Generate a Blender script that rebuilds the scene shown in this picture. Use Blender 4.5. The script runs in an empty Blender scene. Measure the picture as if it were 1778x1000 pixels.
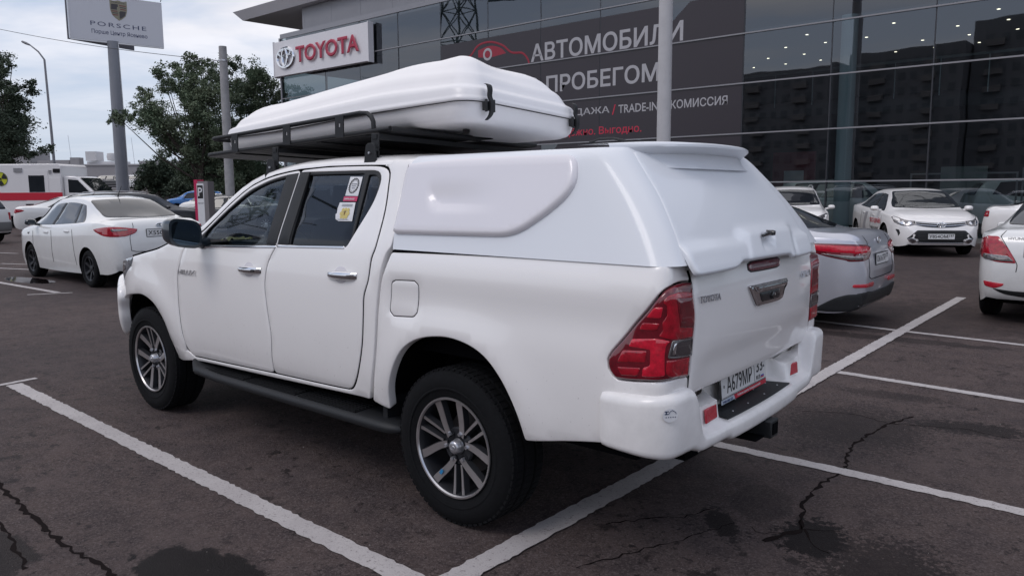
import bpy, bmesh, math, random
from mathutils import Vector, Matrix
from mathutils.geometry import delaunay_2d_cdt
from mathutils.bvhtree import BVHTree
random.seed(7)
C = bpy.context.scene.collection
SC = bpy.context.scene
R = math.radians
PI = math.pi

# ------------------------------------------------------------------ camera
cd = bpy.data.cameras.new('camera'); cam = bpy.data.objects.new('camera', cd); C.objects.link(cam)
cd.sensor_width = 36; cd.lens = 36 * 1330.24 / 1778; cd.clip_start = .05; cd.clip_end = 3000
_y, _p, _r = -.86690, -.12668, -.00615
_f = Vector((math.cos(_y)*math.cos(_p), math.sin(_y)*math.cos(_p), math.sin(_p)))
_rt = Vector((math.sin(_y), -math.cos(_y), 0)); _u = _rt.cross(_f)
_r2 = _rt*math.cos(_r)+_u*math.sin(_r); _u2 = _u*math.cos(_r)-_rt*math.sin(_r)
_m = Matrix((_r2, _u2, -_f)).transposed().to_4x4(); _m.translation = (-2.4747, 3.3659, 1.5818)
cam.matrix_world = _m
SC.camera = cam

# ------------------------------------------------------------------ sky, sun, exposure
SUN_EL, SUN_AZ = R(50), R(78)      # azimuth measured from +X towards +Y
W = bpy.data.worlds.new('World'); SC.world = W; W.use_nodes = True
nt = W.node_tree; N = nt.nodes; L = nt.links; N.clear()
out = N.new('ShaderNodeOutputWorld'); bg = N.new('ShaderNodeBackground'); bg.inputs['Strength'].default_value = .1
sky = N.new('ShaderNodeTexSky'); sky.sky_type = 'NISHITA'; sky.sun_disc = False
sky.sun_elevation = SUN_EL; sky.sun_rotation = PI/2 - SUN_AZ; sky.dust_density = 2.5; sky.air_density = 1.0
tc = N.new('ShaderNodeTexCoord'); sep = N.new('ShaderNodeSeparateXYZ'); L.new(tc.outputs['Generated'], sep.inputs[0])
zc = N.new('ShaderNodeMath'); zc.operation = 'MAXIMUM'; zc.inputs[1].default_value = .04; L.new(sep.outputs[2], zc.inputs[0])
dx = N.new('ShaderNodeMath'); dx.operation = 'DIVIDE'; L.new(sep.outputs[0], dx.inputs[0]); L.new(zc.outputs[0], dx.inputs[1])
dy = N.new('ShaderNodeMath'); dy.operation = 'DIVIDE'; L.new(sep.outputs[1], dy.inputs[0]); L.new(zc.outputs[0], dy.inputs[1])
cv = N.new('ShaderNodeCombineXYZ'); L.new(dx.outputs[0], cv.inputs[0]); L.new(dy.outputs[0], cv.inputs[1])
mp = N.new('ShaderNodeMapping'); mp.inputs['Scale'].default_value = (.17, .30, 1); mp.inputs['Rotation'].default_value = (0, 0, R(-38)); mp.inputs['Location'].default_value = (1.3, .4, 0)
L.new(cv.outputs[0], mp.inputs[0])
nz = N.new('ShaderNodeTexNoise'); nz.inputs['Scale'].default_value = 1.15; nz.inputs['Detail'].default_value = 6; nz.inputs['Roughness'].default_value = .56; nz.inputs['Distortion'].default_value = .25
L.new(mp.outputs[0], nz.inputs['Vector'])
rp = N.new('ShaderNodeValToRGB'); rp.color_ramp.elements[0].position = .43; rp.color_ramp.elements[1].position = .57
rp.color_ramp.elements[0].color = (.04, .04, .04, 1); L.new(nz.outputs[0], rp.inputs[0])
# clouds thin out low over the horizon
hz = N.new('ShaderNodeMapRange'); hz.inputs['From Min'].default_value = .06; hz.inputs['From Max'].default_value = .22
hz.inputs['To Min'].default_value = .1; hz.inputs['To Max'].default_value = 1; L.new(sep.outputs[2], hz.inputs[0])
cm = N.new('ShaderNodeMath'); cm.operation = 'MULTIPLY'; L.new(rp.outputs[0], cm.inputs[0]); L.new(hz.outputs[0], cm.inputs[1])
nz2 = N.new('ShaderNodeTexNoise'); nz2.inputs['Scale'].default_value = 2.3; nz2.inputs['Detail'].default_value = 5; L.new(mp.outputs[0], nz2.inputs['Vector'])
cc = N.new('ShaderNodeMix'); cc.data_type = 'RGBA'; cc.inputs['A'].default_value = (6.6, 6.6, 7.1, 1); cc.inputs['B'].default_value = (11.6, 11.3, 11.6, 1); L.new(nz2.outputs[0], cc.inputs['Factor'])
base = N.new('ShaderNodeMix'); base.data_type = 'RGBA'; base.inputs['Factor'].default_value = .72; base.inputs['B'].default_value = (5.2, 5.5, 6.6, 1)
hg = N.new('ShaderNodeMapRange'); hg.inputs['From Min'].default_value = 0; hg.inputs['From Max'].default_value = .55; hg.inputs['To Min'].default_value = 1; hg.inputs['To Max'].default_value = 0; L.new(sep.outputs[2], hg.inputs[0])
hc = N.new('ShaderNodeMix'); hc.data_type = 'RGBA'; hc.inputs['A'].default_value = (3.6, 4.7, 7.2, 1); hc.inputs['B'].default_value = (6.9, 7.7, 9.2, 1); L.new(hg.outputs[0], hc.inputs['Factor']); L.new(hc.outputs['Result'], base.inputs['B'])
L.new(sky.outputs[0], base.inputs['A'])
mx = N.new('ShaderNodeMix'); mx.data_type = 'RGBA'; L.new(cm.outputs[0], mx.inputs['Factor'])
L.new(base.outputs['Result'], mx.inputs['A']); L.new(cc.outputs['Result'], mx.inputs['B'])
L.new(mx.outputs['Result'], bg.inputs['Color']); L.new(bg.outputs[0], out.inputs[0])
sd = bpy.data.lights.new('sun', 'SUN'); sd.energy = .8; sd.angle = R(24); sd.color = (1, .95, .92)
sun = bpy.data.objects.new('sun', sd); C.objects.link(sun)
sv = Vector((math.cos(SUN_EL)*math.cos(SUN_AZ), math.cos(SUN_EL)*math.sin(SUN_AZ), math.sin(SUN_EL)))
sun.rotation_euler = sv.to_track_quat('Z', 'Y').to_euler(); sun.location = (0, 10, 30)
SC.view_settings.view_transform = 'Standard'; SC.view_settings.look = 'None'
SC.view_settings.exposure = .13; SC.view_settings.gamma = 1; SC.view_settings.use_curve_mapping = False

# ------------------------------------------------------------------ materials
MATS = {}
def mat(name, col, rough=.5, metal=0, coat=0, noise=0, nscale=20, bump=0, bscale=60, spec=.5, col2=None, emit=None, trans=0, flake=False):
    if name in MATS: return MATS[name]
    m = bpy.data.materials.new(name); m.use_nodes = True; t = m.node_tree; b = t.nodes['Principled BSDF']
    b.inputs['Base Color'].default_value = (*col, 1); b.inputs['Roughness'].default_value = rough
    b.inputs['Metallic'].default_value = metal; b.inputs['Coat Weight'].default_value = coat; b.inputs['Coat Roughness'].default_value = .04
    b.inputs['Specular IOR Level'].default_value = spec
    tcn = t.nodes.new('ShaderNodeTexCoord')
    n = t.nodes.new('ShaderNodeTexNoise'); n.inputs['Scale'].default_value = nscale; n.inputs['Detail'].default_value = 6; n.inputs['Roughness'].default_value = .62
    t.links.new(tcn.outputs['Object'], n.inputs['Vector'])
    k = noise if noise else .04
    mm = t.nodes.new('ShaderNodeMix'); mm.data_type = 'RGBA'
    c2 = col2 if col2 else tuple(c*(1-k*2) for c in col)
    rr = t.nodes.new('ShaderNodeValToRGB'); rr.color_ramp.elements[0].position = .35; rr.color_ramp.elements[1].position = .68
    t.links.new(n.outputs[0], rr.inputs[0]); t.links.new(rr.outputs[0], mm.inputs['Factor'])
    mm.inputs['A'].default_value = (*col, 1); mm.inputs['B'].default_value = (*c2, 1)
    t.links.new(mm.outputs['Result'], b.inputs['Base Color'])
    if bump:
        n2 = t.nodes.new('ShaderNodeTexNoise'); n2.inputs['Scale'].default_value = bscale; n2.inputs['Detail'].default_value = 4
        t.links.new(tcn.outputs['Object'], n2.inputs['Vector'])
        bp = t.nodes.new('ShaderNodeBump'); bp.inputs['Strength'].default_value = bump; bp.inputs['Distance'].default_value = .01
        t.links.new(n2.outputs[0], bp.inputs['Height']); t.links.new(bp.outputs[0], b.inputs['Normal'])
    if emit: b.inputs['Emission Color'].default_value = (*emit[0], 1); b.inputs['Emission Strength'].default_value = emit[1]
    MATS[name] = m; return m
def glassmat(name, tint, trans, rough=.02, refl=1.0, ior=1.5):
    """thin pane: tinted transparency plus fresnel reflection"""
    m = bpy.data.materials.new(name); m.use_nodes = True; t = m.node_tree; t.nodes.clear()
    o = t.nodes.new('ShaderNodeOutputMaterial'); tr = t.nodes.new('ShaderNodeBsdfTransparent'); tr.inputs[0].default_value = (*[c*trans for c in tint], 1)
    gl = t.nodes.new('ShaderNodeBsdfGlossy'); gl.inputs['Roughness'].default_value = rough; gl.inputs[0].default_value = (refl*.90, refl*.94, refl, 1)
    tcn = t.nodes.new('ShaderNodeTexCoord'); n = t.nodes.new('ShaderNodeTexNoise'); n.inputs['Scale'].default_value = .5
    bp = t.nodes.new('ShaderNodeBump'); bp.inputs['Strength'].default_value = .05; bp.inputs['Distance'].default_value = .05
    t.links.new(tcn.outputs['Object'], n.inputs['Vector']); t.links.new(n.outputs[0], bp.inputs['Height']); t.links.new(bp.outputs[0], gl.inputs['Normal'])
    fr = t.nodes.new('ShaderNodeFresnel'); fr.inputs[0].default_value = ior
    mx = t.nodes.new('ShaderNodeMixShader')
    # the back side of a thin pane reflects like its front
    geo = t.nodes.new('ShaderNodeNewGeometry'); mi = t.nodes.new('ShaderNodeMix'); mi.data_type = 'FLOAT'
    mi.inputs[2].default_value = ior; mi.inputs[3].default_value = 1/ior; t.links.new(geo.outputs['Backfacing'], mi.inputs[0])
    t.links.new(mi.outputs[0], fr.inputs[0]); t.links.new(fr.outputs[0], mx.inputs[0]); t.links.new(tr.outputs[0], mx.inputs[1]); t.links.new(gl.outputs[0], mx.inputs[2]); t.links.new(mx.outputs[0], o.inputs[0])
    MATS[name] = m; return m
def paint(name, col, dirt=.10, rough=.30):
    """clear-coated car paint with road film towards the sills"""
    m = bpy.data.materials.new(name); m.use_nodes = True; t = m.node_tree; b = t.nodes['Principled BSDF']
    b.inputs['Roughness'].default_value = rough; b.inputs['Coat Weight'].default_value = .9; b.inputs['Coat Roughness'].default_value = .05
    tcn = t.nodes.new('ShaderNodeTexCoord'); sp = t.nodes.new('ShaderNodeSeparateXYZ'); t.links.new(tcn.outputs['Object'], sp.inputs[0])
    mr = t.nodes.new('ShaderNodeMapRange'); mr.inputs['From Min'].default_value = .95; mr.inputs['From Max'].default_value = .35; t.links.new(sp.outputs[2], mr.inputs[0])
    n = t.nodes.new('ShaderNodeTexNoise'); n.inputs['Scale'].default_value = 5; n.inputs['Detail'].default_value = 8; n.inputs['Roughness'].default_value = .7; t.links.new(tcn.outputs['Object'], n.inputs['Vector'])
    mu = t.nodes.new('ShaderNodeMath'); mu.operation = 'MULTIPLY'; t.links.new(mr.outputs[0], mu.inputs[0]); t.links.new(n.outputs[0], mu.inputs[1])
    mu2 = t.nodes.new('ShaderNodeMath'); mu2.operation = 'MULTIPLY'; mu2.inputs[1].default_value = dirt*3; t.links.new(mu.outputs[0], mu2.inputs[0])
    # specks
    v = t.nodes.new('ShaderNodeTexNoise'); v.inputs['Scale'].default_value = 90; v.inputs['Detail'].default_value = 2; t.links.new(tcn.outputs['Object'], v.inputs['Vector'])
    vr = t.nodes.new('ShaderNodeMapRange'); vr.inputs['From Min'].default_value = .70; vr.inputs['From Max'].default_value = .76; t.links.new(v.outputs[0], vr.inputs[0])
    mu3 = t.nodes.new('ShaderNodeMath'); mu3.operation = 'MULTIPLY'; t.links.new(vr.outputs[0], mu3.inputs[0]); t.links.new(mr.outputs[0], mu3.inputs[1])
    ad = t.nodes.new('ShaderNodeMath'); ad.use_clamp = True; t.links.new(mu2.outputs[0], ad.inputs[0]); t.links.new(mu3.outputs[0], ad.inputs[1])
    mx = t.nodes.new('ShaderNodeMix'); mx.data_type = 'RGBA'; mx.inputs['A'].default_value = (*col, 1); mx.inputs['B'].default_value = (.28, .25, .24, 1)
    t.links.new(ad.outputs[0], mx.inputs['Factor']); t.links.new(mx.outputs['Result'], b.inputs['Base Color'])
    MATS[name] = m; return m

P_WHITE = paint('pearl_white', (.88, .855, .84), .10)
P_CAN = paint('canopy_white', (.72, .74, .775), .03, .40); MATS['canopy_white'].node_tree.nodes['Principled BSDF'].inputs['Coat Weight'].default_value = .35
P_BOX = mat('box_abs_white', (.85, .83, .83), .36, coat=.12, noise=.015, nscale=3)
P_BUMP = mat('bumper_white', (.86, .835, .82), .33, coat=.4, noise=.06, nscale=9)
P_KIAW = paint('sedan_white', (.74, .74, .73), .14)
P_SILV = paint('silver_paint', (.50, .51, .56), .08); MATS['silver_paint'].node_tree.nodes['Principled BSDF'].inputs['Metallic'].default_value = .45
P_BLUE = paint('blue_paint', (.02, .17, .50), .05)
P_DARK = paint('dark_paint', (.025, .027, .032), .05)
P_VAN = paint('van_white', (.72, .70, .70), .1)
BLK = mat('black_plastic', (.008, .009, .011), .6, bump=.15, bscale=300)
BLKG = mat('black_gloss', (.012, .012, .014), .12, coat=.5)
BLKM = mat('black_mirror_cap', (.02, .03, .04), .2, coat=.6)
RUB = mat('tyre_rubber', (.0055, .0058, .007), .85, spec=.22, noise=.2, nscale=30, bump=.2, bscale=80)
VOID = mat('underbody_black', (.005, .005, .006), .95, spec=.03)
CHR = mat('chrome', (.78, .78, .80), .07, metal=1)
ALU = mat('machined_alloy', (.62, .60, .60), .28, metal=.9)
ALD = mat('dark_alloy', (.030, .031, .036), .45, metal=.4)
STL = mat('silver_trim', (.5, .5, .52), .3, metal=.8)
LRED = mat('lamp_red', (.44, .004, .020), .08, coat=1, noise=.25, nscale=35)
LRED2 = mat('lamp_deep_red', (.17, .002, .012), .06, coat=1, noise=.2, nscale=30)
LBRT = mat('lamp_bright_red', (.66, .008, .034), .10, coat=1, noise=.2, nscale=60)
LCLR = mat('lamp_clear', (.30, .28, .28), .08, metal=.6, coat=1, noise=.3, nscale=40)
LSMK = mat('lamp_smoked', (.07, .06, .065), .06, metal=.3, coat=1)
REFL = mat('reflector_red', (.50, .012, .03), .25, coat=.6, bump=.3, bscale=260)
PLATE = mat('plate_white', (.66, .66, .66), .4)
INK = mat('plate_ink', (.012, .012, .014), .5)
STKW = mat('sticker_white', (.70, .70, .72), .5)
STKP = mat('sticker_pink', (.55, .03, .12), .5)
STKY = mat('sticker_yellow', (.62, .50, .16), .5)
REDT = mat('sign_red', (.50, .012, .035), .45)
FABR = mat('seat_fabric', (.03, .03, .034), .9)
YEL = mat('safety_yellow', (.16, .15, .04), .6)
HEADL = mat('headlight_lens', (.42, .48, .54), .05, metal=.5, coat=1, noise=.35, nscale=22)
GBLK = mat('car_window_glass', (.012, .015, .019), .03, coat=.25, spec=.5)
GTRK_F = glassmat('truck_glass_front', (.88, .96, .97), .84)
GTRK_R = glassmat('truck_glass_rear', (.7, .75, .85), .30)

# ------------------------------------------------------------------ object helpers
def link(name, me, m=None, parent=None, loc=None):
    o = bpy.data.objects.new(name, me); C.objects.link(o)
    if m and me is not None and not me.materials: me.materials.append(m)
    if parent: o.parent = parent
    if loc: o.location = loc
    return o
def thing(name, label, cat, loc=(0, 0, 0), rz=0, group=None, sc=1):
    o = bpy.data.objects.new(name, None); C.objects.link(o); o.location = loc; o.rotation_euler = (0, 0, rz); o.scale = (sc,)*3
    o['label'] = label; o['category'] = cat
    if group: o['group'] = group
    o.empty_display_size = .1
    return o
def tag(o, label=None, cat=None, group=None, kind=None):
    if label: o['label'] = label
    if cat: o['category'] = cat
    if group: o['group'] = group
    if kind: o['kind'] = kind
    return o
class MB:
    def __init__(s): s.v = []; s.f = []
    def add(s, v, f):
        n = len(s.v); s.v += [tuple(a) for a in v]; s.f += [tuple(i+n for i in q) for q in f]; return s
    def box(s, x0, x1, y0, y1, z0, z1, M=None):
        v = [(x, y, z) for z in (z0, z1) for y in (y0, y1) for x in (x0, x1)]
        if M is not None: v = [tuple(M @ Vector(a)) for a in v]
        return s.add(v, [(0, 2, 3, 1), (4, 5, 7, 6), (0, 1, 5, 4), (2, 6, 7, 3), (0, 4, 6, 2), (1, 3, 7, 5)])
    def prism(s, poly, a0, a1, ax='y', bev=0):
        """2-D polygon extruded along an axis; poly in the two other axes (x,z | y,z | x,y)"""
        def P(u, w, a): return {'y': (u, a, w), 'x': (a, u, w), 'z': (u, w, a)}[ax]
        n = len(poly)
        v = [P(u, w, a0) for u, w in poly]+[P(u, w, a1) for u, w in poly]
        f = [tuple(range(n))[::-1], tuple(range(n, 2*n))]+[(i, (i+1) % n, (i+1) % n+n, i+n) for i in range(n)]
        return s.add(v, f)
    def tube(s, pts, r, n=8, closed=False):
        pts = [Vector(p) for p in pts]; rr = r if isinstance(r, (list, tuple)) else [r]*len(pts)
        v = []; up = None
        for i, p in enumerate(pts):
            a = pts[i-1] if (i > 0 or closed) else p; b = pts[(i+1) % len(pts)] if (i < len(pts)-1 or closed) else p
            d = (b-a).normalized()
            if up is None: up = d.orthogonal().normalized()
            up = (up-d*up.dot(d)).normalized(); w = d.cross(up)
            for k in range(n):
                t = 2*PI*k/n; v.append(p+(up*math.cos(t)+w*math.sin(t))*rr[i])
        f = []; m = len(pts)
        for i in range(m if closed else m-1):
            for k in range(n): f.append((i*n+k, i*n+(k+1) % n, ((i+1) % m)*n+(k+1) % n, ((i+1) % m)*n+k))
        if not closed: f += [tuple(range(n))[::-1], tuple(range((m-1)*n, m*n))]
        return s.add(v, f)
    def lathe(s, prof, n=32, axis='y', c=(0, 0, 0), closed=False):
        """profile (radius, along axis)"""
        v = []
        for k in range(n):
            t = 2*PI*k/n
            for r, a in prof:
                u, w = r*math.cos(t), r*math.sin(t)
                q = {'y': (u, a, w), 'z': (u, w, a), 'x': (a, u, w)}[axis]
                v.append((q[0]+c[0], q[1]+c[1], q[2]+c[2]))
        m = len(prof); f = []
        for k in range(n):
            for j in range(m-1 if not closed else m): f.append((k*m+j, ((k+1) % n)*m+j, ((k+1) % n)*m+(j+1) % m, k*m+(j+1) % m))
        return s.add(v, f)
    def grid(s, rows, close_v=False):
        n = len(rows[0]); v = [p for r in rows for p in r]; f = []
        for i in range(len(rows)-1):
            for j in range(n if close_v else n-1): f.append((i*n+j, i*n+(j+1) % n, (i+1)*n+(j+1) % n, (i+1)*n+j))
        return s.add(v, f)
    def mesh(s, name, sharp=35, norm=True):
        me = bpy.data.meshes.new(name); me.from_pydata(s.v, [], s.f); me.validate()
        if norm:
            bm = bmesh.new(); bm.from_mesh(me); bmesh.ops.remove_doubles(bm, verts=bm.verts, dist=1e-5); bmesh.ops.recalc_face_normals(bm, faces=bm.faces); bm.to_mesh(me); bm.free()
        for p in me.polygons: p.use_smooth = True
        me.set_sharp_from_angle(angle=R(sharp))
        return me
    def build(s, name, m, parent=None, sharp=35, bevel=0, norm=True):
        o = link(name, s.mesh(name, sharp, norm), m, parent)
        if bevel:
            b = o.modifiers.new('bevel', 'BEVEL'); b.width = bevel; b.segments = 2; b.limit_method = 'ANGLE'; b.angle_limit = R(40)
        return o

# -------------------------------------------------- curved panels cut from a surface
def catm(P, seg, closed=False, corner=38):
    n = len(P); out = []
    def turn(i):
        if not closed and (i == 0 or i == n-1): return 180
        a, b, c = Vector(P[i-1]), Vector(P[i]), Vector(P[(i+1) % n])
        u, w = (b-a), (c-b)
        if u.length < 1e-9 or w.length < 1e-9: return 0
        return math.degrees(abs(u.angle(w)))
    T = [turn(i) > corner for i in range(n)]
    for i in range(n if closed else n-1):
        p1 = Vector(P[i]); p2 = Vector(P[(i+1) % n])
        d = p2-p1
        t1 = d if T[i] else (p2-Vector(P[i-1]))*.5
        t2 = d if T[(i+1) % n] else (Vector(P[(i+2) % n])-p1)*.5
        if not T[i]: t1 = t1.normalized()*min(t1.length, d.length*1.1)
        if not T[(i+1) % n]: t2 = t2.normalized()*min(t2.length, d.length*1.1)
        k = max(1, int(d.length/seg+.5))
        for j in range(k):
            t = j/k; t_2 = t*t; t_3 = t_2*t
            q = p1*(2*t_3-3*t_2+1)+t1*(t_3-2*t_2+t)+p2*(-2*t_3+3*t_2)+t2*(t_3-t_2)
            out.append((q.x, q.y))
    if not closed: out.append(tuple(P[-1]))
    return out
def area(P): return .5*sum(P[i-1][0]*P[i][1]-P[i][0]*P[i-1][1] for i in range(len(P)))
def offset(P, d):
    """move a counter-clockwise loop inwards by d"""
    n = len(P); o = []
    for i in range(n):
        a = Vector(P[i-1]); b = Vector(P[i]); c = Vector(P[(i+1) % n])
        e1 = (b-a); e2 = (c-b)
        if e1.length < 1e-9: e1 = e2
        if e2.length < 1e-9: e2 = e1
        n1 = Vector((-e1.y, e1.x)).normalized(); n2 = Vector((-e2.y, e2.x)).normalized()
        m = (n1+n2)
        if m.length < .2: m = n1
        m.normalize(); k = 1/max(.5, m.dot(n1)); q = b+m*d*k; o.append((q.x, q.y))
    return o
def inside(P, x, y):
    r = False; j = len(P)-1
    for i in range(len(P)):
        xi, yi = P[i]; xj, yj = P[j]
        if (yi > y) != (yj > y) and x < (xj-xi)*(y-yi)/(yj-yi)+xi: r = not r
        j = i
    return r
def fillet(P, r):
    if not r: return P
    o = []; n = len(P)
    for i in range(n):
        a, b, c = Vector(P[i-1]), Vector(P[i]), Vector(P[(i+1) % n]); u, w = a-b, c-b
        if u.length < 1e-6 or w.length < 1e-6: continue
        if math.degrees((b-a).angle(c-b)) < 38: o.append(tuple(b)); continue
        k = min(r, u.length*.45, w.length*.45); s0 = b+u.normalized()*k; s1 = b+w.normalized()*k
        for j in range(5):
            t = j/4; q = s0*(1-t)**2+b*2*t*(1-t)+s1*t*t; o.append((q.x, q.y))
    return o
def panel_mesh(Mf, outer, holes=(), r=.004, depth=.02, res=.05, lift=0, cr=.012, seg=.025, smooth=True, corner=38, sgn=1):
    def prep(P, ccw):
        P = list(P)
        if (area(P) > 0) != ccw: P = P[::-1]
        P = fillet(P, cr); P = catm(P, seg, True, corner) if smooth else catm(P, seg, True, 1)
        Q = [P[0]]
        for q in P[1:]:
            if math.dist(q, Q[-1]) > seg*.2: Q.append(q)
        return Q
    loops = [prep(outer, True)]+[prep(h, False) for h in holes]
    ins = [offset(Lp, r) for Lp in loops]
    pts = []; edges = []
    for Lp in ins:
        n0 = len(pts); pts += [Vector(q) for q in Lp]; m = len(Lp); edges += [(n0+i, n0+(i+1) % m) for i in range(m)]
    nb = len(pts)
    xs = [q[0] for q in ins[0]]; ys = [q[1] for q in ins[0]]
    test = [offset(Lp, res*.45) for Lp in ins]
    i0 = math.floor(min(xs)/res); i1 = math.ceil(max(xs)/res); j0 = math.floor(min(ys)/res); j1 = math.ceil(max(ys)/res)
    for i in range(i0, i1+1):
        for j in range(j0, j1+1):
            x, y = i*res+(res*.5 if j % 2 else 0), j*res
            if inside(test[0], x, y) and not any(inside(h, x, y) for h in test[1:]): pts.append(Vector((x, y)))
    vv, ee, ff, ov, oe, of = delaunay_2d_cdt(pts, edges, [], 0, 1e-7)
    tri = []
    for f in ff:
        cx = sum(vv[k].x for k in f)/len(f); cy = sum(vv[k].y for k in f)/len(f)
        if inside(ins[0], cx, cy) and not any(inside(h, cx, cy) for h in ins[1:]): tri.append(tuple(f))
    h = 2e-3
    def pt(u, v, drop):
        p = Vector(Mf(u, v)); a = Vector(Mf(u+h, v))-Vector(Mf(u-h, v)); b = Vector(Mf(u, v+h))-Vector(Mf(u, v-h))
        nn = a.cross(b)*sgn; nn = nn.normalized() if nn.length > 1e-12 else Vector((0, 0, 1))
        return p+nn*(lift-drop)
    V = [pt(q.x, q.y, 0) for q in vv]; F = list(tri)
    back = {}
    for k, o in enumerate(ov):
        for q in o: back[q] = k
    base_ = 0
    for Lp in loops:
        m = len(Lp); prev = [back.get(base_+i, 0) for i in range(m)]
        for a, dr in ((PI/4, None), (PI/2, None), (PI/2, depth)):
            d = r*(1-math.sin(a)); drop = r*(1-math.cos(a)) if dr is None else depth
            off = offset(Lp, d) if d > 1e-6 else Lp
            cur = []
            for q in off: cur.append(len(V)); V.append(pt(q[0], q[1], drop))
            for i in range(m): F.append((prev[i], cur[i], cur[(i+1) % m], prev[(i+1) % m]))
            prev = cur
        base_ += m
    return V, F
def panel(name, Mf, outer, m, parent, holes=(), mirror=None, sharp=50, **kw):
    V, F = panel_mesh(Mf, outer, holes, **kw)
    res = []
    mb = MB(); mb.add(V, F); res.append(mb.build(name, m, parent, sharp))
    if mirror:
        mb = MB(); mb.add([mirror(v) for v in V], [f[::-1] for f in F]); res.append(mb.build(name, m, parent, sharp))
    return res[0] if not mirror else res

def text_mesh(s, bold=0, ext=.002, spacing=1.0):
    cu = bpy.data.curves.new('txt', 'FONT'); cu.body = s; cu.size = 1; cu.extrude = .0005; cu.bevel_depth = bold*.9; cu.bevel_resolution = 0; cu.resolution_u = 3; cu.space_character = spacing
    ob = bpy.data.objects.new('txt', cu); C.objects.link(ob)
    dg = bpy.context.evaluated_depsgraph_get(); me = bpy.data.meshes.new_from_object(ob.evaluated_get(dg))
    bpy.data.objects.remove(ob); bpy.data.curves.remove(cu)
    return me
def frame(o, right, up):
    r = Vector(right).normalized(); u = Vector(up); u = (u-r*u.dot(r)).normalized(); n = r.cross(u)
    m = Matrix((r, u, n)).transposed().to_4x4(); m.translation = Vector(o); return m
def text(name, s, m, parent, o, right, up, height=None, width=None, bold=0, thick=.002, center=False, spacing=1.0, shear=0, kind=None):
    """flat lettering, o = lower left corner (or centre)"""
    me = text_mesh(s, bold, spacing=spacing); xs = [v.co.x for v in me.vertices]; ys = [v.co.y for v in me.vertices]
    x0, x1, y0, y1 = min(xs), max(xs), min(ys), max(ys)
    sy = height/(y1-y0) if height else width/(x1-x0); sx = width/(x1-x0) if width else sy
    M = frame(o, right, up); cx = (x1-x0)*sx/2 if center else 0; cy = (y1-y0)*sy/2 if center else 0
    bm = bmesh.new(); bm.from_mesh(me)
    for v in bm.verts:
        a = (v.co.x-x0)*sx-cx; b = (v.co.y-y0)*sy-cy; v.co = M @ Vector((a+shear*b, b, thick*(.5+.5*v.co.z/(.0005+bold*.9))))
    bm.to_mesh(me); bm.free(); me.materials.clear()
    for p_ in me.polygons: p_.use_smooth = False
    return link(name, me, m, parent)
def quad(name, m, parent, o, right, up, w, h, t=.002, center=True, bev=0):
    M = frame(o, right, up); mb = MB()
    x0, y0 = (-w/2, -h/2) if center else (0, 0)
    mb.box(x0, x0+w, y0, y0+h, 0, t, M); return mb.build(name, m, parent, bevel=bev)
def ring(mb, M, rx, ry, r, n=28, cx=0, cy=0, z=0, m=6):
    mb.tube([M @ Vector((cx+rx*math.cos(2*PI*k/n), cy+ry*math.sin(2*PI*k/n), z)) for k in range(n)], r, m, closed=True)
def oval_emblem(name, m, parent, o, right, up, w, r=None):
    """three interlocking oval rings"""
    M = frame(o, right, up); h = w*.66; r = r or w*.035; mb = MB()
    ring(mb, M, w/2, h/2, r); ring(mb, M, w*.37, h*.19, r*.85, cy=h*.26, z=r*.3); ring(mb, M, w*.15, h*.44, r*.85, z=r*.5)
    return mb.build(name, m, parent)

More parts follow.
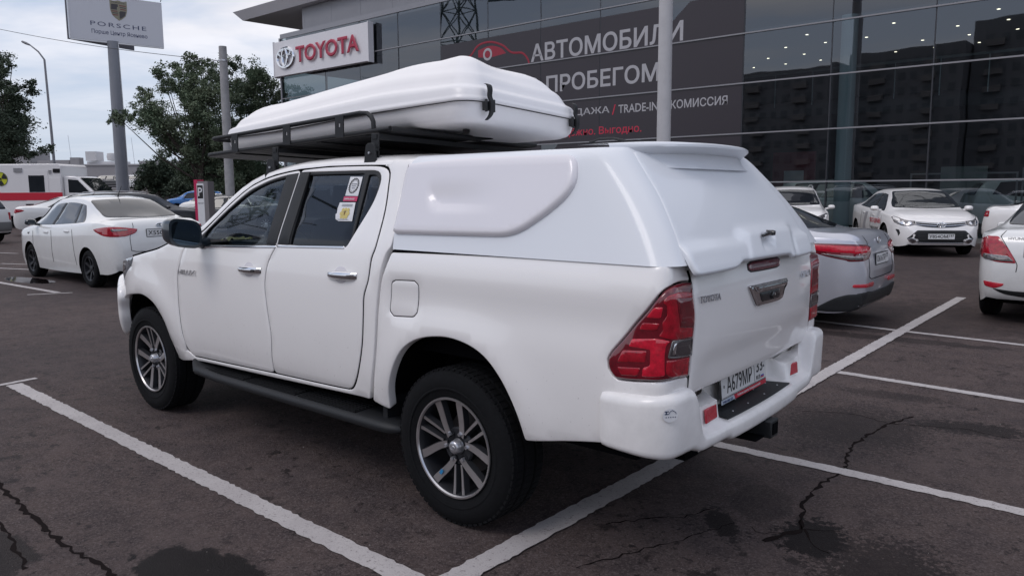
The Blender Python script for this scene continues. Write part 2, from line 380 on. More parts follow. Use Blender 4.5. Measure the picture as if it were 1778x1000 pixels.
# ================================================================== GROUND
def ground_mat():
    m = bpy.data.materials.new('asphalt'); m.use_nodes = True; t = m.node_tree; n = t.nodes; l = t.links; b = n['Principled BSDF']
    tcn = n.new('ShaderNodeTexCoord')
    def noise(sc, det=6, ro=.6, dist=0):
        q = n.new('ShaderNodeTexNoise'); q.inputs['Scale'].default_value = sc; q.inputs['Detail'].default_value = det; q.inputs['Roughness'].default_value = ro; q.inputs['Distortion'].default_value = dist
        l.new(tcn.outputs['Object'], q.inputs['Vector']); return q.outputs[0]
    def ramp(s, a, b_, c0=(0, 0, 0, 1), c1=(1, 1, 1, 1)):
        q = n.new('ShaderNodeValToRGB'); q.color_ramp.elements[0].position = a; q.color_ramp.elements[1].position = b_; q.color_ramp.elements[0].color = c0; q.color_ramp.elements[1].color = c1; l.new(s, q.inputs[0]); return q.outputs[0]
    def mix(f, a, b_, mode='MIX'):
        q = n.new('ShaderNodeMix'); q.data_type = 'RGBA'; q.blend_type = mode
        if isinstance(f, float): q.inputs['Factor'].default_value = f
        else: l.new(f, q.inputs['Factor'])
        for s, k in ((a, 'A'), (b_, 'B')):
            if isinstance(s, tuple): q.inputs[k].default_value = s
            else: l.new(s, q.inputs[k])
        return q.outputs['Result']
    def math_(op, a, b_):
        q = n.new('ShaderNodeMath'); q.operation = op; q.use_clamp = True
        for i, s in enumerate((a, b_)):
            if isinstance(s, (int, float)): q.inputs[i].default_value = s
            else: l.new(s, q.inputs[i])
        return q.outputs[0]
    basec = mix(ramp(noise(.55, 4), .35, .65), (.080, .059, .055, 1), (.104, .077, .072, 1))
    basec = mix(ramp(noise(5, 6), .4, .62), basec, (.060, .045, .045, 1))
    # aggregate
    v = n.new('ShaderNodeTexVoronoi'); v.inputs['Scale'].default_value = 130; l.new(tcn.outputs['Object'], v.inputs['Vector'])
    basec = mix(math_('MULTIPLY', ramp(v.outputs['Color'], .5, .95), .45), basec, (.24, .20, .19, 1))
    basec = mix(math_('MULTIPLY', ramp(noise(38, 5, .75), .52, .64), .65), basec, (.030, .022, .023, 1))
    basec = mix(math_('MULTIPLY', ramp(noise(1.7, 7, .7), .5, .66), .5), basec, (.120, .092, .088, 1))
    basec = mix(math_('MULTIPLY', ramp(noise(160, 2), .55, .7), .5), basec, (.022, .018, .020, 1))
    # moisture: named patches with ragged edges, and scattered blotches
    def patch(cx, cy, rx, ry, rot, edge=.55, nsc=7, w=1.0):
        mpn = n.new('ShaderNodeMapping'); mpn.vector_type = 'TEXTURE'; mpn.inputs['Location'].default_value = (cx, cy, 0); mpn.inputs['Rotation'].default_value = (0, 0, R(rot)); mpn.inputs['Scale'].default_value = (rx, ry, 1e6)
        l.new(tcn.outputs['Object'], mpn.inputs['Vector'])
        ln = n.new('ShaderNodeVectorMath'); ln.operation = 'LENGTH'; l.new(mpn.outputs[0], ln.inputs[0])
        a = n.new('ShaderNodeMath'); a.operation = 'MULTIPLY_ADD'; l.new(noise(nsc, 8, .68), a.inputs[0]); a.inputs[1].default_value = edge*2; a.inputs[2].default_value = -edge
        s = n.new('ShaderNodeMath'); s.operation = 'ADD'; l.new(ln.outputs['Value'], s.inputs[0]); l.new(a.outputs[0], s.inputs[1])
        r_ = ramp(s.outputs[0], .93, 1.0, (w, w, w, 1), (0, 0, 0, 1)); return r_
    wet = patch(.42, 1.93, .46, .22, 4)
    for a in [(1.55, 2.55, .5, .25, 20, .5, 8, .8), (-1.02, -.30, .16, .24, 20, .35, 7, .38), (-1.36, -.06, .15, .22, 10, 1.3, 24, 1.),
              (-.97, .06, .07, .18, 40, 1.2, 26, .9), (-1.62, -2.35, .34, .16, 15, 1.7, 26, .8), (13.3, -1.55, .9, .26, 4, .35, 3, 1.), (-1.0, -1.9, .45, .5, 0, 2.4, 34, .6), (-1.7, .1, .25, .35, 0, 2.3, 34, .7), (-.2, -7, 1.8, 1.4, 0, 1.2, 4, .35),
              (-1.0, -2.9, .4, .12, 8, 1.6, 20, .5), (-.3, -5.3, 1.2, .16, 6, .7, 6, .6)]:
        wet = math_('MAXIMUM', wet, patch(*a))
    mps = n.new('ShaderNodeMapping'); mps.inputs['Scale'].default_value = (1, 1, 1); l.new(tcn.outputs['Object'], mps.inputs[0])
    sc1 = math_('MULTIPLY', ramp(noise(7.5, 7, .72), .56, .60), ramp(noise(.8, 3), .44, .56)); wet = math_('MAXIMUM', wet, math_('MULTIPLY', sc1, .75)); sc2 = math_('MULTIPLY', ramp(noise(19, 6, .72), .575, .60), ramp(noise(1.1, 3), .44, .60)); wet = math_('MAXIMUM', wet, math_('MULTIPLY', sc2, .8))
    damp = ramp(noise(.28, 5, .6), .42, .60)
    basec = mix(math_('MULTIPLY', damp, .45), basec, (.040, .034, .036, 1))
    basec = mix(math_('MULTIPLY', wet, .93), basec, (.006, .0045, .005, 1))
    l.new(basec, b.inputs['Base Color']); b.inputs['Specular IOR Level'].default_value = .16
    ro = n.new('ShaderNodeMapRange'); ro.inputs['To Min'].default_value = .82; ro.inputs['To Max'].default_value = .62; l.new(wet, ro.inputs[0]); 
    pud = patch(13.3, -1.55, .9, .26, 4, .35, 3, 1.)
    ro2 = n.new('ShaderNodeMix'); ro2.data_type = 'FLOAT'; l.new(pud, ro2.inputs[0]); l.new(ro.outputs[0], ro2.inputs[2]); ro2.inputs[3].default_value = .04; l.new(ro2.outputs[0], b.inputs['Roughness'])
    bp = n.new('ShaderNodeBump'); bp.inputs['Distance'].default_value = .010
    st = n.new('ShaderNodeMath'); st.operation = 'SUBTRACT'; st.inputs[0].default_value = .9; l.new(pud, st.inputs[1]); l.new(st.outputs[0], bp.inputs['Strength'])
    l.new(noise(90, 5, .75), bp.inputs['Height']); l.new(bp.outputs[0], b.inputs['Normal'])
    return m
ASPH = ground_mat()
g = MB(); S = 1200
g.add([(-S, -S, 0), (S, -S, 0), (S, S, 0), (-S, S, 0)], [(0, 1, 2, 3)])
go = g.build('ground', ASPH); tag(go, 'damp brown grey asphalt of the car park', kind='structure')

def line_mat():
    m = bpy.data.materials.new('road_marking_paint'); m.use_nodes = True; t = m.node_tree; b = t.nodes['Principled BSDF']; b.inputs['Roughness'].default_value = .75
    tcn = t.nodes.new('ShaderNodeTexCoord'); prev = None
    def noise(sc, d, r_): n = t.nodes.new('ShaderNodeTexNoise'); n.inputs['Scale'].default_value = sc; n.inputs['Detail'].default_value = d; n.inputs['Roughness'].default_value = r_; t.links.new(tcn.outputs['Object'], n.inputs['Vector']); return n.outputs[0]
    def ramp(s_, p0, p1): q = t.nodes.new('ShaderNodeValToRGB'); q.color_ramp.elements[0].position = p0; q.color_ramp.elements[1].position = p1; t.links.new(s_, q.inputs[0]); return q.outputs[0]
    col = (.45, .42, .415, 1)
    for (s_, c2, k) in ((ramp(noise(3, 5, .6), .4, .7), (.36, .33, .33, 1), .8), (ramp(noise(55, 5, .75), .57, .64), (.11, .09, .09, 1), .75), (ramp(noise(130, 3, .7), .55, .7), (.24, .22, .215, 1), .7)):
        mu = t.nodes.new('ShaderNodeMath'); mu.operation = 'MULTIPLY'; mu.inputs[1].default_value = k; t.links.new(s_, mu.inputs[0])
        mx = t.nodes.new('ShaderNodeMix'); mx.data_type = 'RGBA'; t.links.new(mu.outputs[0], mx.inputs['Factor'])
        if prev is None: mx.inputs['A'].default_value = col
        else: t.links.new(prev, mx.inputs['A'])
        mx.inputs['B'].default_value = c2; prev = mx.outputs['Result']
    t.links.new(prev, b.inputs['Base Color'])
    bp = t.nodes.new('ShaderNodeBump'); bp.inputs['Strength'].default_value = .5; bp.inputs['Distance'].default_value = .006; t.links.new(noise(90, 5, .75), bp.inputs['Height']); t.links.new(bp.outputs[0], b.inputs['Normal'])
    return m
LINE = line_mat()
def marking(pts, w, label='white painted parking bay line'):
    """one ribbon with slightly ragged edges lying 4 mm over the asphalt"""
    rnd = random.Random(hash((pts[0][0], pts[-1][1], w)) & 0xffff); mb = MB(); rows = []
    for (a, b) in zip(pts[:-1], pts[1:]):
        a = Vector(a); b = Vector(b); d = b-a; n = max(1, int(d.length/.03)); nn = Vector((-d.y, d.x)).normalized(); z_ = .009 if abs(pts[0][0]-pts[-1][0]) < 1.2 and abs(pts[0][1]-pts[-1][1]) > 5 else .004
        for i in range(n+1):
            q = a+d*(i/n); wob = .0065
            p1 = q+nn*(w/2+rnd.uniform(-wob, wob)); p2 = q-nn*(w/2+rnd.uniform(-wob, wob)); rows.append([(p1.x, p1.y, z_), (q.x, q.y, z_), (p2.x, p2.y, z_)])
    mb.grid(rows); o = mb.build('parking_line', LINE, norm=False); tag(o, label, kind='structure'); return o
marking([(4.74, 1.30), (2.3, 1.345), (-.17, 1.375), (-.36, 1.38)], .115, 'long white bay line to the left of the pickup')
marking([(4.83, 1.10), (4.79, 1.56)], .06, 'short white tick at the far end of the long bay line')
marking([(-.36, 1.62), (-.37, 1.3), (-.385, -.6), (-.36, -3.3), (-.33, -9.2)], .125, 'white cross line behind the parked cars')
marking([(-.40, -.985), (-1.2, -.995), (-2.07, -.99), (-5.2, -.98)], .10, 'white bay line running right from behind the pickup bumper')
marking([(-.42, -3.42), (-1.1, -3.37), (-1.8, -3.32), (-5.2, -3.3)], .10, 'white bay line between the pickup and the silver sedan')
marking([(.9, -5.95), (-.2, -5.86), (-1.53, -5.76), (-5.2, -5.6)], .09, 'white bay line under the tail of the silver sedan')
marking([(19.9, -.62), (13.4, -1.08), (10.95, -1.20)], .10, 'white bay line at the far left before the puddle')
marking([(10.75, -1.35), (11.05, -.80)], .07, 'short white tick by the puddle')
marking([(15.4, -2.3), (19.5, -.9)], .09, 'white line further left behind the puddle')
marking([(16.2, -2.9), (17.6, -2.35)], .08, 'short white dash by the front wheel of the white sedan')
marking([(20.6, -3.6), (27, -1.5)], .09, 'farthest white line at the left')
marking([(-.6, -14.3), (-.6, -18)], .1, 'white bay line beside the test drive sedan')
# cracks: jagged ribbons pressed in the asphalt
CRK = mat('crack_black', (.014, .011, .011), .95, spec=.02)
cr = MB(); rnd = random.Random(3)
def crack(pts, w0=.012, w1=.006):
    P = []
    for a, b in zip(pts[:-1], pts[1:]):
        a = Vector(a); b = Vector(b); k = max(2, int((b-a).length/.035))
        for i in range(k):
            q = a+(b-a)*(i/k); nn = Vector((-(b-a).y, (b-a).x)).normalized(); P.append(q+nn*rnd.uniform(-.013, .013))
    P.append(Vector(pts[-1])); rows = []; zc_ = .0012+.0004*(len(cr.v) % 5)
    for i, q in enumerate(P):
        d = (P[min(i+1, len(P)-1)]-P[max(i-1, 0)]).normalized(); nn = Vector((-d.y, d.x)); t = i/len(P); w = (w0*(1-t)+w1*t)*rnd.uniform(.3, 1.9)*.36
        rows.append([(q.x+nn.x*w, q.y+nn.y*w, zc_), (q.x-nn.x*w, q.y-nn.y*w, zc_)])
    cr.grid(rows)
crack([(-.69, .86), (-.80, .60), (-.90, .38), (-.96, .20), (-1.02, .02)], .010, .004)
crack([(-1.30, -.12), (-1.20, -.40), (-1.17, -.66), (-1.20, -1.05), (-1.10, -1.5), (-1.165, -2.12), (-1.25, -2.4)], .024, .022)
crack([(-1.20, .12), (-1.30, -.12), (-1.25, -.22)], .03, .012)
crack([(-.55, .42), (-.68, .25), (-.80, .12), (-.86, -.05)], .010, .006)
crack([(-1.10, .02), (-1.18, .05), (-1.30, -.12), (-1.45, -.2)], .014, .006)
crack([(-1.30, -.12), (-1.40, .02), (-1.47, .05)], .014, .006)
crack([(2.6, 2.08), (2.24, 2.12), (1.63, 2.155), (1.17, 2.165), (.74, 2.14)], .030, .022)
crack([(2.2, 2.25), (1.5, 2.3), (1.1, 2.36)], .022, .02)
crack([(-1.165, -2.12), (-1.6, -2.3), (-2.1, -2.2)], .008, .004)
crack([(-1.165, -2.12), (-.9, -2.2), (-.6, -2.05)], .010, .004)
crack([(-.3, -5.1), (-1.4, -4.6), (-2.0, -4.3)], .006, .004)
gm = MB(); rg = random.Random(11)
for k in range(2600):
    y = rg.uniform(-6, 2.6); x = rg.uniform(-3.0, 5.5); r_ = rg.uniform(.0012, .0034)*(1 if rg.random() < .93 else 1.9)
    a = rg.uniform(0, 6.3); ca, sa = math.cos(a)*r_, math.sin(a)*r_
    gm.add([(x+ca, y+sa, 0), (x-sa, y+ca*1.3, 0), (x-ca, y-sa, 0), (x+sa, y-ca*.8, 0), (x, y, r_*1.1)], [(0, 1, 4), (1, 2, 4), (2, 3, 4), (3, 0, 4)])
tag(gm.build('grit', mat('grit_stone', (.19, .17, .16), .8, noise=.3, nscale=3), norm=False), 'fine pale grit scattered over the asphalt', 'grit', kind='stuff')
co = cr.build('ground_cracks', CRK, norm=False); tag(co, 'jagged dark cracks running through the asphalt', 'crack', kind='stuff')

# ================================================================== PICKUP: body surface
# body(s, z) wraps round the left side and the tail: s = x along the side, then arc length round the rear corner and across the tailgate
def interp(xs,ys,x):
    # monotone-ish cubic hermite (catmull tangents)
    n=len(xs)
    if x<=xs[0]: return ys[0]+(ys[1]-ys[0])/(xs[1]-xs[0])*(x-xs[0])
    if x>=xs[-1]: return ys[-1]+(ys[-1]-ys[-2])/(xs[-1]-xs[-2])*(x-xs[-1])
    i=0
    while x>xs[i+1]: i+=1
    h=xs[i+1]-xs[i]; t=(x-xs[i])/h
    d=(ys[i+1]-ys[i])/h
    m0=d if i==0 else .5*(d+(ys[i]-ys[i-1])/(xs[i]-xs[i-1]))
    m1=d if i==n-2 else .5*(d+(ys[i+2]-ys[i+1])/(xs[i+2]-xs[i+1]))
    t2=t*t;t3=t2*t
    return (2*t3-3*t2+1)*ys[i]+(t3-2*t2+t)*h*m0+(-2*t3+3*t2)*ys[i+1]+(t3-t2)*h*m1
ZP=[.45,.52,.60,.75,.92,1.08,1.18,1.26,1.31,1.36,1.45,1.60,1.74]
YP=[.866,.884,.901,.914,.918,.914,.905,.894,.882,.862,.822,.755,.692]
def smooth(a,b,x):
    t=min(1,max(0,(x-a)/(b-a))); return t*t*(3-2*t)
def side_y(x,z):
    y=interp(ZP,YP,z)
    for cx in (0.0,3.085):
        r=math.hypot(x-cx,z-.385)
        y+=.018*math.exp(-((r-.53)/.11)**2)*(1 if z<1.2 else math.exp(-((z-1.2)/.08)**2))
    if x>3.1: y-=.29*((x-3.1)/.9)**2.1
    if x<.6 and z<1.31:   # bed shoulder: full rounded band under the rail
        y+=.010*math.exp(-((z-1.20)/.07)**2)*smooth(.6,.3,x)-.008*math.exp(-((z-1.05)/.08)**2)*smooth(.6,.3,x)
    return y
S0=-1.06; RC=.07; LA=math.pi/2*RC
def lean(z): return interp([.6,.8,1.0,1.13,1.22,1.32],[.05,.012,0,-.002,.008,.036],z)
def body(s,z):
    if s>=S0: return (s,side_y(s,z),z)
    yb=side_y(S0,z)-RC
    if s>S0-LA:
        th=(S0-s)/RC; k=th/(math.pi/2)
        return (S0-RC*math.sin(th)+lean(z)*k*k, yb+RC*math.cos(th), z)
    t=S0-LA-s; w=2*yb
    k=t/w
    return (S0-RC+.042*t+lean(z)-.05*4*k*(1-k)*.5, yb-t, z)
# canopy
def cs_y(z): return .889-.36*(z-1.31)
def can_rear(z): return interp([1.31,1.42,1.55,1.68,1.78],CR,z)
CR=[-1.13,-1.062,-.963,-.84,-.735]
RK=.10
ZT=1.70
def canopy(s,w):
    if w<=ZT: z=w; y=cs_y(z); z_in=z
    else:
        a0=math.atan(.36); r=.085; th=min((w-ZT)/r,math.pi/2-a0-.05)
        # rotate from side direction to horizontal
        y=cs_y(ZT)-r*(math.cos(a0)-math.cos(a0+th)); z=ZT+r*(math.sin(a0+th)-math.sin(a0))
        ex=(w-ZT)-th*r
        if ex>0: y-=ex; z+=ex*.03
        z_in=z
    xr=can_rear(z_in); s1=-.95+ (xr+1.045)
    s1=xr+RK
    if s>=s1: return (s,y,z)
    if s>s1-math.pi/2*RK:
        th=(s1-s)/RK
        return (s1-RK*math.sin(th), y-RK+RK*math.cos(th), z)
    t=s1-math.pi/2*RK-s; ww=2*(y-RK); k=t/ww
    return (s1-RK+.042*t-.05*4*k*(1-k)*.5, y-RK-t, z)
def mir(v):
    return Vector((v[0]+.068*smooth(-.3, -1.1, v[0]) if False else v[0]+.068*(1-smooth(-1.1, -.5, v[0])), -v[1], v[2]))
T = thing('pickup_truck', 'large white double cab pickup with canopy and step bumper, nearest vehicle in the photo', 'pickup truck')
KW = dict(sgn=-1)
door_front = [(2.452, .487), (2.49, .513), (2.512, .552), (2.535, .658), (2.555, .834), (2.553, 1.01), (2.53, 1.085), (2.454, 1.223)]
split = [(1.492, .516), (1.485, .606), (1.464, .746), (1.483, .879), (1.503, 1.027), (1.492, 1.123), (1.465, 1.191), (1.417, 1.258), (1.391, 1.29), (1.398, 1.705)]
fd_top = [(1.398, 1.705), (1.514, 1.694), (1.643, 1.676), (1.744, 1.654), (1.854, 1.618), (1.945, 1.57), (2.052, 1.496), (2.155, 1.411), (2.251, 1.334), (2.454, 1.223)]
rd_rear = [(1.128, 1.716), (.816, 1.715), (.688, 1.71), (.631, 1.697), (.599, 1.671), (.581, 1.618), (.545, 1.478), (.534, 1.31), (.554, 1.249), (.568, 1.141), (.60, 1.054), (.607, .951), (.625, .802), (.67, .661), (.72, .575), (.774, .539)]
fwin = [(1.490, 1.275), (1.486, 1.67), (1.576, 1.66), (1.692, 1.638), (1.816, 1.60), (1.928, 1.546), (2.04, 1.473), (2.129, 1.405), (2.225, 1.325), (2.243, 1.243)]
rwin = [(.737, 1.30), (.804, 1.677), (1.306, 1.678), (1.273, 1.285)]
qwin = [(.73, 1.33), (.693, 1.439), (.658, 1.54), (.657, 1.602), (.669, 1.643), (.709, 1.668), (.766, 1.669)]
rframe = [(.758, 1.290), (.66, 1.50), (.645, 1.56), (.643, 1.62), (.655, 1.66), (.69, 1.685), (.75, 1.692), (1.378, 1.694), (1.370, 1.283)]
fframe = [(1.398, 1.278), (1.404, 1.688), (1.53, 1.678), (1.66, 1.656), (1.77, 1.626), (1.88, 1.586), (1.98, 1.524), (2.10, 1.438), (2.235, 1.325), (2.33, 1.255), (2.30, 1.236)]
g_ = .004   # half of a shut line
# doors
fd = split[:1]+split[1:9]+[split[9]]+fd_top[1:]+door_front[::-1][1:]
rd = [(1.486, .517)]+[(a-.007, b) for a, b in split[1:9]]+[(1.390, 1.705)]+rd_rear
for side, mm in (('l', None), ('r', mir)):
    def PB(name, poly, m, parent, holes=(), **kw):
        k = dict(KW); k.update(kw); V, F = panel_mesh(body, poly, holes, **k)
        mb = MB()
        if mm: mb.add([mm(v) for v in V], [f[::-1] for f in F])
        else: mb.add(V, F)
        return mb.build(name, m, parent, 50)
    f1 = PB('front_door', fd, P_WHITE, T, holes=[fframe], res=.045, depth=.035, r=.003, cr=.03)
    f2 = PB('rear_door', rd, P_WHITE, T, holes=[rframe], res=.045, depth=.035, r=.003, cr=.03)
    # window surrounds and panes
    PB('window_frame', fframe, BLK, f1, holes=[fwin], depth=.02, lift=-.005, r=.003, res=.06, cr=.01)
    PB('window_frame', rframe, BLK, f2, holes=[rwin, qwin], depth=.02, lift=-.005, r=.003, res=.06, cr=.01)
    PB('window_pane', fwin, GTRK_F, f1, depth=.003, lift=-.012, r=.001, res=.08)
    PB('window_pane', rwin, GTRK_R, f2, depth=.003, lift=-.012, r=.001, res=.08)
    PB('quarter_pane', qwin, GTRK_R, f2, depth=.003, lift=-.012, r=.001, res=.08)
    PB('pillar_trim', [(1.404, 1.275), (1.403, 1.690), (1.52, 1.680), (1.50, 1.273)], BLK, f1, lift=.0015, depth=.006, r=.001, cr=0)
    PB('pillar_trim', [(1.28, 1.284), (1.30, 1.694), (1.391, 1.694), (1.384, 1.282)], BLK, f2, lift=.0015, depth=.006, r=.001, cr=0)
    PB('belt_trim', [(1.40, 1.262), (2.22, 1.232), (2.22, 1.243), (1.40, 1.274)], CHR, f1, lift=.004, depth=.01, r=.002, cr=0)
    PB('belt_trim', [(.775, 1.285), (1.385, 1.266), (1.385, 1.277), (.775, 1.297)], CHR, f2, lift=.004, depth=.01, r=.002, cr=0)
    # cab pillar and rocker around the doors
    cab = [(2.712, .430), (2.652, .424), (2.455, .450), (1.486, .480), (.60, .510), (.567, .587), (.525, .761), (.501, .987), (.482, 1.127), (.462, 1.211), (.440, 1.28), (.417, 1.307), (.416, 1.374), (.450, 1.55), (.450, 1.68), (.445, 1.735),
           (.60, 1.738), (.60, 1.722), (.655, 1.716), (.625, 1.708), (.590, 1.675), (.572, 1.618), (.536, 1.478), (.525, 1.31), (.545, 1.246), (.560, 1.14), (.591, 1.052), (.598, .951), (.616, .80), (.661, .657), (.712, .568), (.772, .531), (1.49, .508), (2.452, .478), (2.50, .51), (2.70, .545)]
    PB('cab_side', cab, P_WHITE, T, res=.05, depth=.04, r=.006, cr=.01)
    # front wing with wheel arch and headlight cut-out
    wing = [(2.71, .436), (2.743, .554), (2.787, .682), (2.888, .792), (2.988, .837), (3.097, .857), (3.26, .843), (3.40, .82), (3.50, .79), (3.53, .86), (3.60, .885), (3.42, .985), (3.27, 1.052), (3.235, 1.122),
            (2.962, 1.168), (2.833, 1.198), (2.70, 1.236), (2.60, 1.26), (2.462, 1.225), (2.538, 1.085), (2.561, 1.01), (2.563, .834), (2.543, .658), (2.52, .552), (2.53, .50), (2.58, .46)]
    PB('front_wing', wing, P_WHITE, T, res=.04, depth=.04, r=.008, cr=.01)
    hl = [(3.245, 1.118), (3.30, 1.055), (3.43, .99), (3.61, .895), (3.72, .885), (3.86, .94), (3.90, 1.0), (3.72, 1.045), (3.50, 1.085)]
    h_ = PB('headlight', hl, HEADL, T, res=.03, depth=.04, r=.008, lift=-.004, cr=.02)
    PB('projector_lamp', [(3.45, 1.01), (3.60, .97), (3.60, 1.03), (3.47, 1.06)], LSMK, h_, res=.03, depth=.003, r=.003, lift=.0, cr=.02)
    bp_ = [(3.51, .785), (3.535, .85), (3.61, .88), (3.72, .872), (3.87, .925), (4.06, .93), (4.06, .44), (3.78, .43), (3.62, .50), (3.57, .62), (3.56, .70)]
    PB('front_bumper_corner', bp_, P_WHITE, T, res=.04, depth=.08, r=.03, cr=.03, lift=.045)
    # bed side
    bed = [(.400, 1.285), (.430, 1.209), (.464, 1.128), (.484, .988), (.504, .764), (.539, .593), (.567, .51), (.445, .483), (.419, .612), (.37, .722), (.303, .813), (.214, .872), (.104, .905), (-.027, .917), (-.151, .899), (-.247, .858), (-.325, .788), (-.385, .70), (-.425, .609), (-.445, .51),
           (-.867, .59), (-1.285, .64), (-1.292, .80), (-1.285, .866), (-1.16, .876), (-1.077, .872), (-.993, .862), (-.925, .859), (-.90, .872), (-.879, .900), (-.875, .934), (-.894, .969), (-.943, 1.027), (-.993, 1.088), (-1.045, 1.145), (-1.087, 1.198), (-1.118, 1.225), (-1.165, 1.238), (-1.226, 1.242), (-1.282, 1.238), (-1.262, 1.28), (-1.248, 1.305), (-.50, 1.302), (.2, 1.290)]
    fuel = [(.383, 1.14), (.354, 1.152), (.215, 1.158), (.188, 1.141), (.199, 1.008), (.219, .985), (.368, .975), (.400, .996)]
    PB('bed_side', bed, P_WHITE, T, holes=[fuel] if not mm else [], res=.04, depth=.05, r=.006, cr=.015)
    if not mm: PB('fuel_door', [(a*.965+.0103, b*.965+.0375) for a, b in fuel], P_WHITE, T, res=.04, depth=.02, r=.003, cr=.02)
    # tail lamp: deep red lens, brighter red segments, clear reversing window
    tl = [(-1.284, 1.231), (-1.228, 1.235), (-1.167, 1.231), (-1.122, 1.218), (-1.093, 1.192), (-1.052, 1.14), (-1.0, 1.084), (-.95, 1.023), (-.901, .966), (-.883, .933), (-.887, .902), (-.904, .878), (-.925, .866), (-.993, .869), (-1.077, .879), (-1.162, .883), (-1.277, .871), (-1.281, .946), (-1.286, 1.022), (-1.294, 1.108), (-1.288, 1.185)]
    tlo = PB('tail_lamp', tl, LRED2, T, res=.02, depth=.04, r=.010, cr=.008, lift=.008, seg=.015)
    segs = [([(-1.275, 1.193), (-1.184, 1.204), (-1.127, 1.197), (-1.107, 1.180), (-1.108, 1.168), (-1.118, 1.160), (-1.118, 1.125), (-1.103, 1.10), (-1.103, 1.068), (-1.09, 1.046), (-1.139, 1.034), (-1.275, 1.026), (-1.282, 1.109)], LRED),
            ([(-1.155, 1.186), (-1.27, 1.178), (-1.275, 1.06), (-1.17, 1.075)], LRED2),
            ([(-1.077, 1.154), (-1.106, 1.157), (-1.098, 1.115), (-1.045, 1.113)], LBRT), ([(-1.029, 1.092), (-1.094, 1.096), (-1.085, 1.068), (-1.015, 1.065)], LRED),
            ([(-.985, 1.025), (-1.084, 1.037), (-1.132, 1.028), (-1.117, 1.014), (-1.115, .975), (-1.119, .90), (-1.035, .890), (-1.039, .924), (-1.067, .935), (-1.066, .994), (-.972, .995)], LBRT),
            ([(-.948, .978), (-1.052, .988), (-1.047, .945), (-.926, .930)], LRED), ([(-.926, .912), (-1.030, .922), (-1.015, .890), (-.945, .883)], LRED),
            ([(-1.123, .958), (-1.266, .949), (-1.262, .880), (-1.133, .895), (-1.121, .91)], LRED)]
    for k, (sp_, m_) in enumerate(segs):
        PB('lamp_segment', sp_, m_, tlo, res=.02, depth=.004, r=.0025, cr=.008, lift=.0105 if k != 1 else .0125, seg=.012)
    PB('reversing_lamp_rim', [(-1.136, 1.031), (-1.270, 1.022), (-1.278, .954), (-1.124, .966)], LCLR, tlo, holes=[[(-1.141, 1.027), (-1.265, 1.018), (-1.272, .958), (-1.130, .971)]], res=.02, depth=.004, r=.001, cr=.004, lift=.014)
    PB('reversing_lamp', [(-1.141, 1.027), (-1.265, 1.018), (-1.272, .958), (-1.130, .971)], LSMK, tlo, res=.02, depth=.004, r=.002, cr=.004, lift=.0125)
    PB('lamp_reflector_cup', [(-1.146, 1.02), (-1.158, 1.02), (-1.152, .975), (-1.138, .976)], CHR, tlo, res=.02, depth=.003, r=.001, cr=.003, lift=.0135)
def seam_strip(path, w=.010, sink=.0045, Mf=body, par=None, mirror=True):  # dark strip sunk in a shut line, painting the shade of the gap
    P_ = catm(path, .03); rows = []; h = 2e-3
    for i, q in enumerate(P_):
        d = Vector(P_[min(i+1, len(P_)-1)])-Vector(P_[max(i-1, 0)]); d.normalize(); n2 = Vector((-d.y, d.x)); row = []
        for k in (-1, 0, 1):
            u, v = q[0]+n2.x*w*k, q[1]+n2.y*w*k; a = Vector(Mf(u+h, v))-Vector(Mf(u-h, v)); b = Vector(Mf(u, v+h))-Vector(Mf(u, v-h)); nn = -(a.cross(b)).normalized(); row.append(tuple(Vector(Mf(u, v))-nn*sink))
        rows.append(row)
    for mm in ((None, mir) if mirror else (None,)):
        mb = MB(); mb.grid([[tuple(mm(Vector(p))) if mm else p for p in r] for r in rows]); mb.build('gap_shade_strip' if Mf is body else 'panel_shade_strip', VOID, par or T, norm=False)
seam_strip([(a-.003, b) for a, b in split]); seam_strip([(a+.004, b) for a, b in door_front[1:]]+[(2.459, 1.223)]); seam_strip([(2.452, .4825), (1.49, .512), (.774, .535)]); seam_strip([(a-.005, b+.001) for a, b in rd_rear[2:]])
seam_strip([(.63, 1.7125), (.72, 1.7155), (.82, 1.719), (1.128, 1.7205), (1.398, 1.710), (1.514, 1.699), (1.643, 1.681), (1.744, 1.659), (1.854, 1.623), (1.945, 1.576), (2.052, 1.502), (2.155, 1.418), (2.25, 1.342)], w=.008)
seam_strip([(3.51, .79), (3.535, .853), (3.605, .884), (3.72, .88)], w=.012); seam_strip([(3.25, 1.124), (3.05, 1.160), (2.833, 1.200), (2.62, 1.262)], w=.006, sink=.002)
seam_strip([(.400, 1.287), (-.30, 1.302), (-1.00, 1.304)], w=.009, sink=.004)
seam_strip([(-1.272, 1.275), (-1.282, 1.25), (-1.297, 1.20)], w=.012, sink=.004); seam_strip([(-1.296, .87), (-1.297, .80)], w=.010, sink=.004)
seam_strip(fuel+[fuel[0]], w=.008, sink=.003, mirror=False)
seam_strip([(.408, 1.275), (.437, 1.209), (.471, 1.128), (.491, .988), (.511, .764), (.546, .593), (.574, .515)], w=.028, sink=.03)
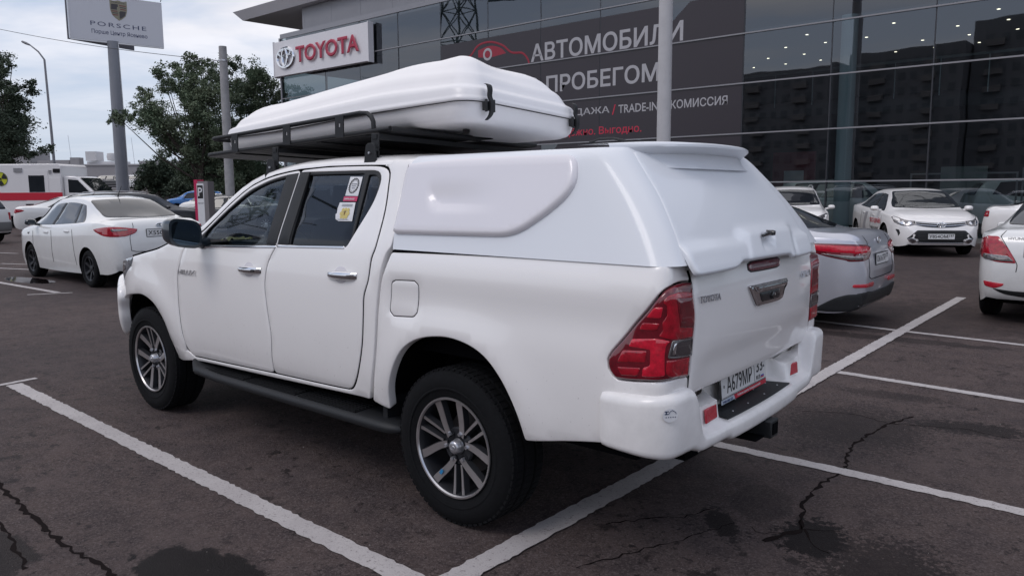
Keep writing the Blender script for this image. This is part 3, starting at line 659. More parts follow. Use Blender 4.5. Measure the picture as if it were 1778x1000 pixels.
# door handles: chrome grip over a recess cup
def handle(s, z, w, parent, m2=None):
    for mm in (None, mir):
        mb = MB(); rows = []
        for i in range(13):
            t = i/12; u = s+w/2-w*t; hgt = .0215*(math.sin(PI*min(1, max(0, .08+.84*t)))**.35)+.003*t; zc_ = z+.006*t
            x, y, _z = body(u, zc_); out_ = .030*(math.sin(PI*t)**.45)+.004
            rows.append([(x, y+out_*(.45+.55*math.cos(a)) if math.cos(a) > -.5 else y+out_*.2, zc_+hgt*math.sin(a)) for a in [2*PI*k/12 for k in range(12)]])
        mb.grid(rows, close_v=True)
        if mm: mb.v = [tuple(mm(v)) for v in mb.v]
        h = mb.build('door_handle', CHR, parent if not mm else m2)
        V, F = panel_mesh(body, [(s+.060*math.cos(a)+.01, z+.004+.046*math.sin(a)) for a in [2*PI*k/16 for k in range(16)]], sgn=-1, lift=.002, r=.006, depth=.006, res=.02, cr=0)
        mb = MB(); mb.add([mm(v) if mm else v for v in V], F); mb.build('handle_cup', MATS['handle_cup'], parent if not mm else m2)
mat('handle_cup', (.66, .63, .65), .28, coat=.8, noise=.01)
doors = [o for o in C.objects if o.name.startswith('front_door')]; rdoors = [o for o in C.objects if o.name.startswith('rear_door')]
handle(1.66, 1.118, .245, doors[0], doors[1]); handle(.775, 1.145, .245, rdoors[0], rdoors[1])
# round keyhole on the driver's grip
kx, ky, kz = body(1.585, 1.122); mb = MB(); mb.lathe([(0, ky+.0385), (.008, ky+.0385), (.009, ky+.03)], 14, 'y', (kx, 0, kz)); mb.build('key_cylinder', BLKG, doors[0])

# roof of the cab
def roof_row(x, zs):
    ys = side_y(x, zs); return [(ys-.001, zs), (ys-.010, zs+.018), (ys-.030, zs+.034), (ys-.07, zs+.046), (ys-.16, zs+.056), (ys-.32, zs+.066), (0, zs+.075)]
rows = []
seam = [(.445, 1.700), (.50, 1.708), (.58, 1.715), (.70, 1.7195), (.82, 1.722), (1.128, 1.724), (1.398, 1.714), (1.514, 1.703), (1.643, 1.686), (1.744, 1.664)]
for x, zs in seam:
    h = roof_row(x, zs); rows.append([(x, y, z) for y, z in h]+[(x, -y, z) for y, z in h[::-1][1:]])
r0 = [(x-.02, y*.99, z-.012) for x, y, z in rows[0]]; r1 = [(x-.03, y*.96, z-.06) for x, y, z in rows[0]]
mb = MB(); mb.grid([r1, r0]+rows); mb.build('cab_roof', P_WHITE, T, sharp=60)
# windscreen pillars and windscreen
pil = [(1.744, 1.664), (1.854, 1.628), (1.945, 1.581), (2.052, 1.508), (2.155, 1.424), (2.26, 1.343), (2.40, 1.275), (2.62, 1.235)]
def prow(x, z):
    y = side_y(x, z); return [(x, y-.001, z), (x+.012, y-.006, z+.016), (x+.035, y-.020, z+.026), (x+.07, y-.055, z+.024), (x+.085, y-.085, z+.010)]
for sg in (1, -1):
    mb = MB(); mb.grid([[(a, b*sg, c) for a, b, c in prow(x, z)] for x, z in pil]); mb.build('windscreen_pillar', P_WHITE, T, sharp=60)
rows = []
for x, z in pil:
    a = prow(x, z)[-1]; rows.append([(a[0]+.10*(1-(t)**2), a[1]*t, a[2]+.02*(1-t*t)) for t in [1-.25*k for k in range(9)]])
mb = MB(); mb.grid(rows); mb.build('windscreen', GTRK_F, T, sharp=60)
mb = MB(); mb.grid([[(x, y*t, z) for t in (1, .5, 0, -.5, -1)] for x, y, z in [(.47, .66, 1.70), (.46, .84, 1.32)]]); mb.build('cab_rear_window', GTRK_R, T)
# bonnet, front face
mb = MB(); rows = []
for x, zz, yy in [(2.58, 1.262, .80), (2.70, 1.240, .84), (2.84, 1.203, .862), (2.97, 1.175, .862), (3.24, 1.128, .84), (3.45, 1.105, .80), (3.66, 1.07, .74), (3.82, 1.03, .66), (3.93, .97, .58)]:
    bu = [(1, -.004), (.985, .012), (.9, .030), (.78, .036), (.70, .050), (.45, .060), (0, .066)]
    rows.append([(x+.12*(1-t*t)*smooth(3.2, 3.9, x), yy*t, zz+dz) for t, dz in bu]+[(x+.12*(1-t*t)*smooth(3.2, 3.9, x), -yy*t, zz+dz) for t, dz in bu[::-1][1:]])
mb.grid(rows); mb.build('bonnet', P_WHITE, T, sharp=60)
def yf(t): return 3.98+.11*(1-t*t)
mb = MB(); mb.grid([[(yf(t)+dx_, .60*t, z) for t in [1-.2*k for k in range(11)]] for z, dx_ in ((.98, -.07), (.92, -.01), (.80, .02), (.68, .03), (.60, .02))]); gr = mb.build('grille', BLK, T, sharp=60)
for k in range(4):
    mb = MB(); z = .70+.065*k; mb.tube([(yf(t)+.03, .56*t, z) for t in [1-.2*j for j in range(11)]], .012, 6); mb.build('grille_bar', CHR, gr)
mb = MB(); mb.grid([[(yf(t)+dx_, .62*t, z) for t in [1-.2*k for k in range(11)]] for z, dx_ in ((.60, .02), (.58, .05), (.50, .055), (.44, .02), (.42, -.06))]); mb.build('front_bumper', P_WHITE, T, sharp=60)

# tailgate with its fittings
tg = [(-1.292, 1.300), (-1.302, 1.226), (-1.306, 1.131), (-1.306, 1.007), (-1.300, .873), (-1.302, .80), (-1.33, .786), (-2.05, .778), (-2.74, .772), (-2.775, .80), (-2.785, .871), (-2.79, 1.0), (-2.785, 1.152), (-2.76, 1.29), (-2.05, 1.31)]
def tgs(s, z):
    p = Vector(body(s, z)); t = (-1.30-s)/1.48; k = max(0, min(1, t*8, (1-t)*8)); k = k*k*(3-2*k)
    p.x -= k*(.006*math.exp(-((z-1.0)/.07)**2)+.010*smooth(.86, .92, z)*smooth(1.06, .98, z)*0 - .010*smooth(.95, .88, z))
    return p
TG = panel('tailgate', tgs, tg, P_WHITE, T, res=.03, depth=.05, r=.006, cr=.01, sgn=-1)
def PT(name, poly, m, parent, **kw): return panel(name, tgs, poly, m, parent, sgn=-1, **kw)
bl = PT('high_brake_lamp_bezel', [(-1.818, 1.258), (-1.85, 1.267), (-2.205, 1.262), (-2.232, 1.248), (-2.218, 1.220), (-2.175, 1.214), (-1.855, 1.220), (-1.82, 1.232)], BLK, TG, lift=.003, depth=.01, r=.002, cr=0, res=.03)
PT('high_brake_lamp', [(-1.825, 1.254), (-1.86, 1.262), (-2.198, 1.257), (-2.224, 1.245), (-2.212, 1.224), (-2.17, 1.219), (-1.857, 1.225), (-1.826, 1.235)], mat('brake_lamp_dark', (.14, .010, .025), .18, coat=.8), TG, lift=.007, depth=.01, r=.004, cr=0, res=.03)
hd = [(-1.80, 1.166), (-2.295, 1.157), (-2.290, 1.125), (-2.245, 1.105), (-2.215, 1.068), (-2.138, 1.060), (-1.90, 1.066), (-1.875, 1.070), (-1.835, 1.115)]
hb = PT('tailgate_handle', hd, CHR, TG, lift=.014, depth=.02, r=.008, cr=.012, res=.02)
PT('handle_recess', [(-1.90, 1.128), (-2.17, 1.122), (-2.15, 1.078), (-1.925, 1.083)], mat('handle_recess_dark', (.05, .05, .055), .2, metal=.7), hb, lift=.0155, depth=.004, r=.002, cr=.01)
PT('handle_grip', [(-1.85, 1.160), (-2.26, 1.152), (-2.25, 1.128), (-1.87, 1.134)], CHR, hb, lift=.026, depth=.02, r=.008, cr=.008)
PT('camera_lens', [(-2.06+.022*math.cos(a), 1.098+.018*math.sin(a)) for a in [2*PI*k/12 for k in range(12)]], BLKG, hb, lift=.024, depth=.01, r=.003, cr=0)
def body_text(name, s, poly0, poly1, h, m, parent, M=tgs, shear=0, bold=.012, lift=.006):
    a = Vector(M(*poly0)); b = Vector(M(*poly1)); r_ = (b-a); nrm = r_.cross(Vector((0, 0, 1))).normalized()
    return text(name, s, m, parent, a+nrm*lift, r_, (0, 0, 1), height=h, width=r_.length, bold=bold, thick=.004, shear=shear)
body_text('maker_lettering', 'TOYOTA', (-1.332, 1.145), (-1.512, 1.141), .028, STL, TG, bold=.015)
body_text('model_lettering', 'HILUX', (-2.52, 1.132), (-2.70, 1.130), .034, STL, TG, shear=.25, bold=.015)
body_text('model_lettering', 'HILUX', (2.535, 1.040), (2.300, 1.046), .032, STL, T, M=body, shear=.3, bold=.02)
# window stickers on the rear door glass
def sgl(s, z): p = Vector(body(s, z)); p.y -= .008; return p
s1 = panel('sticker', sgl, [(.92, 1.660), (.815, 1.658), (.803, 1.556), (.913, 1.558)], STKW, rdoors[0], sgn=-1, lift=0, depth=.001, r=.0005, cr=0, seg=.05)
panel('sticker_band', sgl, [(.92, 1.554), (.803, 1.553), (.800, 1.528), (.918, 1.529)], STKP, s1, sgn=-1, lift=0, depth=.001, r=.0005, cr=0, seg=.05)
M_ = frame(Vector(sgl(.862, 1.612))+Vector((0, .003, 0)), (-1, 0, 0), (0, -.42, 1)); mb = MB(); ring(mb, M_, .036, .040, .0016, 26); ring(mb, M_, .029, .033, .0007, 26)
for k in range(20):
    a = 2*PI*k/20; mb.tube([M_ @ Vector((.036*math.cos(a), .040*math.sin(a), 0)), M_ @ Vector((.041*math.cos(a), .045*math.sin(a), 0))], .0022, 4)
mb.build('sticker_emblem', INK, s1)
for t_, zz in (('ГАРАНТ', 1.606), ('КЛУБ', 1.592)): pass
mb = MB()
for k in range(3): mb.box(-.020+.004*k, .020-.004*k, -.002, .002, -.0005, .0005, M_ @ Matrix.Translation((0, .010-.012*k, 0)))
mb.build('sticker_print', mat('sticker_grey_print', (.30, .31, .34), .6), s1)
text('sticker_lettering', 'WWW.4X4.RU', STKW, s1, Vector(sgl(.905, 1.5355))+Vector((0, .003, 0)), (-1, 0, 0), (0, -.42, 1), height=.011, width=.085, thick=.001)
s2 = panel('sticker', sgl, [(.940, 1.522), (.806, 1.523), (.785, 1.425), (.900, 1.424), (.931, 1.434), (.944, 1.46), (.935, 1.465), (.943, 1.49)], STKW, rdoors[0], sgn=-1, lift=0, depth=.001, r=.0005, cr=0, seg=.05)
M_ = frame(Vector(sgl(.865, 1.470))+Vector((0, .003, 0)), (-1, 0, 0), (0, -.42, 1)); mb = MB()
for a, b in ((-.022, .014), (0, .016), (.022, .014), (-.03, -.006), (-.010, -.008), (.010, -.008), (.030, -.006), (-.02, -.024), (.002, -.026), (.022, -.024)):
    mb.add([M_ @ Vector((a+.0125*math.cos(PI/3*k+PI/6), b+.0125*math.sin(PI/3*k+PI/6), 0)) for k in range(6)], [(0, 1, 2, 3, 4, 5)])
mb.build('honeycomb_print', STKY, s2)
mb = MB(); mb.add([M_ @ Vector((.006*math.cos(PI/5*k), -.003+.014*math.sin(PI/5*k), .0008)) for k in range(10)], [tuple(range(10))]); mb.build('bee_print', mat('bee_brown', (.18, .10, .03), .6), s2)
mb = MB()
for zz in (.046, .038, -.040): mb.box(-.045, .045, zz-.0015, zz+.0015, -.0005, .0005, M_)
mb.build('sticker_print', MATS['sticker_grey_print'], s2)

# cargo canopy
def can_strip(mm):
    rows = []
    th = PI/2-math.atan(.36)-.05; W_ = [1.300, 1.315, 1.34, 1.37]+[1.40+.03*k for k in range(10)]+[1.70+.085*th*k/7 for k in range(8)]
    for w in W_:
        fr_ = interp([1.30, 1.376, 1.55, 1.678, 1.74], [.388, .404, .421, .413, .40], min(w, 1.74)); xr = can_rear(min(w, 1.78)); s1 = xr+RK; row = []
        for k in range(9): row.append(fr_+(s1-fr_)*k/8)
        row += [s1-PI/2*RK*k/6 for k in range(1, 7)]
        e = s1-PI/2*RK; y = Vector(canopy(e, w)).y; row += [e-y*k/8 for k in range(1, 9)]
        rows.append([canopy(s, w) for s in row])
    if mm: rows = [[(p[0]+.0+(mirx(p)), -p[1], p[2]) for p in r] for r in rows]
    return rows
def mirx(p): return 0
Lr = can_strip(False)
# right half follows the skew of the tail so that the two halves meet in the middle
def rp_(p):
    y = -p[1]; k = 1-smooth(-1.1, -.5, p[0]); return (p[0]+.042*2*abs(y)*k if p[0] < -.5 else p[0], y, p[2])
Rr_ = []
for row in Lr:
    rr = []
    for j, q in enumerate(row):
        k = 1-smooth(-1.0, -.3, q[0]); rr.append((q[0]+.042*2*q[1]*k, -q[1], q[2]))
    Rr_.append(rr)
mb = MB(); rows = [l_+r_[::-1] for l_, r_ in zip(Lr, Rr_)]; mb.grid(rows, close_v=True)
top = [tuple(p) for p in rows[-1]]; n0 = len(mb.v); mb.v += [(x*.5-.08, y*.5, z+.022) for x, y, z in top]; nn_ = len(top); b0 = n0-nn_
mb.f += [(b0+i, b0+(i+1) % nn_, n0+(i+1) % nn_, n0+i) for i in range(nn_)]; mb.f.append(tuple(range(n0, n0+nn_)))
CAN = mb.build('canopy_shell', P_CAN, T, sharp=40)
def hatchM(s, w):
    p = Vector(canopy(s, w)); q = Vector((p.x, p.y, p.z))
    # pressed-in L shaped bay that fades out towards the rear and the top
    xx = .215-s; zz = w-1.487
    r0_ = .11; ddx = xx-.06*0; 
    # distance inside a rounded corner at (0,0)
    if xx < r0_ and zz < r0_: d = r0_-math.hypot(r0_-xx, r0_-zz)
    else: d = min(xx, zz)
    dep = smooth(-.012, .022, d)*(1-smooth(.10, .52, xx))*(1-smooth(.04, .15, zz))
    q.y -= .020*dep
    return q
hatch = [(.409, 1.712), (.235, 1.722), (-.121, 1.728), (-.4, 1.728), (-.569, 1.725), (-.598, 1.713), (-.617, 1.686), (-.628, 1.649), (-.629, 1.612), (-.619, 1.582), (-.597, 1.548), (-.557, 1.511), (-.51, 1.474), (-.46, 1.441), (-.415, 1.414), (-.361, 1.393), (-.309, 1.383), (-.23, 1.380), (.025, 1.376), (.380, 1.372), (.402, 1.378), (.406, 1.40), (.404, 1.422), (.408, 1.543), (.415, 1.658)]
V, F = panel_mesh(hatchM, hatch, sgn=-1, lift=.024, r=.020, depth=.034, res=.02, cr=.01, seg=.02)
for mm in (None, mir):
    mb = MB(); mb.add([mm(v) if mm else v for v in V], F); mb.build('side_hatch', mat('hatch_white', (.77, .745, .775), .28, coat=.7, noise=.006, nscale=4), T, 50)
# dark strip painting shade into the gap between canopy and bed rail
mb = MB(); mb.box(-.96, .405, -.868, .868, 1.285, 1.299); mb.build('rail_gap_shade', VOID, T)
def doorM(s, w):
    p = Vector(canopy(s, max(w, 1.18)))
    if w < 1.31: p.z = w; 
    b = 0
    if s > -1.70: b = .024*smooth(1.385, 1.350, w)*smooth(-1.12, -1.19, s)+.0*w
    k = smooth(-1.60, -1.74, s)*smooth(-2.38, -2.24, s); b = max(b, .030*smooth(1.420, 1.388, w)*k)
    k = smooth(-2.24, -2.34, s)*smooth(-2.63, -2.56, s); b = max(b, .024*smooth(1.375, 1.348, w)*k)
    # finger pocket under the lock
    b -= .022*smooth(.085, .055, abs(s+1.935))*smooth(.028, .012, abs(w-1.352))*(1 if w < 1.40 else 0)
    b -= .004*smooth(1.405, 1.415, w)*smooth(-1.2, -1.25, s)*0
    p.x -= b+.004; return p
cdoor = [(-.855, 1.755), (-.94, 1.655), (-1.028, 1.553), (-1.110, 1.43), (-1.172, 1.332), (-1.212, 1.292), (-1.240, 1.272), (-1.30, 1.268), (-1.575, 1.272), (-1.640, 1.290), (-1.68, 1.292), (-2.195, 1.284), (-2.245, 1.268), (-2.555, 1.268), (-2.600, 1.296), (-2.545, 1.375), (-2.451, 1.480), (-2.34, 1.579), (-2.22, 1.669), (-2.14, 1.755)]
CD = panel('canopy_rear_door', doorM, cdoor, P_CAN, T, res=.016, depth=.02, r=.008, cr=.015, seg=.02, sgn=-1)
p_ = [Vector(doorM(-1.83-.03*k, 1.377+.003*math.sin(k)))+Vector((-.016, 0, .002*k)) for k in range(5)]
mb = MB(); mb.tube(p_, [.007, .010, .0105, .010, .008], 8); lt_ = mb.build('door_latch', BLKG, CD)
mb = MB(); q = Vector(doorM(-1.95, 1.378)); mb.lathe([(0, q.x-.030), (.011, q.x-.028), (.013, q.x-.020), (.013, q.x+.01)], 14, 'x', (0, q.y, q.z+.006)); mb.build('lock_barrel', BLKG, CD)
# spoiler lip over the rear door
rows = []
for i in range(33):
    t = -1+2*i/32; y = .655*t; k = max(0, 1-abs(t)**3.2); xo = .042*(.6-y)*.8; b0 = -.755+xo-.02*(1-t*t)
    zt_ = 1.779+.014*(1-t*t); kk = .12+.88*k
    rows.append([(-.50, y, zt_-.004), (-.62, y, zt_), (b0-.05*kk, y, zt_-.001), (b0-.135*kk, y, zt_-.008), (b0-.150*kk, y, zt_-.015), (b0-.152*kk, y, zt_-.026), (b0-.134*kk, y, zt_-.036), (b0-.072*kk-.01, y, zt_-.055), (b0-.060*kk-.035, y, zt_-.085), (b0-.02*kk-.095, y, 1.672), (b0-.04, y, 1.655)])
    g = .60+.40*max(0, 1-abs(t)**5); cx_ = -.60+xo*.5; rows[-1] = [(cx_+(x-cx_)*g, y_, 1.70+(z-1.70)*(.80+.20*g)) for x, y_, z in rows[-1]]
mb = MB(); mb.grid(rows); mb.build('canopy_spoiler', P_CAN, T, sharp=50)
# folded roof bar feet on the canopy
mb = MB(); mb.tube([(-.50, .50, 1.790), (-.54, .49, 1.803), (-.60, .47, 1.805), (-.66, .46, 1.792)], .006, 6); mb.build('roof_antenna_cable', BLK, T)

# ------------------------------------------------------------------ wheels
def tyre_mesh(Rt, wd, rb, blocks=0):
    h = wd/2; mb = MB()
    mb.lathe([(rb-.01, h*.80), (rb+.004, h*.86), (rb+.02, h*.90), (rb+(Rt-rb)*.35, h*1.0), (rb+(Rt-rb)*.62, h*1.0), (Rt-.030, h*.93), (Rt-.012, h*.84), (Rt-.004, h*.72), (Rt-.003, h*.34), (Rt-.013, h*.33), (Rt-.013, h*.26), (Rt-.003, h*.25), (Rt-.003, -h*.25), (Rt-.013, -h*.26), (Rt-.013, -h*.33), (Rt-.003, -h*.34), (Rt-.004, -h*.72), (Rt-.030, -h*.93), (rb+(Rt-rb)*.5, -h), (rb-.01, -h*.8)], 64)
    # raised sidewall ring
    mb.lathe([(rb+(Rt-rb)*.30, h*1.0), (rb+(Rt-rb)*.32, h*1.012), (rb+(Rt-rb)*.36, h*1.012), (rb+(Rt-rb)*.38, h*1.0)], 64)
    for k in range(blocks):
        t = 2*PI*k/blocks
        for sg, a0, a1 in ((1, .36, .70), (-1, .36, .70), (1, -.22, .22)):
            M = Matrix.Rotation(-t+(.5*PI/blocks if sg < 0 else 0), 4, 'Y'); wdt = PI*Rt/blocks*.72
            mb.box(-wdt, wdt, sg*h*a0 if a0 > 0 else h*a0, sg*h*a1, Rt-.006, Rt-.0005, M)
        M = Matrix.Rotation(-t, 4, 'Y')
        mb.box(-wdt, wdt*.9, h*.74, h*.86, Rt-.020, Rt-.0055, M)
    return mb.mesh('tyre', 40)
def spoke_pts(a0, a1, r0, r1, w0, w1, yf, n=7):
    """centre line from polar (a0,r0) to (a1,r1); angles clockwise from up as seen from outside (image right = -x)"""
    rows = []
    for i in range(n):
        t = i/(n-1); r = r0+(r1-r0)*t; a = R(a0+(a1-a0)*(1-(1-t)**1.8)); w = w0+(w1-w0)*t
        c = Vector((-math.sin(a)*r, math.cos(a)*r)); tang = Vector((-math.cos(a), -math.sin(a)))
        rows.append((c, tang, w/2, yf(r)))
    return rows
TY_BIG = tyre_mesh(.380, .262, .238, 66)
def big_wheel(rot, loc, left=True):
    sg = 1
    mb = MB(); mb.lathe([(.238, .112), (.243, .118), (.241, .124), (.234, .124), (.229, .116), (.222, .085), (.212, .0), (.205, -.09), (.20, -.1), (.20, -.105), (.0, -.105)], 64)
    w = mb.build('wheel', ALD, T); w.location = loc; w.rotation_euler = (0, 0, 0 if left else PI)
    mb = MB(); mb.lathe([(.2285, .117), (.2335, .1248), (.2415, .1248), (.2435, .119)], 64); mb.build('rim_lip', ALU, w)
    t = link('tyre', TY_BIG, RUB, w)
    mb = MB(); mb.lathe([(0, -.02), (.15, -.02), (.155, -.03), (.155, -.045), (0, -.045)], 40); mb.build('brake_disc', mat('brake_steel', (.16, .15, .15), .35, metal=.8), w)
    mb = MB(); mb.box(-.14, -.04, -.06, .0, -.02, .12); mb.build('brake_caliper', BLK, w, bevel=.01)
    yf = lambda r: .088+.022*((r-.05)/.18)**1.4
    # dark backing: hub and spoke bodies
    mb = MB(); mb.lathe([(0, .070), (.045, .074), (.085, .080), (.092, .072), (.088, .03), (.07, -.02), (0, -.02)], 40)
    thick = []; thin = []
    for c in (0, 120, 240):
        for s in (-1, 1):
            thick.append(spoke_pts(rot+c+s*38, rot+c+s*18, .062, .233, .034, .043, yf)); thin.append(spoke_pts(rot+60+c+s*13, rot+60+c+s*7.5, .088, .233, .011, .017, yf))
    for S_, e in [(q, .006) for q in thick]+[(q, .008) for q in thin]:
        rows = []
        for c, tg_, w_, y in S_:
            a = c+tg_*w_; b = c-tg_*w_; a2 = c+tg_*(w_+e); b2 = c-tg_*(w_+e)
            rows.append([(a.x, y-.0015, a.y), (b.x, y-.0015, b.y), (b2.x, y-.03, b2.y), (a2.x, y-.03, a2.y)])
        mb.grid(rows, close_v=True)
    mb.build('rim_body', ALD, w)
    for S_ in thick+thin:
        m2 = MB(); rows = []
        for c, tg_, w_, y in S_:
            a = c+tg_*w_*.94; b = c-tg_*w_*.94; rows.append([(a.x, y-.002, a.y), (a.x*.999, y+.001, a.y*.999), (b.x*.999, y+.001, b.y*.999), (b.x, y-.002, b.y)])
        m2.grid(rows); m2.build('spoke', ALU, w)
    mb = MB(); mb.lathe([(0, .116), (.020, .116), (.027, .113), (.031, .108), (.034, .085), (.038, .078)], 32); cap = mb.build('hub_cap', STL, w)
    oval_emblem('emblem', STL, cap, (0, .117, 0), (-1, 0, 0), (0, 0, 1), .030, .0016)
    for k in range(6):
        a = R(rot+30+60*k); m2 = MB(); m2.lathe([(0, .100), (.0085, .100), (.0105, .095), (.0105, .070)], 6, 'y', (-math.sin(a)*.0695, 0, math.cos(a)*.0695)); m2.build('lug_nut', STL, w, sharp=20)
        m2 = MB(); m2.lathe([(.0125, .072), (.017, .083), (.0205, .0835), (.0205, .07)], 14, 'y', (-math.sin(a)*.0695, 0, math.cos(a)*.0695)); m2.build('nut_seat', ALD, w)
    return w
wr_ = big_wheel(-8, (0, .775, .380))
mb = MB(); a = R(212); M = frame((-math.sin(a)*.165, .107, math.cos(a)*.165), (-math.cos(a), 0, -math.sin(a)), (-math.sin(a), .1, math.cos(a))); mb.box(-.008, .008, -.012, .012, 0, .0012, M); mb.build('blue_tape', mat('blue_tape', (.02, .20, .42), .5), wr_)
big_wheel(54, (3.085, .775, .380)); big_wheel(10, (0, -.775, .380), False); big_wheel(40, (3.085, -.775, .380), False)

# wheel arch liners, chassis, hollow body filler
for cx in (0, 3.085):
    for sg in (1, -1):
        mb = MB(); rows = []
        for i in range(19):
            a = R(17+146*i/18); r = .515; rows.append([(cx+r*math.cos(a), sg*y, .385+r*math.sin(a)) for y in (min(.885, side_y(cx+r*math.cos(a), .385+r*math.sin(a))-.04), .60, .42)])
        mb.grid(rows); mb.v += [(cx+.515*math.cos(R(17+146*i/18)), sg*.42, .385+.515*math.sin(R(17+146*i/18))) for i in range(19)]; mb.f.append(tuple(range(len(mb.v)-19, len(mb.v)))); mb.build('wheel_arch_liner', VOID, T)
mb = MB()
for sg in (1, -1):
    for x0, x1 in ((-.97, -.56), (.58, 2.50)):
        mb.box(x0, x1, sg*.50, sg*.845, .53, 1.24)
    mb.box(-.95, 3.25, sg*.50, sg*.80, .92, 1.10); mb.box(-.95, .52, sg*.40, sg*.80, .80, 1.26)
    mb.box(-.98, 3.9, sg*.34, sg*.46, .42, .58)
mb.box(-.98, -.93, -.76, .76, .72, 1.26); mb.box(-.6, 3.7, -.5, .5, .50, .80); mb.box(3.6, 3.95, -.55, .55, .45, .95); mb.box(.55, 2.5, -.84, .84, .55, 1.20)
mb.build('inner_structure', VOID, T)
mb = MB(); mb.box(.75, 1.75, .08, .60, .27, .52); mb.build('tank_shade_block', VOID, T, bevel=.04)  # tank, drivetrain and spare wheel blocks added to darken the ground beneath
mb = MB(); mb.box(1.2, 2.6, -.22, .06, .24, .52); mb.tube([(.1, 0, .36), (1.3, -.08, .36)], .045, 8); mb.build('drivetrain_shade_block', VOID, T)
mb = MB(); mb.lathe([(0, -.12), (.37, -.10), (.38, 0), (.37, .10), (0, .12)], 28, 'z', (-.52, 0, .55)); mb.build('spare_shade_block', VOID, T)
mb = MB(); mb.box(2.65, 3.6, -.42, .42, .27, .5); mb.build('engine_guard', VOID, T)
mb = MB(); mb.tube([(0, -.7, .36), (0, .7, .36)], .05, 12); mb.lathe([(0, -.16), (.10, -.13), (.14, 0), (.10, .13), (0, .16)], 20, 'y', (0, 0, .36)); mb.tube([(-.05, .48, .45), (-.4, .48, .55), (-.9, .48, .62)], .03, 8); mb.build('rear_axle', BLK, T)
for sx, x0 in ((1, .60), (-1, -.60)): pass
mb = MB(); mb.box(.50, .535, .60, .86, .36, .60); mb.build('mud_flap', BLK, T, bevel=.004)

# rear step bumper
plan = [(-.855, .925), (-.90, .938), (-1.0, .944), (-1.06, .938), (-1.11, .915), (-1.14, .875), (-1.150, .82), (-1.152, .76), (-1.155, .715), (-1.160, .66), (-1.165, .60), (-1.176, .43), (-1.180, .375), (-1.188, .2), (-1.19, 0)]
sA = [(-.10, .584), (-.018, .586), (-.005, .591), (.002, .602), (.004, .616), (.007, .765), (.005, .782), (-.003, .797), (-.017, .806), (-.036, .810), (-.075, .808), (-.10, .70)]
sB = [(-.12, .572), (-.024, .574), (-.008, .579), (.001, .591), (.004, .606), (.008, .785), (.006, .803), (-.002, .817), (-.016, .825), (-.036, .829), (-.085, .825), (-.13, .70)]
sC = [(-.12, .546), (-.034, .547), (-.014, .551), (-.004, .560), (.0, .572), (.002, .592), (-.002, .604), (-.012, .612), (-.042, .618), (-.056, .630), (-.064, .705), (-.14, .722)]
sD = [(-.12, .530), (-.034, .531), (-.014, .535), (-.004, .543), (.0, .555), (.002, .590), (-.002, .602), (-.010, .610), (-.024, .614), (-.10, .614), (-.170, .614), (-.175, .775)]
mixs = lambda a, b, t: [(p[0]*(1-t)+q[0]*t, p[1]*(1-t)+q[1]*t) for p, q in zip(a, b)]
key = [sA, mixs(sA, sB, .1), mixs(sA, sB, .35), mixs(sA, sB, .6), mixs(sA, sB, .85), sB, sB, sB, mixs(sB, sC, .12), mixs(sB, sC, .85), sC, sC, mixs(sC, sD, .9), sD, sD]
def sub(seq, n):     # catmull through lists of tuples
    o = []
    for i in range(len(seq)-1):
        p0, p1, p2, p3 = seq[max(i-1, 0)], seq[i], seq[i+1], seq[min(i+2, len(seq)-1)]
        for j in range(n):
            t = j/n
            o.append([tuple(.5*((2*b)+(-a+c)*t+(2*a-5*b+4*c-d)*t*t+(-a+3*b-3*c+d)*t**3) for a, b, c, d in zip(q0, q1, q2, q3)) for q0, q1, q2, q3 in zip(p0, p1, p2, p3)])
    o.append(seq[-1]); return o
fulls = []
for i, (pp, ss) in enumerate(zip(plan, key)):
    a = Vector(plan[max(i-1, 0)]); b = Vector(plan[min(i+1, len(plan)-1)]); d = (b-a).normalized(); nn = Vector((d.y, -d.x))
    if i == len(plan)-1: nn = Vector((-1, 0))
    nn = nn if nn.dot(Vector((pp[0]+.6, pp[1]))) > 0 else -nn
    fulls.append([(pp[0]+nn.x*o_, pp[1]+nn.y*o_, z) for o_, z in ss])
rows = sub(fulls, 4)
first = [(x+.0, y-.03, z) for x, y, z in rows[0]]
rows = [[(x+.004, y-.012, z) for x, y, z in rows[0]]]+rows
SKB = .045
def mirB(p): return (p[0]+SKB*(1-smooth(-1.1, -.7, p[0])), -p[1], p[2])
rows2 = [[(p[0]+SKB*.5*max(0, 1-abs(p[1])/.7)*(1 if p[0] < -.95 else 0), p[1], p[2]) for p in r] for r in rows]
rowsR2 = []
for r in rows[:-1][::-1]: rowsR2.append([(q[0]-SKB*.5*max(0, 1-abs(q[1])/.7)*(1 if p[0] < -.95 else 0), q[1], q[2]) for p, q in ((p, mirB(p)) for p in r)])
mb = MB(); mb.grid(sub(rows2+rowsR2, 2)); mb.v = mb.v
nr = len(rows2[0]); tot = len(mb.v)//nr; mb.f.append(tuple(range(nr))); mb.f.append(tuple(range((tot-1)*nr, tot*nr))[::-1])
BU = mb.build('rear_bumper', P_BUMP, T, sharp=50)
mb = MB(); rows = []
for i in range(17):
    y = .385-.77*i/16; off = .022*(1-y/.7)
    rows.append([(-1.020+off, y*.90, .6160), (-1.023+off, y*.90, .6195), (-1.140+off-.012*(1-(y/.4)**2), y, .6195), (-1.144+off-.012*(1-(y/.4)**2), y, .6155)])
mb.grid(rows); sp_ = mb.build('step_pad', BLK, BU)
for x, y in ((-1.05, .28), (-1.115, .26), (-1.05, .08), (-1.05, -.14), (-1.12, .10), (-1.12, -.10), (-1.11, -.30), (-1.05, -.30)):
    off = .022*(1-y/.7); mb = MB(); mb.lathe([(0, .6225), (.003, .622), (.0045, .6195)], 10, 'z', (x+off, y, 0)); mb.build('screw', STL, sp_)
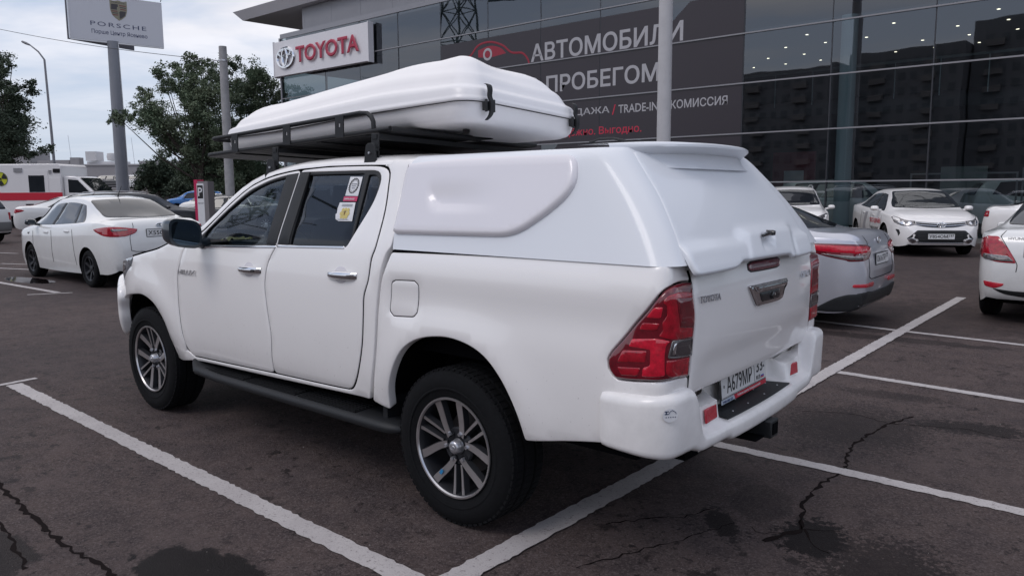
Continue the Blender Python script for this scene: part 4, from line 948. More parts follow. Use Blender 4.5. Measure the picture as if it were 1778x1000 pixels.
def reflector(y, xo):
    mb = MB(); M = frame((xo, y, .664), (.06*(1 if y > 0 else -1), -1, 0), (.10, 0, 1)); mb.box(-.058, .058, -.030, .030, 0, .010, M); return mb.build('reflector', REFL, BU, bevel=.008)
reflector(.500, -1.107); reflector(-.50, -1.073)
mb = MB(); mb.box(-.985, -.975, -.75, .75, .56, .80); mb.build('bumper_back_wall', P_BUMP, BU)
M_ = frame((-1.16, .935, .80), (-.80, -.60, 0), (0, 0, 1)); pt_ = (-1.1415, .8985, .765)
M_ = frame(pt_, (-.62, -.78, 0), (0, 0, 1)); mb = MB(); mb.add([M_ @ Vector((.030*math.cos(PI/14*k), .026*math.sin(PI/14*k)-.01, .001)) for k in range(28)], [tuple(range(28))]); st_ = mb.build('badge_sticker', STKW, BU)
mb = MB(); mb.tube([M_ @ Vector(q) for q in [(-.006, -.004, .002), (.0, .006, .002), (.008, .010, .002), (.016, .005, .002), (.022, .0, .002), (.022, -.005, .002)]], .0011, 4); mb.box(-.022, -.006, -.006, -.003, .001, .0022, M_); mb.box(-.022, -.006, .004, .007, .001, .0022, M_); mb.box(-.018, -.014, -.006, .004, .001, .0022, M_)
for k in range(5): mb.box(-.018+.009*k, -.014+.009*k, -.018, -.0145, .001, .0018, M_)
mb.build('badge_print', mat('badge_navy', (.02, .035, .09), .5), st_)
# number plate with frame
PLo = Vector((-1.030, .005, .712)); PLr = Vector((.03, -1, 0)); PLu = Vector((.10, 0, 1)); PM = frame(PLo, PLr, PLu)
mb = MB(); mb.box(-.268, .268, -.078, .062, 0, .008, PM); pf = mb.build('plate_frame', BLKG, BU, bevel=.002)
mb = MB(); mb.box(-.260, .260, -.052, .058, .008, .010, PM); pl = mb.build('number_plate', PLATE, pf)
def PX(a, b, c=.0104): return PM @ Vector((a, b, c))
text('plate_lettering', 'А679МР', INK, pl, PX(-.205, -.036), PLr, PLu, height=.076, width=.295, bold=.012, thick=.001)
text('plate_region', '33', INK, pl, PX(.145, -.008), PLr, PLu, height=.056, width=.080, bold=.012, thick=.001)
text('plate_country', 'RUS', INK, pl, PX(.140, -.042), PLr, PLu, height=.020, width=.050, thick=.001)
mb = MB(); mb.box(.118, .121, -.050, .056, .010, .0108, PM); mb.box(-.256, .256, .054, .056, .010, .0106, PM); mb.box(-.256, .256, -.050, -.048, .010, .0106, PM)
ring(mb, PM, .0055, .0055, .0012, 12, cx=-.235, z=.011, m=4); ring(mb, PM, .0055, .0055, .0012, 12, cx=.240, cy=.01, z=.011, m=4); mb.build('plate_border', INK, pl)
for k, (n_, c_) in enumerate((('flag_red', (.45, .02, .03)), ('flag_blue', (.02, .06, .35)))):
    mb = MB(); mb.box(.198, .236, -.042+.007*k, -.035+.007*k, .010, .0106, PM); mb.build('plate_flag', mat(n_, c_, .5), pl)
mb = MB(); mb.box(-.268, -.12, -.076, -.056, .008, .0088, PM); mb.build('plate_frame_blue', mat('frame_light', (.45, .50, .58), .4), pf)
mb = MB(); mb.prism([(-.13, -.056), (-.115, -.077), (.262, -.077), (.262, -.056)], .008, .0092, 'z'); mb.v = [tuple(PM @ Vector(v)) for v in mb.v]; mb.build('plate_frame_red', REDT, pf)
text('frame_lettering', 'Тойота Центр Новорижский', STKW, pf, PX(-.095, -.0735, .0098), PLr, PLu, height=.014, width=.28, thick=.001)
text('frame_phone', '790-00-55', mat('frame_navy', (.02, .04, .16), .5), pf, PX(-.255, -.073, .0094), PLr, PLu, height=.011, width=.11, thick=.001)
# tow hitch receiver
mb = MB(); mb.box(-1.19, -.85, -.045, .045, .455, .535); h = mb.build('tow_receiver', BLK, T, bevel=.006)
mb = MB(); mb.box(-1.194, -1.190, -.028, .028, .470, .522); mb.box(-1.16, -1.02, .045, .14, .460, .467); mb.build('receiver_bore', VOID, h)
# side steps
for mm in (None, mir):
    mb = MB(); rows = []
    prof = [(.70, .418), (.80, .424), (.905, .420), (.930, .408), (.936, .388), (.925, .368), (.86, .358), (.72, .362)]
    for i, x in enumerate([.36, .37, .42, .52, .60, .9, 1.3, 1.7, 2.1, 2.38, 2.46, 2.50, 2.51]):
        k = {0: .35, 1: .6, 2: .9, 11: .7, 12: .45}.get(i, 1); cy, cz = .83, .385; up = .0 if x < 2.3 else .09*((x-2.3)/.21)**2
        inn = -.10*((x-2.38)/.13)**2 if x > 2.38 else 0
        rows.append([(x, cy+(y-cy)*k+inn, cz+(z-cz)*k+up) for y, z in prof])
    mb.grid(rows, close_v=True); n8 = len(prof); mb.f.append(tuple(range(n8))); mb.f.append(tuple(range(len(mb.v)-n8, len(mb.v))))
    if mm: mb.v = [tuple(mm(v)) for v in mb.v]
    st = mb.build('side_step', BLK, T, sharp=50)
    for x0, x1 in ((.72, 1.22), (1.27, 1.77), (1.82, 2.30)):
        mb = MB()
        for k in range(6): mb.box(x0, x1, .765+.024*k, .775+.024*k, .424, .4305)
        mb.box(x0-.01, x1+.01, .752, .905, .420, .4265)
        if mm: mb.v = [tuple(mm(v)) for v in mb.v]
        mb.build('tread_pad', RUB, st)
    mb = MB()
    for x in (.75, 1.5, 2.2): mb.box(x-.03, x+.03, .45, .80, .37, .40)
    if mm: mb.v = [tuple(mm(v)) for v in mb.v]
    mb.build('step_bracket', BLK, st)
# door mirrors
for mm in (None, mir):
    mb = MB(); rows = []
    for i in range(9):
        t = i/8; x = 2.10+.17*t; k = (1-(max(0, t-.15)/.85)**2.2*.62)
        row = []
        for j in range(24):
            a = 2*PI*j/24; ca, sa = math.cos(a), math.sin(a); ex = .55
            yy = math.copysign(abs(ca)**ex, ca)*.104*k; zz = math.copysign(abs(sa)**ex, sa)*.088*k
            row.append((x, 1.070+yy+(.02*t), 1.330+zz+.02*yy/.137+.010*t))
        rows.append(row)
    mb.grid(rows, close_v=True); mb.f.append(tuple(range(24))[::-1]); mb.f.append(tuple(range(8*24, 9*24)))
    mb.tube([(2.2, 1.0, 1.285), (2.22, .93, 1.262), (2.24, .87, 1.255)], [.035, .032, .045], 8)
    if mm: mb.v = [tuple(mm(v)) for v in mb.v]
    mr = mb.build('door_mirror', BLKM, doors[0] if not mm else doors[1], sharp=50)
    mb = MB(); mb.v = [(2.0975, 1.070+math.copysign(abs(math.cos(a))**.6, math.cos(a))*.088, 1.330+math.copysign(abs(math.sin(a))**.6, math.sin(a))*.072+.015*math.cos(a)) for a in [2*PI*j/28 for j in range(28)]]; mb.f = [tuple(range(28))]
    if mm: mb.v = [tuple(mm(v)) for v in mb.v]
    mb.build('mirror_glass', mat('mirror_tint', (.07, .10, .13), .04, metal=.9), mr)
# cabin
cab_ = MB(); cab_.box(.55, 2.6, -.80, .80, 1.20, 1.215); CB = cab_.build('cabin_floor', VOID, T)
def seat(x, y, w=.50):
    mb = MB(); M = Matrix.Translation((x, y, 1.16)) @ Matrix.Rotation(R(-14), 4, 'Y'); mb.box(-.07, .07, -w/2, w/2, 0, .26, M); o = mb.build('seat', FABR, CB, bevel=.04)
    mb = MB(); mb.box(-.05, .05, -.13, .13, .30, .46, M); mb.box(-.01, .01, -.06, -.045, .2, .34, M); mb.box(-.01, .01, .045, .06, .2, .34, M); mb.build('headrest', FABR, o, bevel=.03)
seat(1.42, .38); seat(1.42, -.38); seat(.72, .36, .6); seat(.72, -.36, .6)
mb = MB(); mb.box(2.20, 2.62, -.76, .76, 1.10, 1.24); mb.build('dashboard', FABR, CB, bevel=.03)
mb = MB(); M = Matrix.Translation((2.02, .38, 1.20)) @ Matrix.Rotation(R(-62), 4, 'Y'); mb.tube([M @ Vector((.185*math.cos(2*PI*k/32), .185*math.sin(2*PI*k/32), 0)) for k in range(32)], .016, 8, closed=True)
for a in (0, 120, 240): mb.tube([M @ Vector((.18*math.cos(R(a)), .18*math.sin(R(a)), 0)), M @ Vector((0, 0, -.02))], .014, 6)
mb.build('steering_wheel', BLK, CB)
mb = MB(); mb.grid([[(x, y, 1.690-.02*((x-1.1)**2)) for y in (-.60, 0, .60)] for x in (.6, 1.0, 1.4, 1.72)]); mb.build('headliner', mat('headliner_grey', (.22, .21, .21), .9), CB)
mb = MB(); rnd = random.Random(5); mb.grid([[(2.26+.016*i, .52+.02*j, 1.245+.014*math.sin(i*1.1)*math.cos(j*.8)+.02) for j in range(8)] for i in range(12)])
vest = mb.build('safety_vest', YEL); tag(vest, 'crumpled yellow vest lying on the dashboard of the pickup', 'vest')

# ------------------------------------------------------------------ roof rack
RK_ = thing('roof_rack', 'black tubular roof rack clamped to the cab roof under the white box', 'roof rack', (0, 0, 0))
RK_.rotation_euler = (R(1.75), 0, 0); RK_.location = (0, .62-.62*math.cos(R(1.75))+1.9*math.sin(R(1.75)), 1.9-.62*math.sin(R(1.75))-1.9*math.cos(R(1.75)))
zl = lambda x: 1.937-.0375*x
zt2 = lambda x: 2.046-.039*x
def rnd_path(xr, xf, yw, zf, rc=.10, inset=0):
    P = [(xr, yw, zf(xr))]+[(xf-rc+rc*math.sin(PI/2*k/6), yw-rc+rc*math.cos(PI/2*k/6), zf(xf)) for k in range(7)]
    return P+[(x, -y, z) for x, y, z in P[::-1]]
mb = MB(); P = rnd_path(.70, 2.66, .62, zl); mb.tube(P, .014, 10); mb.tube([(.70, .62, zl(.7)), (.70, -.62, zl(.7))], .014, 10); mb.build('lower_rail', BLK, RK_, 60)
top_ = [(.835, .62, zl(.83)+.01), (.838, .62, zl(.83)+.05), (.855, .62, zt2(.86)-.03), (.89, .62, zt2(.89)-.008), (.95, .62, zt2(.95))]
P = rnd_path(.95, 2.60, .62, zt2); P = top_[:-1]+P+[(x, -y, z) for x, y, z in top_[:-1][::-1]]
mb = MB(); mb.tube(P, .013, 10); mb.build('upper_rail', BLK, RK_, 60)
for sg in (1, -1):
    for x in (2.23, 1.635, 1.115):
        w = .038; zo = zl(x); zt_ = zt2(x)
        mb = MB(); y0 = sg*.632; y1 = sg*.638
        # plate with a square hole, built as four bars
        hz0, hz1, hw = zo+.045, zo+.065, .009
        for a, b, c, d in ((x-w, x-hw, zo-.012, zt_), (x+hw, x+w, zo-.012, zt_), (x-hw, x+hw, zo-.012, hz0), (x-hw, x+hw, hz1, zt_)): mb.box(a, b, y0, y1, c, d)
        mb.build('side_plate', BLK, RK_)
for k in range(19):
    y = -.567+.063*k; mb = MB(); M = Matrix.Identity(4)
    mb.add([(.70, y-.0285, zl(.7)-.014), (.70, y+.0285, zl(.7)-.014), (2.63, y+.0285, zl(2.63)-.014), (2.63, y-.0285, zl(2.63)-.014), (.70, y-.0285, zl(.7)-.006), (.70, y+.0285, zl(.7)-.006), (2.63, y+.0285, zl(2.63)-.006), (2.63, y-.0285, zl(2.63)-.006)], [(0, 1, 2, 3), (4, 7, 6, 5), (0, 4, 5, 1), (1, 5, 6, 2), (2, 6, 7, 3), (3, 7, 4, 0)]); mb.build('slat', BLK, RK_)
for x in (.90, 1.35, 1.80, 2.25): mb = MB(); mb.box(x-.018, x+.018, -.61, .61, zl(x)-.022, zl(x)-.006); mb.build('cross_bar', BLK, RK_)
for x in (.785, 1.735):
    for sg in (1, -1):
        zr_ = {.785: 1.722, 1.735: 1.668}[x]
        mb = MB(); mb.prism([(x-.046, zr_+.01), (x-.036, zr_+.100), (x-.020, zr_+.112), (x+.020, zr_+.112), (x+.036, zr_+.100), (x+.052, zr_+.01), (x+.056, zr_-.012), (x-.050, zr_-.012)], sg*.675, sg*.688, 'y')
        mb.prism([(x-.03, zr_+.02), (x-.03, zl(x)-.02), (x+.03, zl(x)-.02), (x+.03, zr_+.02)], sg*.645, sg*.655, 'y'); mb.box(x-.03, x+.03, sg*.645, sg*.680, zr_+.07, zr_+.085); o = mb.build('clamp_foot', BLK, RK_, bevel=.003)
        mb = MB(); mb.lathe([(0, .697), (.007, .697), (.008, .690)], 6, 'y', (x, 0, zr_+.06)); mb.v = [(a, b*sg, c) for a, b, c in mb.v]; mb.build('bolt', STL, o)
    mb = MB(); mb.box(x-.02, x+.02, -.66, .66, zl(x)-.05, zl(x)-.024); mb.build('roof_bar', BLK, RK_)

# ------------------------------------------------------------------ roof box
XB = thing('roof_box', 'long white ribbed roof box strapped on the black rack', 'roof box', (0, 0, 0))
XR_, XF_, YB_ = .235, 2.73, .50
def zs(x, y): return 2.018-.024*(x-.35)+.028*(y/.5)*(1 if x < 1 else max(0, 2-x)*1)*.9
def outline(inset, n=15):
    """rounded plan rectangle; corners: rear r=.12, front r=.16; front a little narrower"""
    o = []
    def corner(cx, cy, r, a0):
        for k in range(n): a = a0+PI/2*k/(n-1); o.append((cx+r*math.cos(a), cy+r*math.sin(a)))
    yf_ = YB_-.03
    rr, rf = .13, .17
    i = inset
    corner(XF_-rf, yf_-rf, rf-min(i, rf*.6), 0); corner(XR_+rr, YB_-rr, rr-min(i, rr*.6), PI/2); corner(XR_+rr, -YB_+rr, rr-min(i, rr*.6), PI); corner(XF_-rf, -yf_+rf, rf-min(i, rf*.6), 3*PI/2)
    # subdivide the straights
    q = []
    for k in range(len(o)):
        a = o[k]; b = o[(k+1) % len(o)]; d = math.dist(a, b); m = max(1, int(d/.06))
        for j in range(m): q.append((a[0]+(b[0]-a[0])*j/m, a[1]+(b[1]-a[1])*j/m))
    return q
O0 = outline(0)
def ins(d):
    cx = (XR_+XF_)/2; o = []
    for x, y in O0:
        # pull towards the spine, evenly from every side
        sx = XR_+.5 if x < XR_+.5 else (XF_-.5 if x > XF_-.5 else x); v = Vector((x-sx, y)); l_ = v.length; k = max(.0, 1-d/l_) if l_ > 1e-6 else 1; o.append((sx+v.x*k, v.y*k))
    return o
def Hx(x): return interp([.20, .35, .55, .75, .95, 1.15, 1.5, 2.0, 2.35, 2.6, 2.75], [.205, .238, .262, .278, .282, .272, .262, .242, .222, .198, .185], x)
# lid: (inset, share of height); terraces make the long ribs
lid = [(.0, -.006, 1), (-.006, .0, 1), (-.006, .012, 1), (.0, .018, 1), (.004, .05, 0), (.010, .15, 0), (.018, .215, 0), (.032, .252, 0), (.048, .275, 0), (.062, .325, 0), (.078, .43, 0), (.096, .525, 0), (.116, .585, 0), (.140, .635, 0), (.166, .72, 0), (.198, .81, 0), (.24, .89, 0), (.29, .945, 0), (.35, .98, 0), (.42, .996, 0), (.495, 1.0, 0)]
rows = []
for d, hgt, ab in lid:
    row = []
    for (x, y), (x0, y0) in zip(ins(d), O0):
        z = zs(x0, y0)
        if ab: z += hgt
        else:
            wv = .05*smooth(.28, .5, d)*0
            # the two ribs sweep up towards the rear
            hh = hgt
            if .2 < hgt < .7: hh = hgt+.035*math.sin((x-.6)*1.9)*(1 if x > .5 else .6)
            z += .018+hh*Hx(x)
            if hgt > .9: z -= .022*math.exp(-((y)/.10)**2)*smooth(.5, 1.0, x)*smooth(2.6, 2.2, x)*0
        row.append((x, y, z))
    rows.append(row)
mb = MB(); mb.grid(rows, close_v=True); lidO = mb.build('box_lid', P_BOX, XB, sharp=70)
tray = [(-.006, -.006, 0), (.004, -.008, 0), (.008, -.016, 0), (.014, -.045, 0), (.026, -.078, 0), (.045, -.098, 0), (.08, -.108, 0), (.13, -.110, 0), (.30, -.11, 0), (.49, -.11, 0)]
rows = [[(x, y, zs(x0, y0)+h_) for (x, y), (x0, y0) in zip(ins(d), O0)] for d, h_, _q in tray]
mb = MB(); mb.grid(rows, close_v=True); mb.build('box_tray', P_BOX, XB, sharp=70)
mb = MB(); mb.grid([[(x, y, zs(x0, y0)-.006+e) for (x, y), (x0, y0) in zip(ins(d_), O0)] for d_, e in ((-.002, 0), (-.0065, -.001), (-.0065, -.004), (-.002, -.005))], close_v=True); mb.build('lid_seal', BLK, XB)
for y in (.375, -.375):
    mb = MB(); zz = zs(XR_, y); x = XR_-.02
    pts = [(x+.018, y, zz+.085), (x-.004, y, zz+.075), (x-.014, y+.003, zz+.05), (x-.012, y+.004, zz+.02), (x-.022, y, zz-.01), (x-.024, y, zz-.04), (x-.010, y-.003, zz-.075), (x+.022, y-.006, zz-.098)]
    rows = []
    for i, p in enumerate(pts):
        w = [.010, .014, .014, .013, .013, .013, .011, .007][i]; t = .006
        rows.append([(p[0]-t, p[1]-w, p[2]), (p[0]-t, p[1]+w, p[2]), (p[0]+t, p[1]+w, p[2]), (p[0]+t, p[1]-w, p[2])])
    rs = sub(rows, 4); mb.grid(rs, close_v=True); mb.f += [(0, 1, 2, 3), tuple(range(len(mb.v)-4, len(mb.v)))]; s_ = mb.build('strap', BLK, XB, sharp=50)
    mb = MB(); mb.box(x-.010, x+.018, y-.030, y+.030, zz-.052, zz-.006); mb.box(x-.018, x-.004, y-.034, y-.024, zz-.060, zz+.004); mb.box(x-.018, x-.004, y+.024, y+.034, zz-.060, zz+.004); mb.build('buckle', BLK, s_, bevel=.003)

# ================================================================== OTHER CARS
# local frame: x forward from the rear bumper, y to the left, z up
SEDAN = dict(L=4.37, wb=(.85, 3.42), wr=.305,
    top=[(0, .70), (.02, .86), (.06, 1.00), (.14, 1.075), (.40, 1.10), (.58, 1.115), (.72, 1.16), (1.00, 1.285), (1.30, 1.40), (1.55, 1.445), (1.9, 1.468), (2.3, 1.465), (2.65, 1.43), (2.85, 1.37), (3.15, 1.19), (3.38, 1.045), (3.50, 1.005), (3.8, .955), (4.1, .865), (4.25, .78), (4.33, .68), (4.37, .56)],
    belt=[(0, .68), (.06, .95), (.2, 1.02), (.6, 1.045), (1.4, 1.00), (2.4, .955), (3.3, .925), (3.8, .87), (4.1, .80), (4.25, .71), (4.37, .54)],
    w=[(0, .62), (.05, .70), (.15, .765), (.35, .815), (.7, .845), (1.3, .85), (3.1, .85), (3.6, .84), (3.9, .81), (4.1, .755), (4.25, .67), (4.33, .58), (4.37, .50)],
    wt=[(0, .50), (.06, .58), (.2, .64), (.55, .66), (.75, .63), (1.1, .575), (1.5, .545), (2.4, .55), (2.8, .575), (3.1, .62), (3.4, .675), (3.7, .69), (4.0, .66), (4.2, .58), (4.37, .42)],
    bot=[(0, .42), (.04, .32), (.15, .25), (.5, .22), (3.9, .20), (4.2, .22), (4.33, .28), (4.37, .36)],
    fw=[(2.36, 2.30, 3.02, 3.16)], wins=[(2.36, 2.28, 2.66, 3.16), (1.40, 1.62, 2.20, 2.26), (1.02, 1.42, 1.57, 1.34)], rear=(.60, .52, 1.135, 1.400), front=(.66, .53, 1.045, 1.395))
def variant(b, **kw):
    d = dict(b); d.update(kw); return d
def scaled(b, sx, sy, sz, **kw):
    d = {}
    for k, v in b.items():
        if k in ('top', 'belt', 'bot'): d[k] = [(x*sx, z*sz) for x, z in v]
        elif k in ('w', 'wt'): d[k] = [(x*sx, y*sy) for x, y in v]
        elif k == 'L': d[k] = v*sx
        elif k == 'wb': d[k] = tuple(x*sx for x in v)
        elif k == 'wins': d[k] = [tuple(x*sx for x in q) for q in v]
        elif k in ('rear', 'front'): d[k] = (v[0]*sy, v[1]*sy, v[2]*sz, v[3]*sz)
        else: d[k] = v
    d.update(kw); return d
CAMRY = scaled(SEDAN, 1.105, 1.07, 1.005, wr=.33)
SUV = dict(L=4.57, wb=(.90, 3.56), wr=.345,
    top=[(0, .80), (.02, .98), (.06, 1.12), (.16, 1.34), (.30, 1.53), (.42, 1.61), (.7, 1.65), (1.4, 1.68), (2.2, 1.675), (2.65, 1.63), (2.85, 1.575), (3.2, 1.36), (3.50, 1.18), (3.62, 1.14), (4.0, 1.08), (4.3, .99), (4.45, .88), (4.53, .76), (4.57, .62)],
    belt=[(0, .78), (.06, 1.05), (.3, 1.14), (1.2, 1.10), (3.2, 1.04), (3.9, .99), (4.3, .90), (4.45, .80), (4.57, .60)],
    w=[(0, .72), (.06, .80), (.2, .87), (.5, .91), (3.6, .915), (4.0, .89), (4.25, .83), (4.42, .74), (4.53, .64), (4.57, .58)],
    wt=[(0, .62), (.06, .66), (.2, .66), (.4, .62), (.8, .61), (2.4, .62), (2.8, .64), (3.3, .70), (3.6, .74), (4.0, .74), (4.3, .68), (4.45, .60), (4.57, .48)],
    bot=[(0, .48), (.05, .38), (.2, .30), (.6, .26), (4.1, .25), (4.4, .28), (4.57, .40)],
    wins=[(2.30, 2.28, 2.75, 3.20), (1.30, 1.40, 2.20, 2.22), (.50, .74, 1.30, 1.20)], rear=(.66, .56, 1.17, 1.52), front=(.70, .58, 1.20, 1.575))
SHELLS = {}
def shell(key, P, paintm):
    """body mesh lofted from the tables, wheel openings cut out"""
    L_ = P['L']; xs = [0, .012, .03, .06, .10, .15, .21, .28]+[.36+(L_-.72)*k/46 for k in range(47)]+[L_-.28, L_-.21, L_-.15, L_-.10, L_-.06, L_-.03, L_-.012, L_]
    rows = []
    for x in xs:
        zb = interp(*zip(*P['bot']), x); zt_ = interp(*zip(*P['top']), x); zs_ = min(interp(*zip(*P['belt']), x), zt_-.012); w = interp(*zip(*P['w']), x); wt_ = min(interp(*zip(*P['wt']), x), w*.95)
        mid = zb+(zs_-zb)*.55
        half = [(w*.80, zb), (w*.955, zb+.015), (w*.985, zb+(zs_-zb)*.20), (w, zb+(zs_-zb)*.42), (w*1.0, mid), (w*.995, zb+(zs_-zb)*.75), (w*.985, zs_-.05*(zs_-zb)), (w*.965, zs_), (w*.945, zs_+.012*min(1, (zt_-zs_)*8))]
        wi = w*.93; hz_ = max(.002, zt_-zs_)
        rt = .075*min(1, hz_/.30)
        for t in (.18, .4, .62, .82): half.append((wi+(wt_-wi)*t*(1.0), zs_+.014*min(1, hz_*8)+(hz_-rt-.014*min(1, hz_*8))*t))
        half += [(wt_, zt_-rt), (wt_-.012, zt_-rt*.66), (wt_-.04, zt_-rt*.36), (wt_-.10, zt_-rt*.14), (wt_*.62, zt_-rt*.03+.004), (wt_*.3, zt_+.012), (0, zt_+.016)]
        rows.append([(x, y, z) for y, z in half]+[(x, -y, z) for y, z in half[::-1][1:]])
    mb = MB(); mb.grid(rows, close_v=True); n = len(rows[0])
    mb.f.append(tuple(range(n))); mb.f.append(tuple(range(len(mb.v)-n, len(mb.v)))[::-1])
    me = mb.mesh(key, 40)
    ob = bpy.data.objects.new('tmp', me); C.objects.link(ob); cut = []
    dg = bpy.context.evaluated_depsgraph_get()
    bvh = BVHTree.FromObject(ob, dg)
    for x in P['wb']:
        for sg in (1, -1):
            c = MB(); c.lathe([(0, .48), (P['wr']*1.17, .48), (P['wr']*1.17, 1.3), (0, 1.3)], 36, 'y', (x, 0, P['wr']*1.0)); c.v = [(a, b*sg, d) for a, b, d in c.v]
            co_ = bpy.data.objects.new('cut', c.mesh('cut')); C.objects.link(co_); cut.append(co_)
            md = ob.modifiers.new('b', 'BOOLEAN'); md.object = co_; md.operation = 'DIFFERENCE'; md.solver = 'EXACT'
    dg = bpy.context.evaluated_depsgraph_get(); dg.update(); me2 = bpy.data.meshes.new_from_object(ob.evaluated_get(dg)); me2.name = key
    for o in cut+[ob]: bpy.data.objects.remove(o)
    # the cut surfaces (arch linings) are black
    me2.materials.clear(); me2.materials.append(paintm); me2.materials.append(VOID)
    for p in me2.polygons:
        c = p.center; p.material_index = 0
        for x in P['wb']:
            d = math.hypot(c.x-x, c.z-P['wr'])
            if abs(c.y) < .485 and d < P['wr']*1.16 and abs(p.normal.y) > .5 and abs(c.y) > .46: p.material_index = 1
            if abs(d-P['wr']*1.17) < .012 and abs(p.normal.y) < .35 and .47 < abs(c.y) < .83*P['w'][4][1]/.845*1.03: p.material_index = 1
        if c.z < .42 and p.normal.z < -.7: p.material_index = 1
    me2.set_sharp_from_angle(angle=R(38))
    return me2, bvh
def SM(P, bvh, sg):
    def f(x, z):
        h = bvh.ray_cast(Vector((x, sg*3, z)), Vector((0, -sg, 0)))
        if h[0] is None:
            return Vector((x, sg*interp(*zip(*P['w']), max(0, min(P['L'], x)))*.9, z))
        return h[0]
    return f
def EM(P, bvh, rear):
    def f(y, z):
        h = bvh.ray_cast(Vector((-3 if rear else 12, y, z)), Vector((1 if rear else -1, 0, 0)))
        if h[0] is None: return Vector((0.1 if rear else P['L']-.1, y, z))
        return h[0]
    return f
def TM(P, bvh):
    def f(x, y):
        h = bvh.ray_cast(Vector((x, y, 5)), Vector((0, 0, -1)))
        return h[0] if h[0] is not None else Vector((x, y, 1))
    return f
def cpanel(name, Mf, poly, m, parent, flip, **kw):
    k = dict(res=.06, depth=.008, r=.003, lift=.004, cr=.02, seg=.04); k.update(kw)
    V, F = panel_mesh(Mf, poly, sgn=flip, **k); mb = MB(); mb.add(V, F); return mb.build(name, m, parent, 50)
WHEELS = {}
def car_wheel(P, style, parent, x, sg, rimm):
    key = (P['wr'], style)
    if key not in WHEELS:
        Rt = P['wr']; rb = Rt*.64
        ty = tyre_mesh(Rt, .205, rb)
        mb = MB(); mb.lathe([(rb, .082), (rb+.006, .088), (rb, .092), (rb-.012, .086), (rb-.022, .02), (rb-.03, -.03), (0, -.03)], 36); rim = mb.mesh('wheel')
        mb = MB(); n = {'steel': 12, 'alloy': 10, 'alloy5': 5, 'black': 6}[style]
        for k in range(n):
            a = 2*PI*k/n; w = {'steel': .022, 'alloy': .013, 'alloy5': .026, 'black': .022}[style]
            M = Matrix.Rotation(a, 4, 'Y'); mb.add([M @ Vector(q) for q in [(-w*.8, .055, .03), (w*.8, .055, .03), (w, .084, rb-.005), (-w, .084, rb-.005), (-w*.8, .03, .03), (w*.8, .03, .03), (w, .05, rb-.005), (-w, .05, rb-.005)]], [(0, 1, 2, 3), (4, 7, 6, 5), (0, 3, 7, 4), (1, 5, 6, 2), (0, 4, 5, 1), (2, 6, 7, 3)])
        mb.lathe([(0, .068), (.03, .068), (.055, .056), (.06, .02)], 18); sp = mb.mesh('spokes')
        WHEELS[key] = (ty, rim, sp)
    ty, rim, sp = WHEELS[key]; y = sg*(interp(*zip(*P['w']), x)-.118)
    w = link('wheel', rim, None, parent); w.location = (x, y, P['wr']); w.rotation_euler = (0, 0, 0 if sg > 0 else PI)
    if not rim.materials: rim.materials.append(ALD)
    link('tyre', ty, RUB if not ty.materials else None, w)
    if not sp.materials: sp.materials.append(rimm)
    link('wheel_spokes', sp, None, w)
def plate(parent, o, right, up, s, w=.52, region=None, frame_m=None, m=None):
    M = frame(o, right, up); mb = MB(); mb.box(-w/2-.01, w/2+.01, -.066, .066, 0, .006, M); f_ = mb.build('plate_frame', frame_m or BLK, parent)
    mb = MB(); mb.box(-w/2, w/2, -.056, .056, .006, .008, M); p_ = mb.build('number_plate', PLATE, f_)
    nrm = Vector(M.col[2][:3]); r = Vector(M.col[0][:3]); u = Vector(M.col[1][:3]); o = Vector(o)
    lw = w*.70
    text('plate_lettering', s, INK, p_, o+nrm*.0085-r*(w*.46)-u*.034, r, u, height=.072, width=lw, bold=.02, thick=.001)
    if region: text('plate_region', region, INK, p_, o+nrm*.0085+r*(w*.29)-u*.010, r, u, height=.052, width=w*.055*len(region)+.01, bold=.02, thick=.001)
    mb = MB(); mb.box(w*.265, w*.272, -.052, .052, .008, .0086, M); mb.build('plate_border', INK, p_)
    return f_
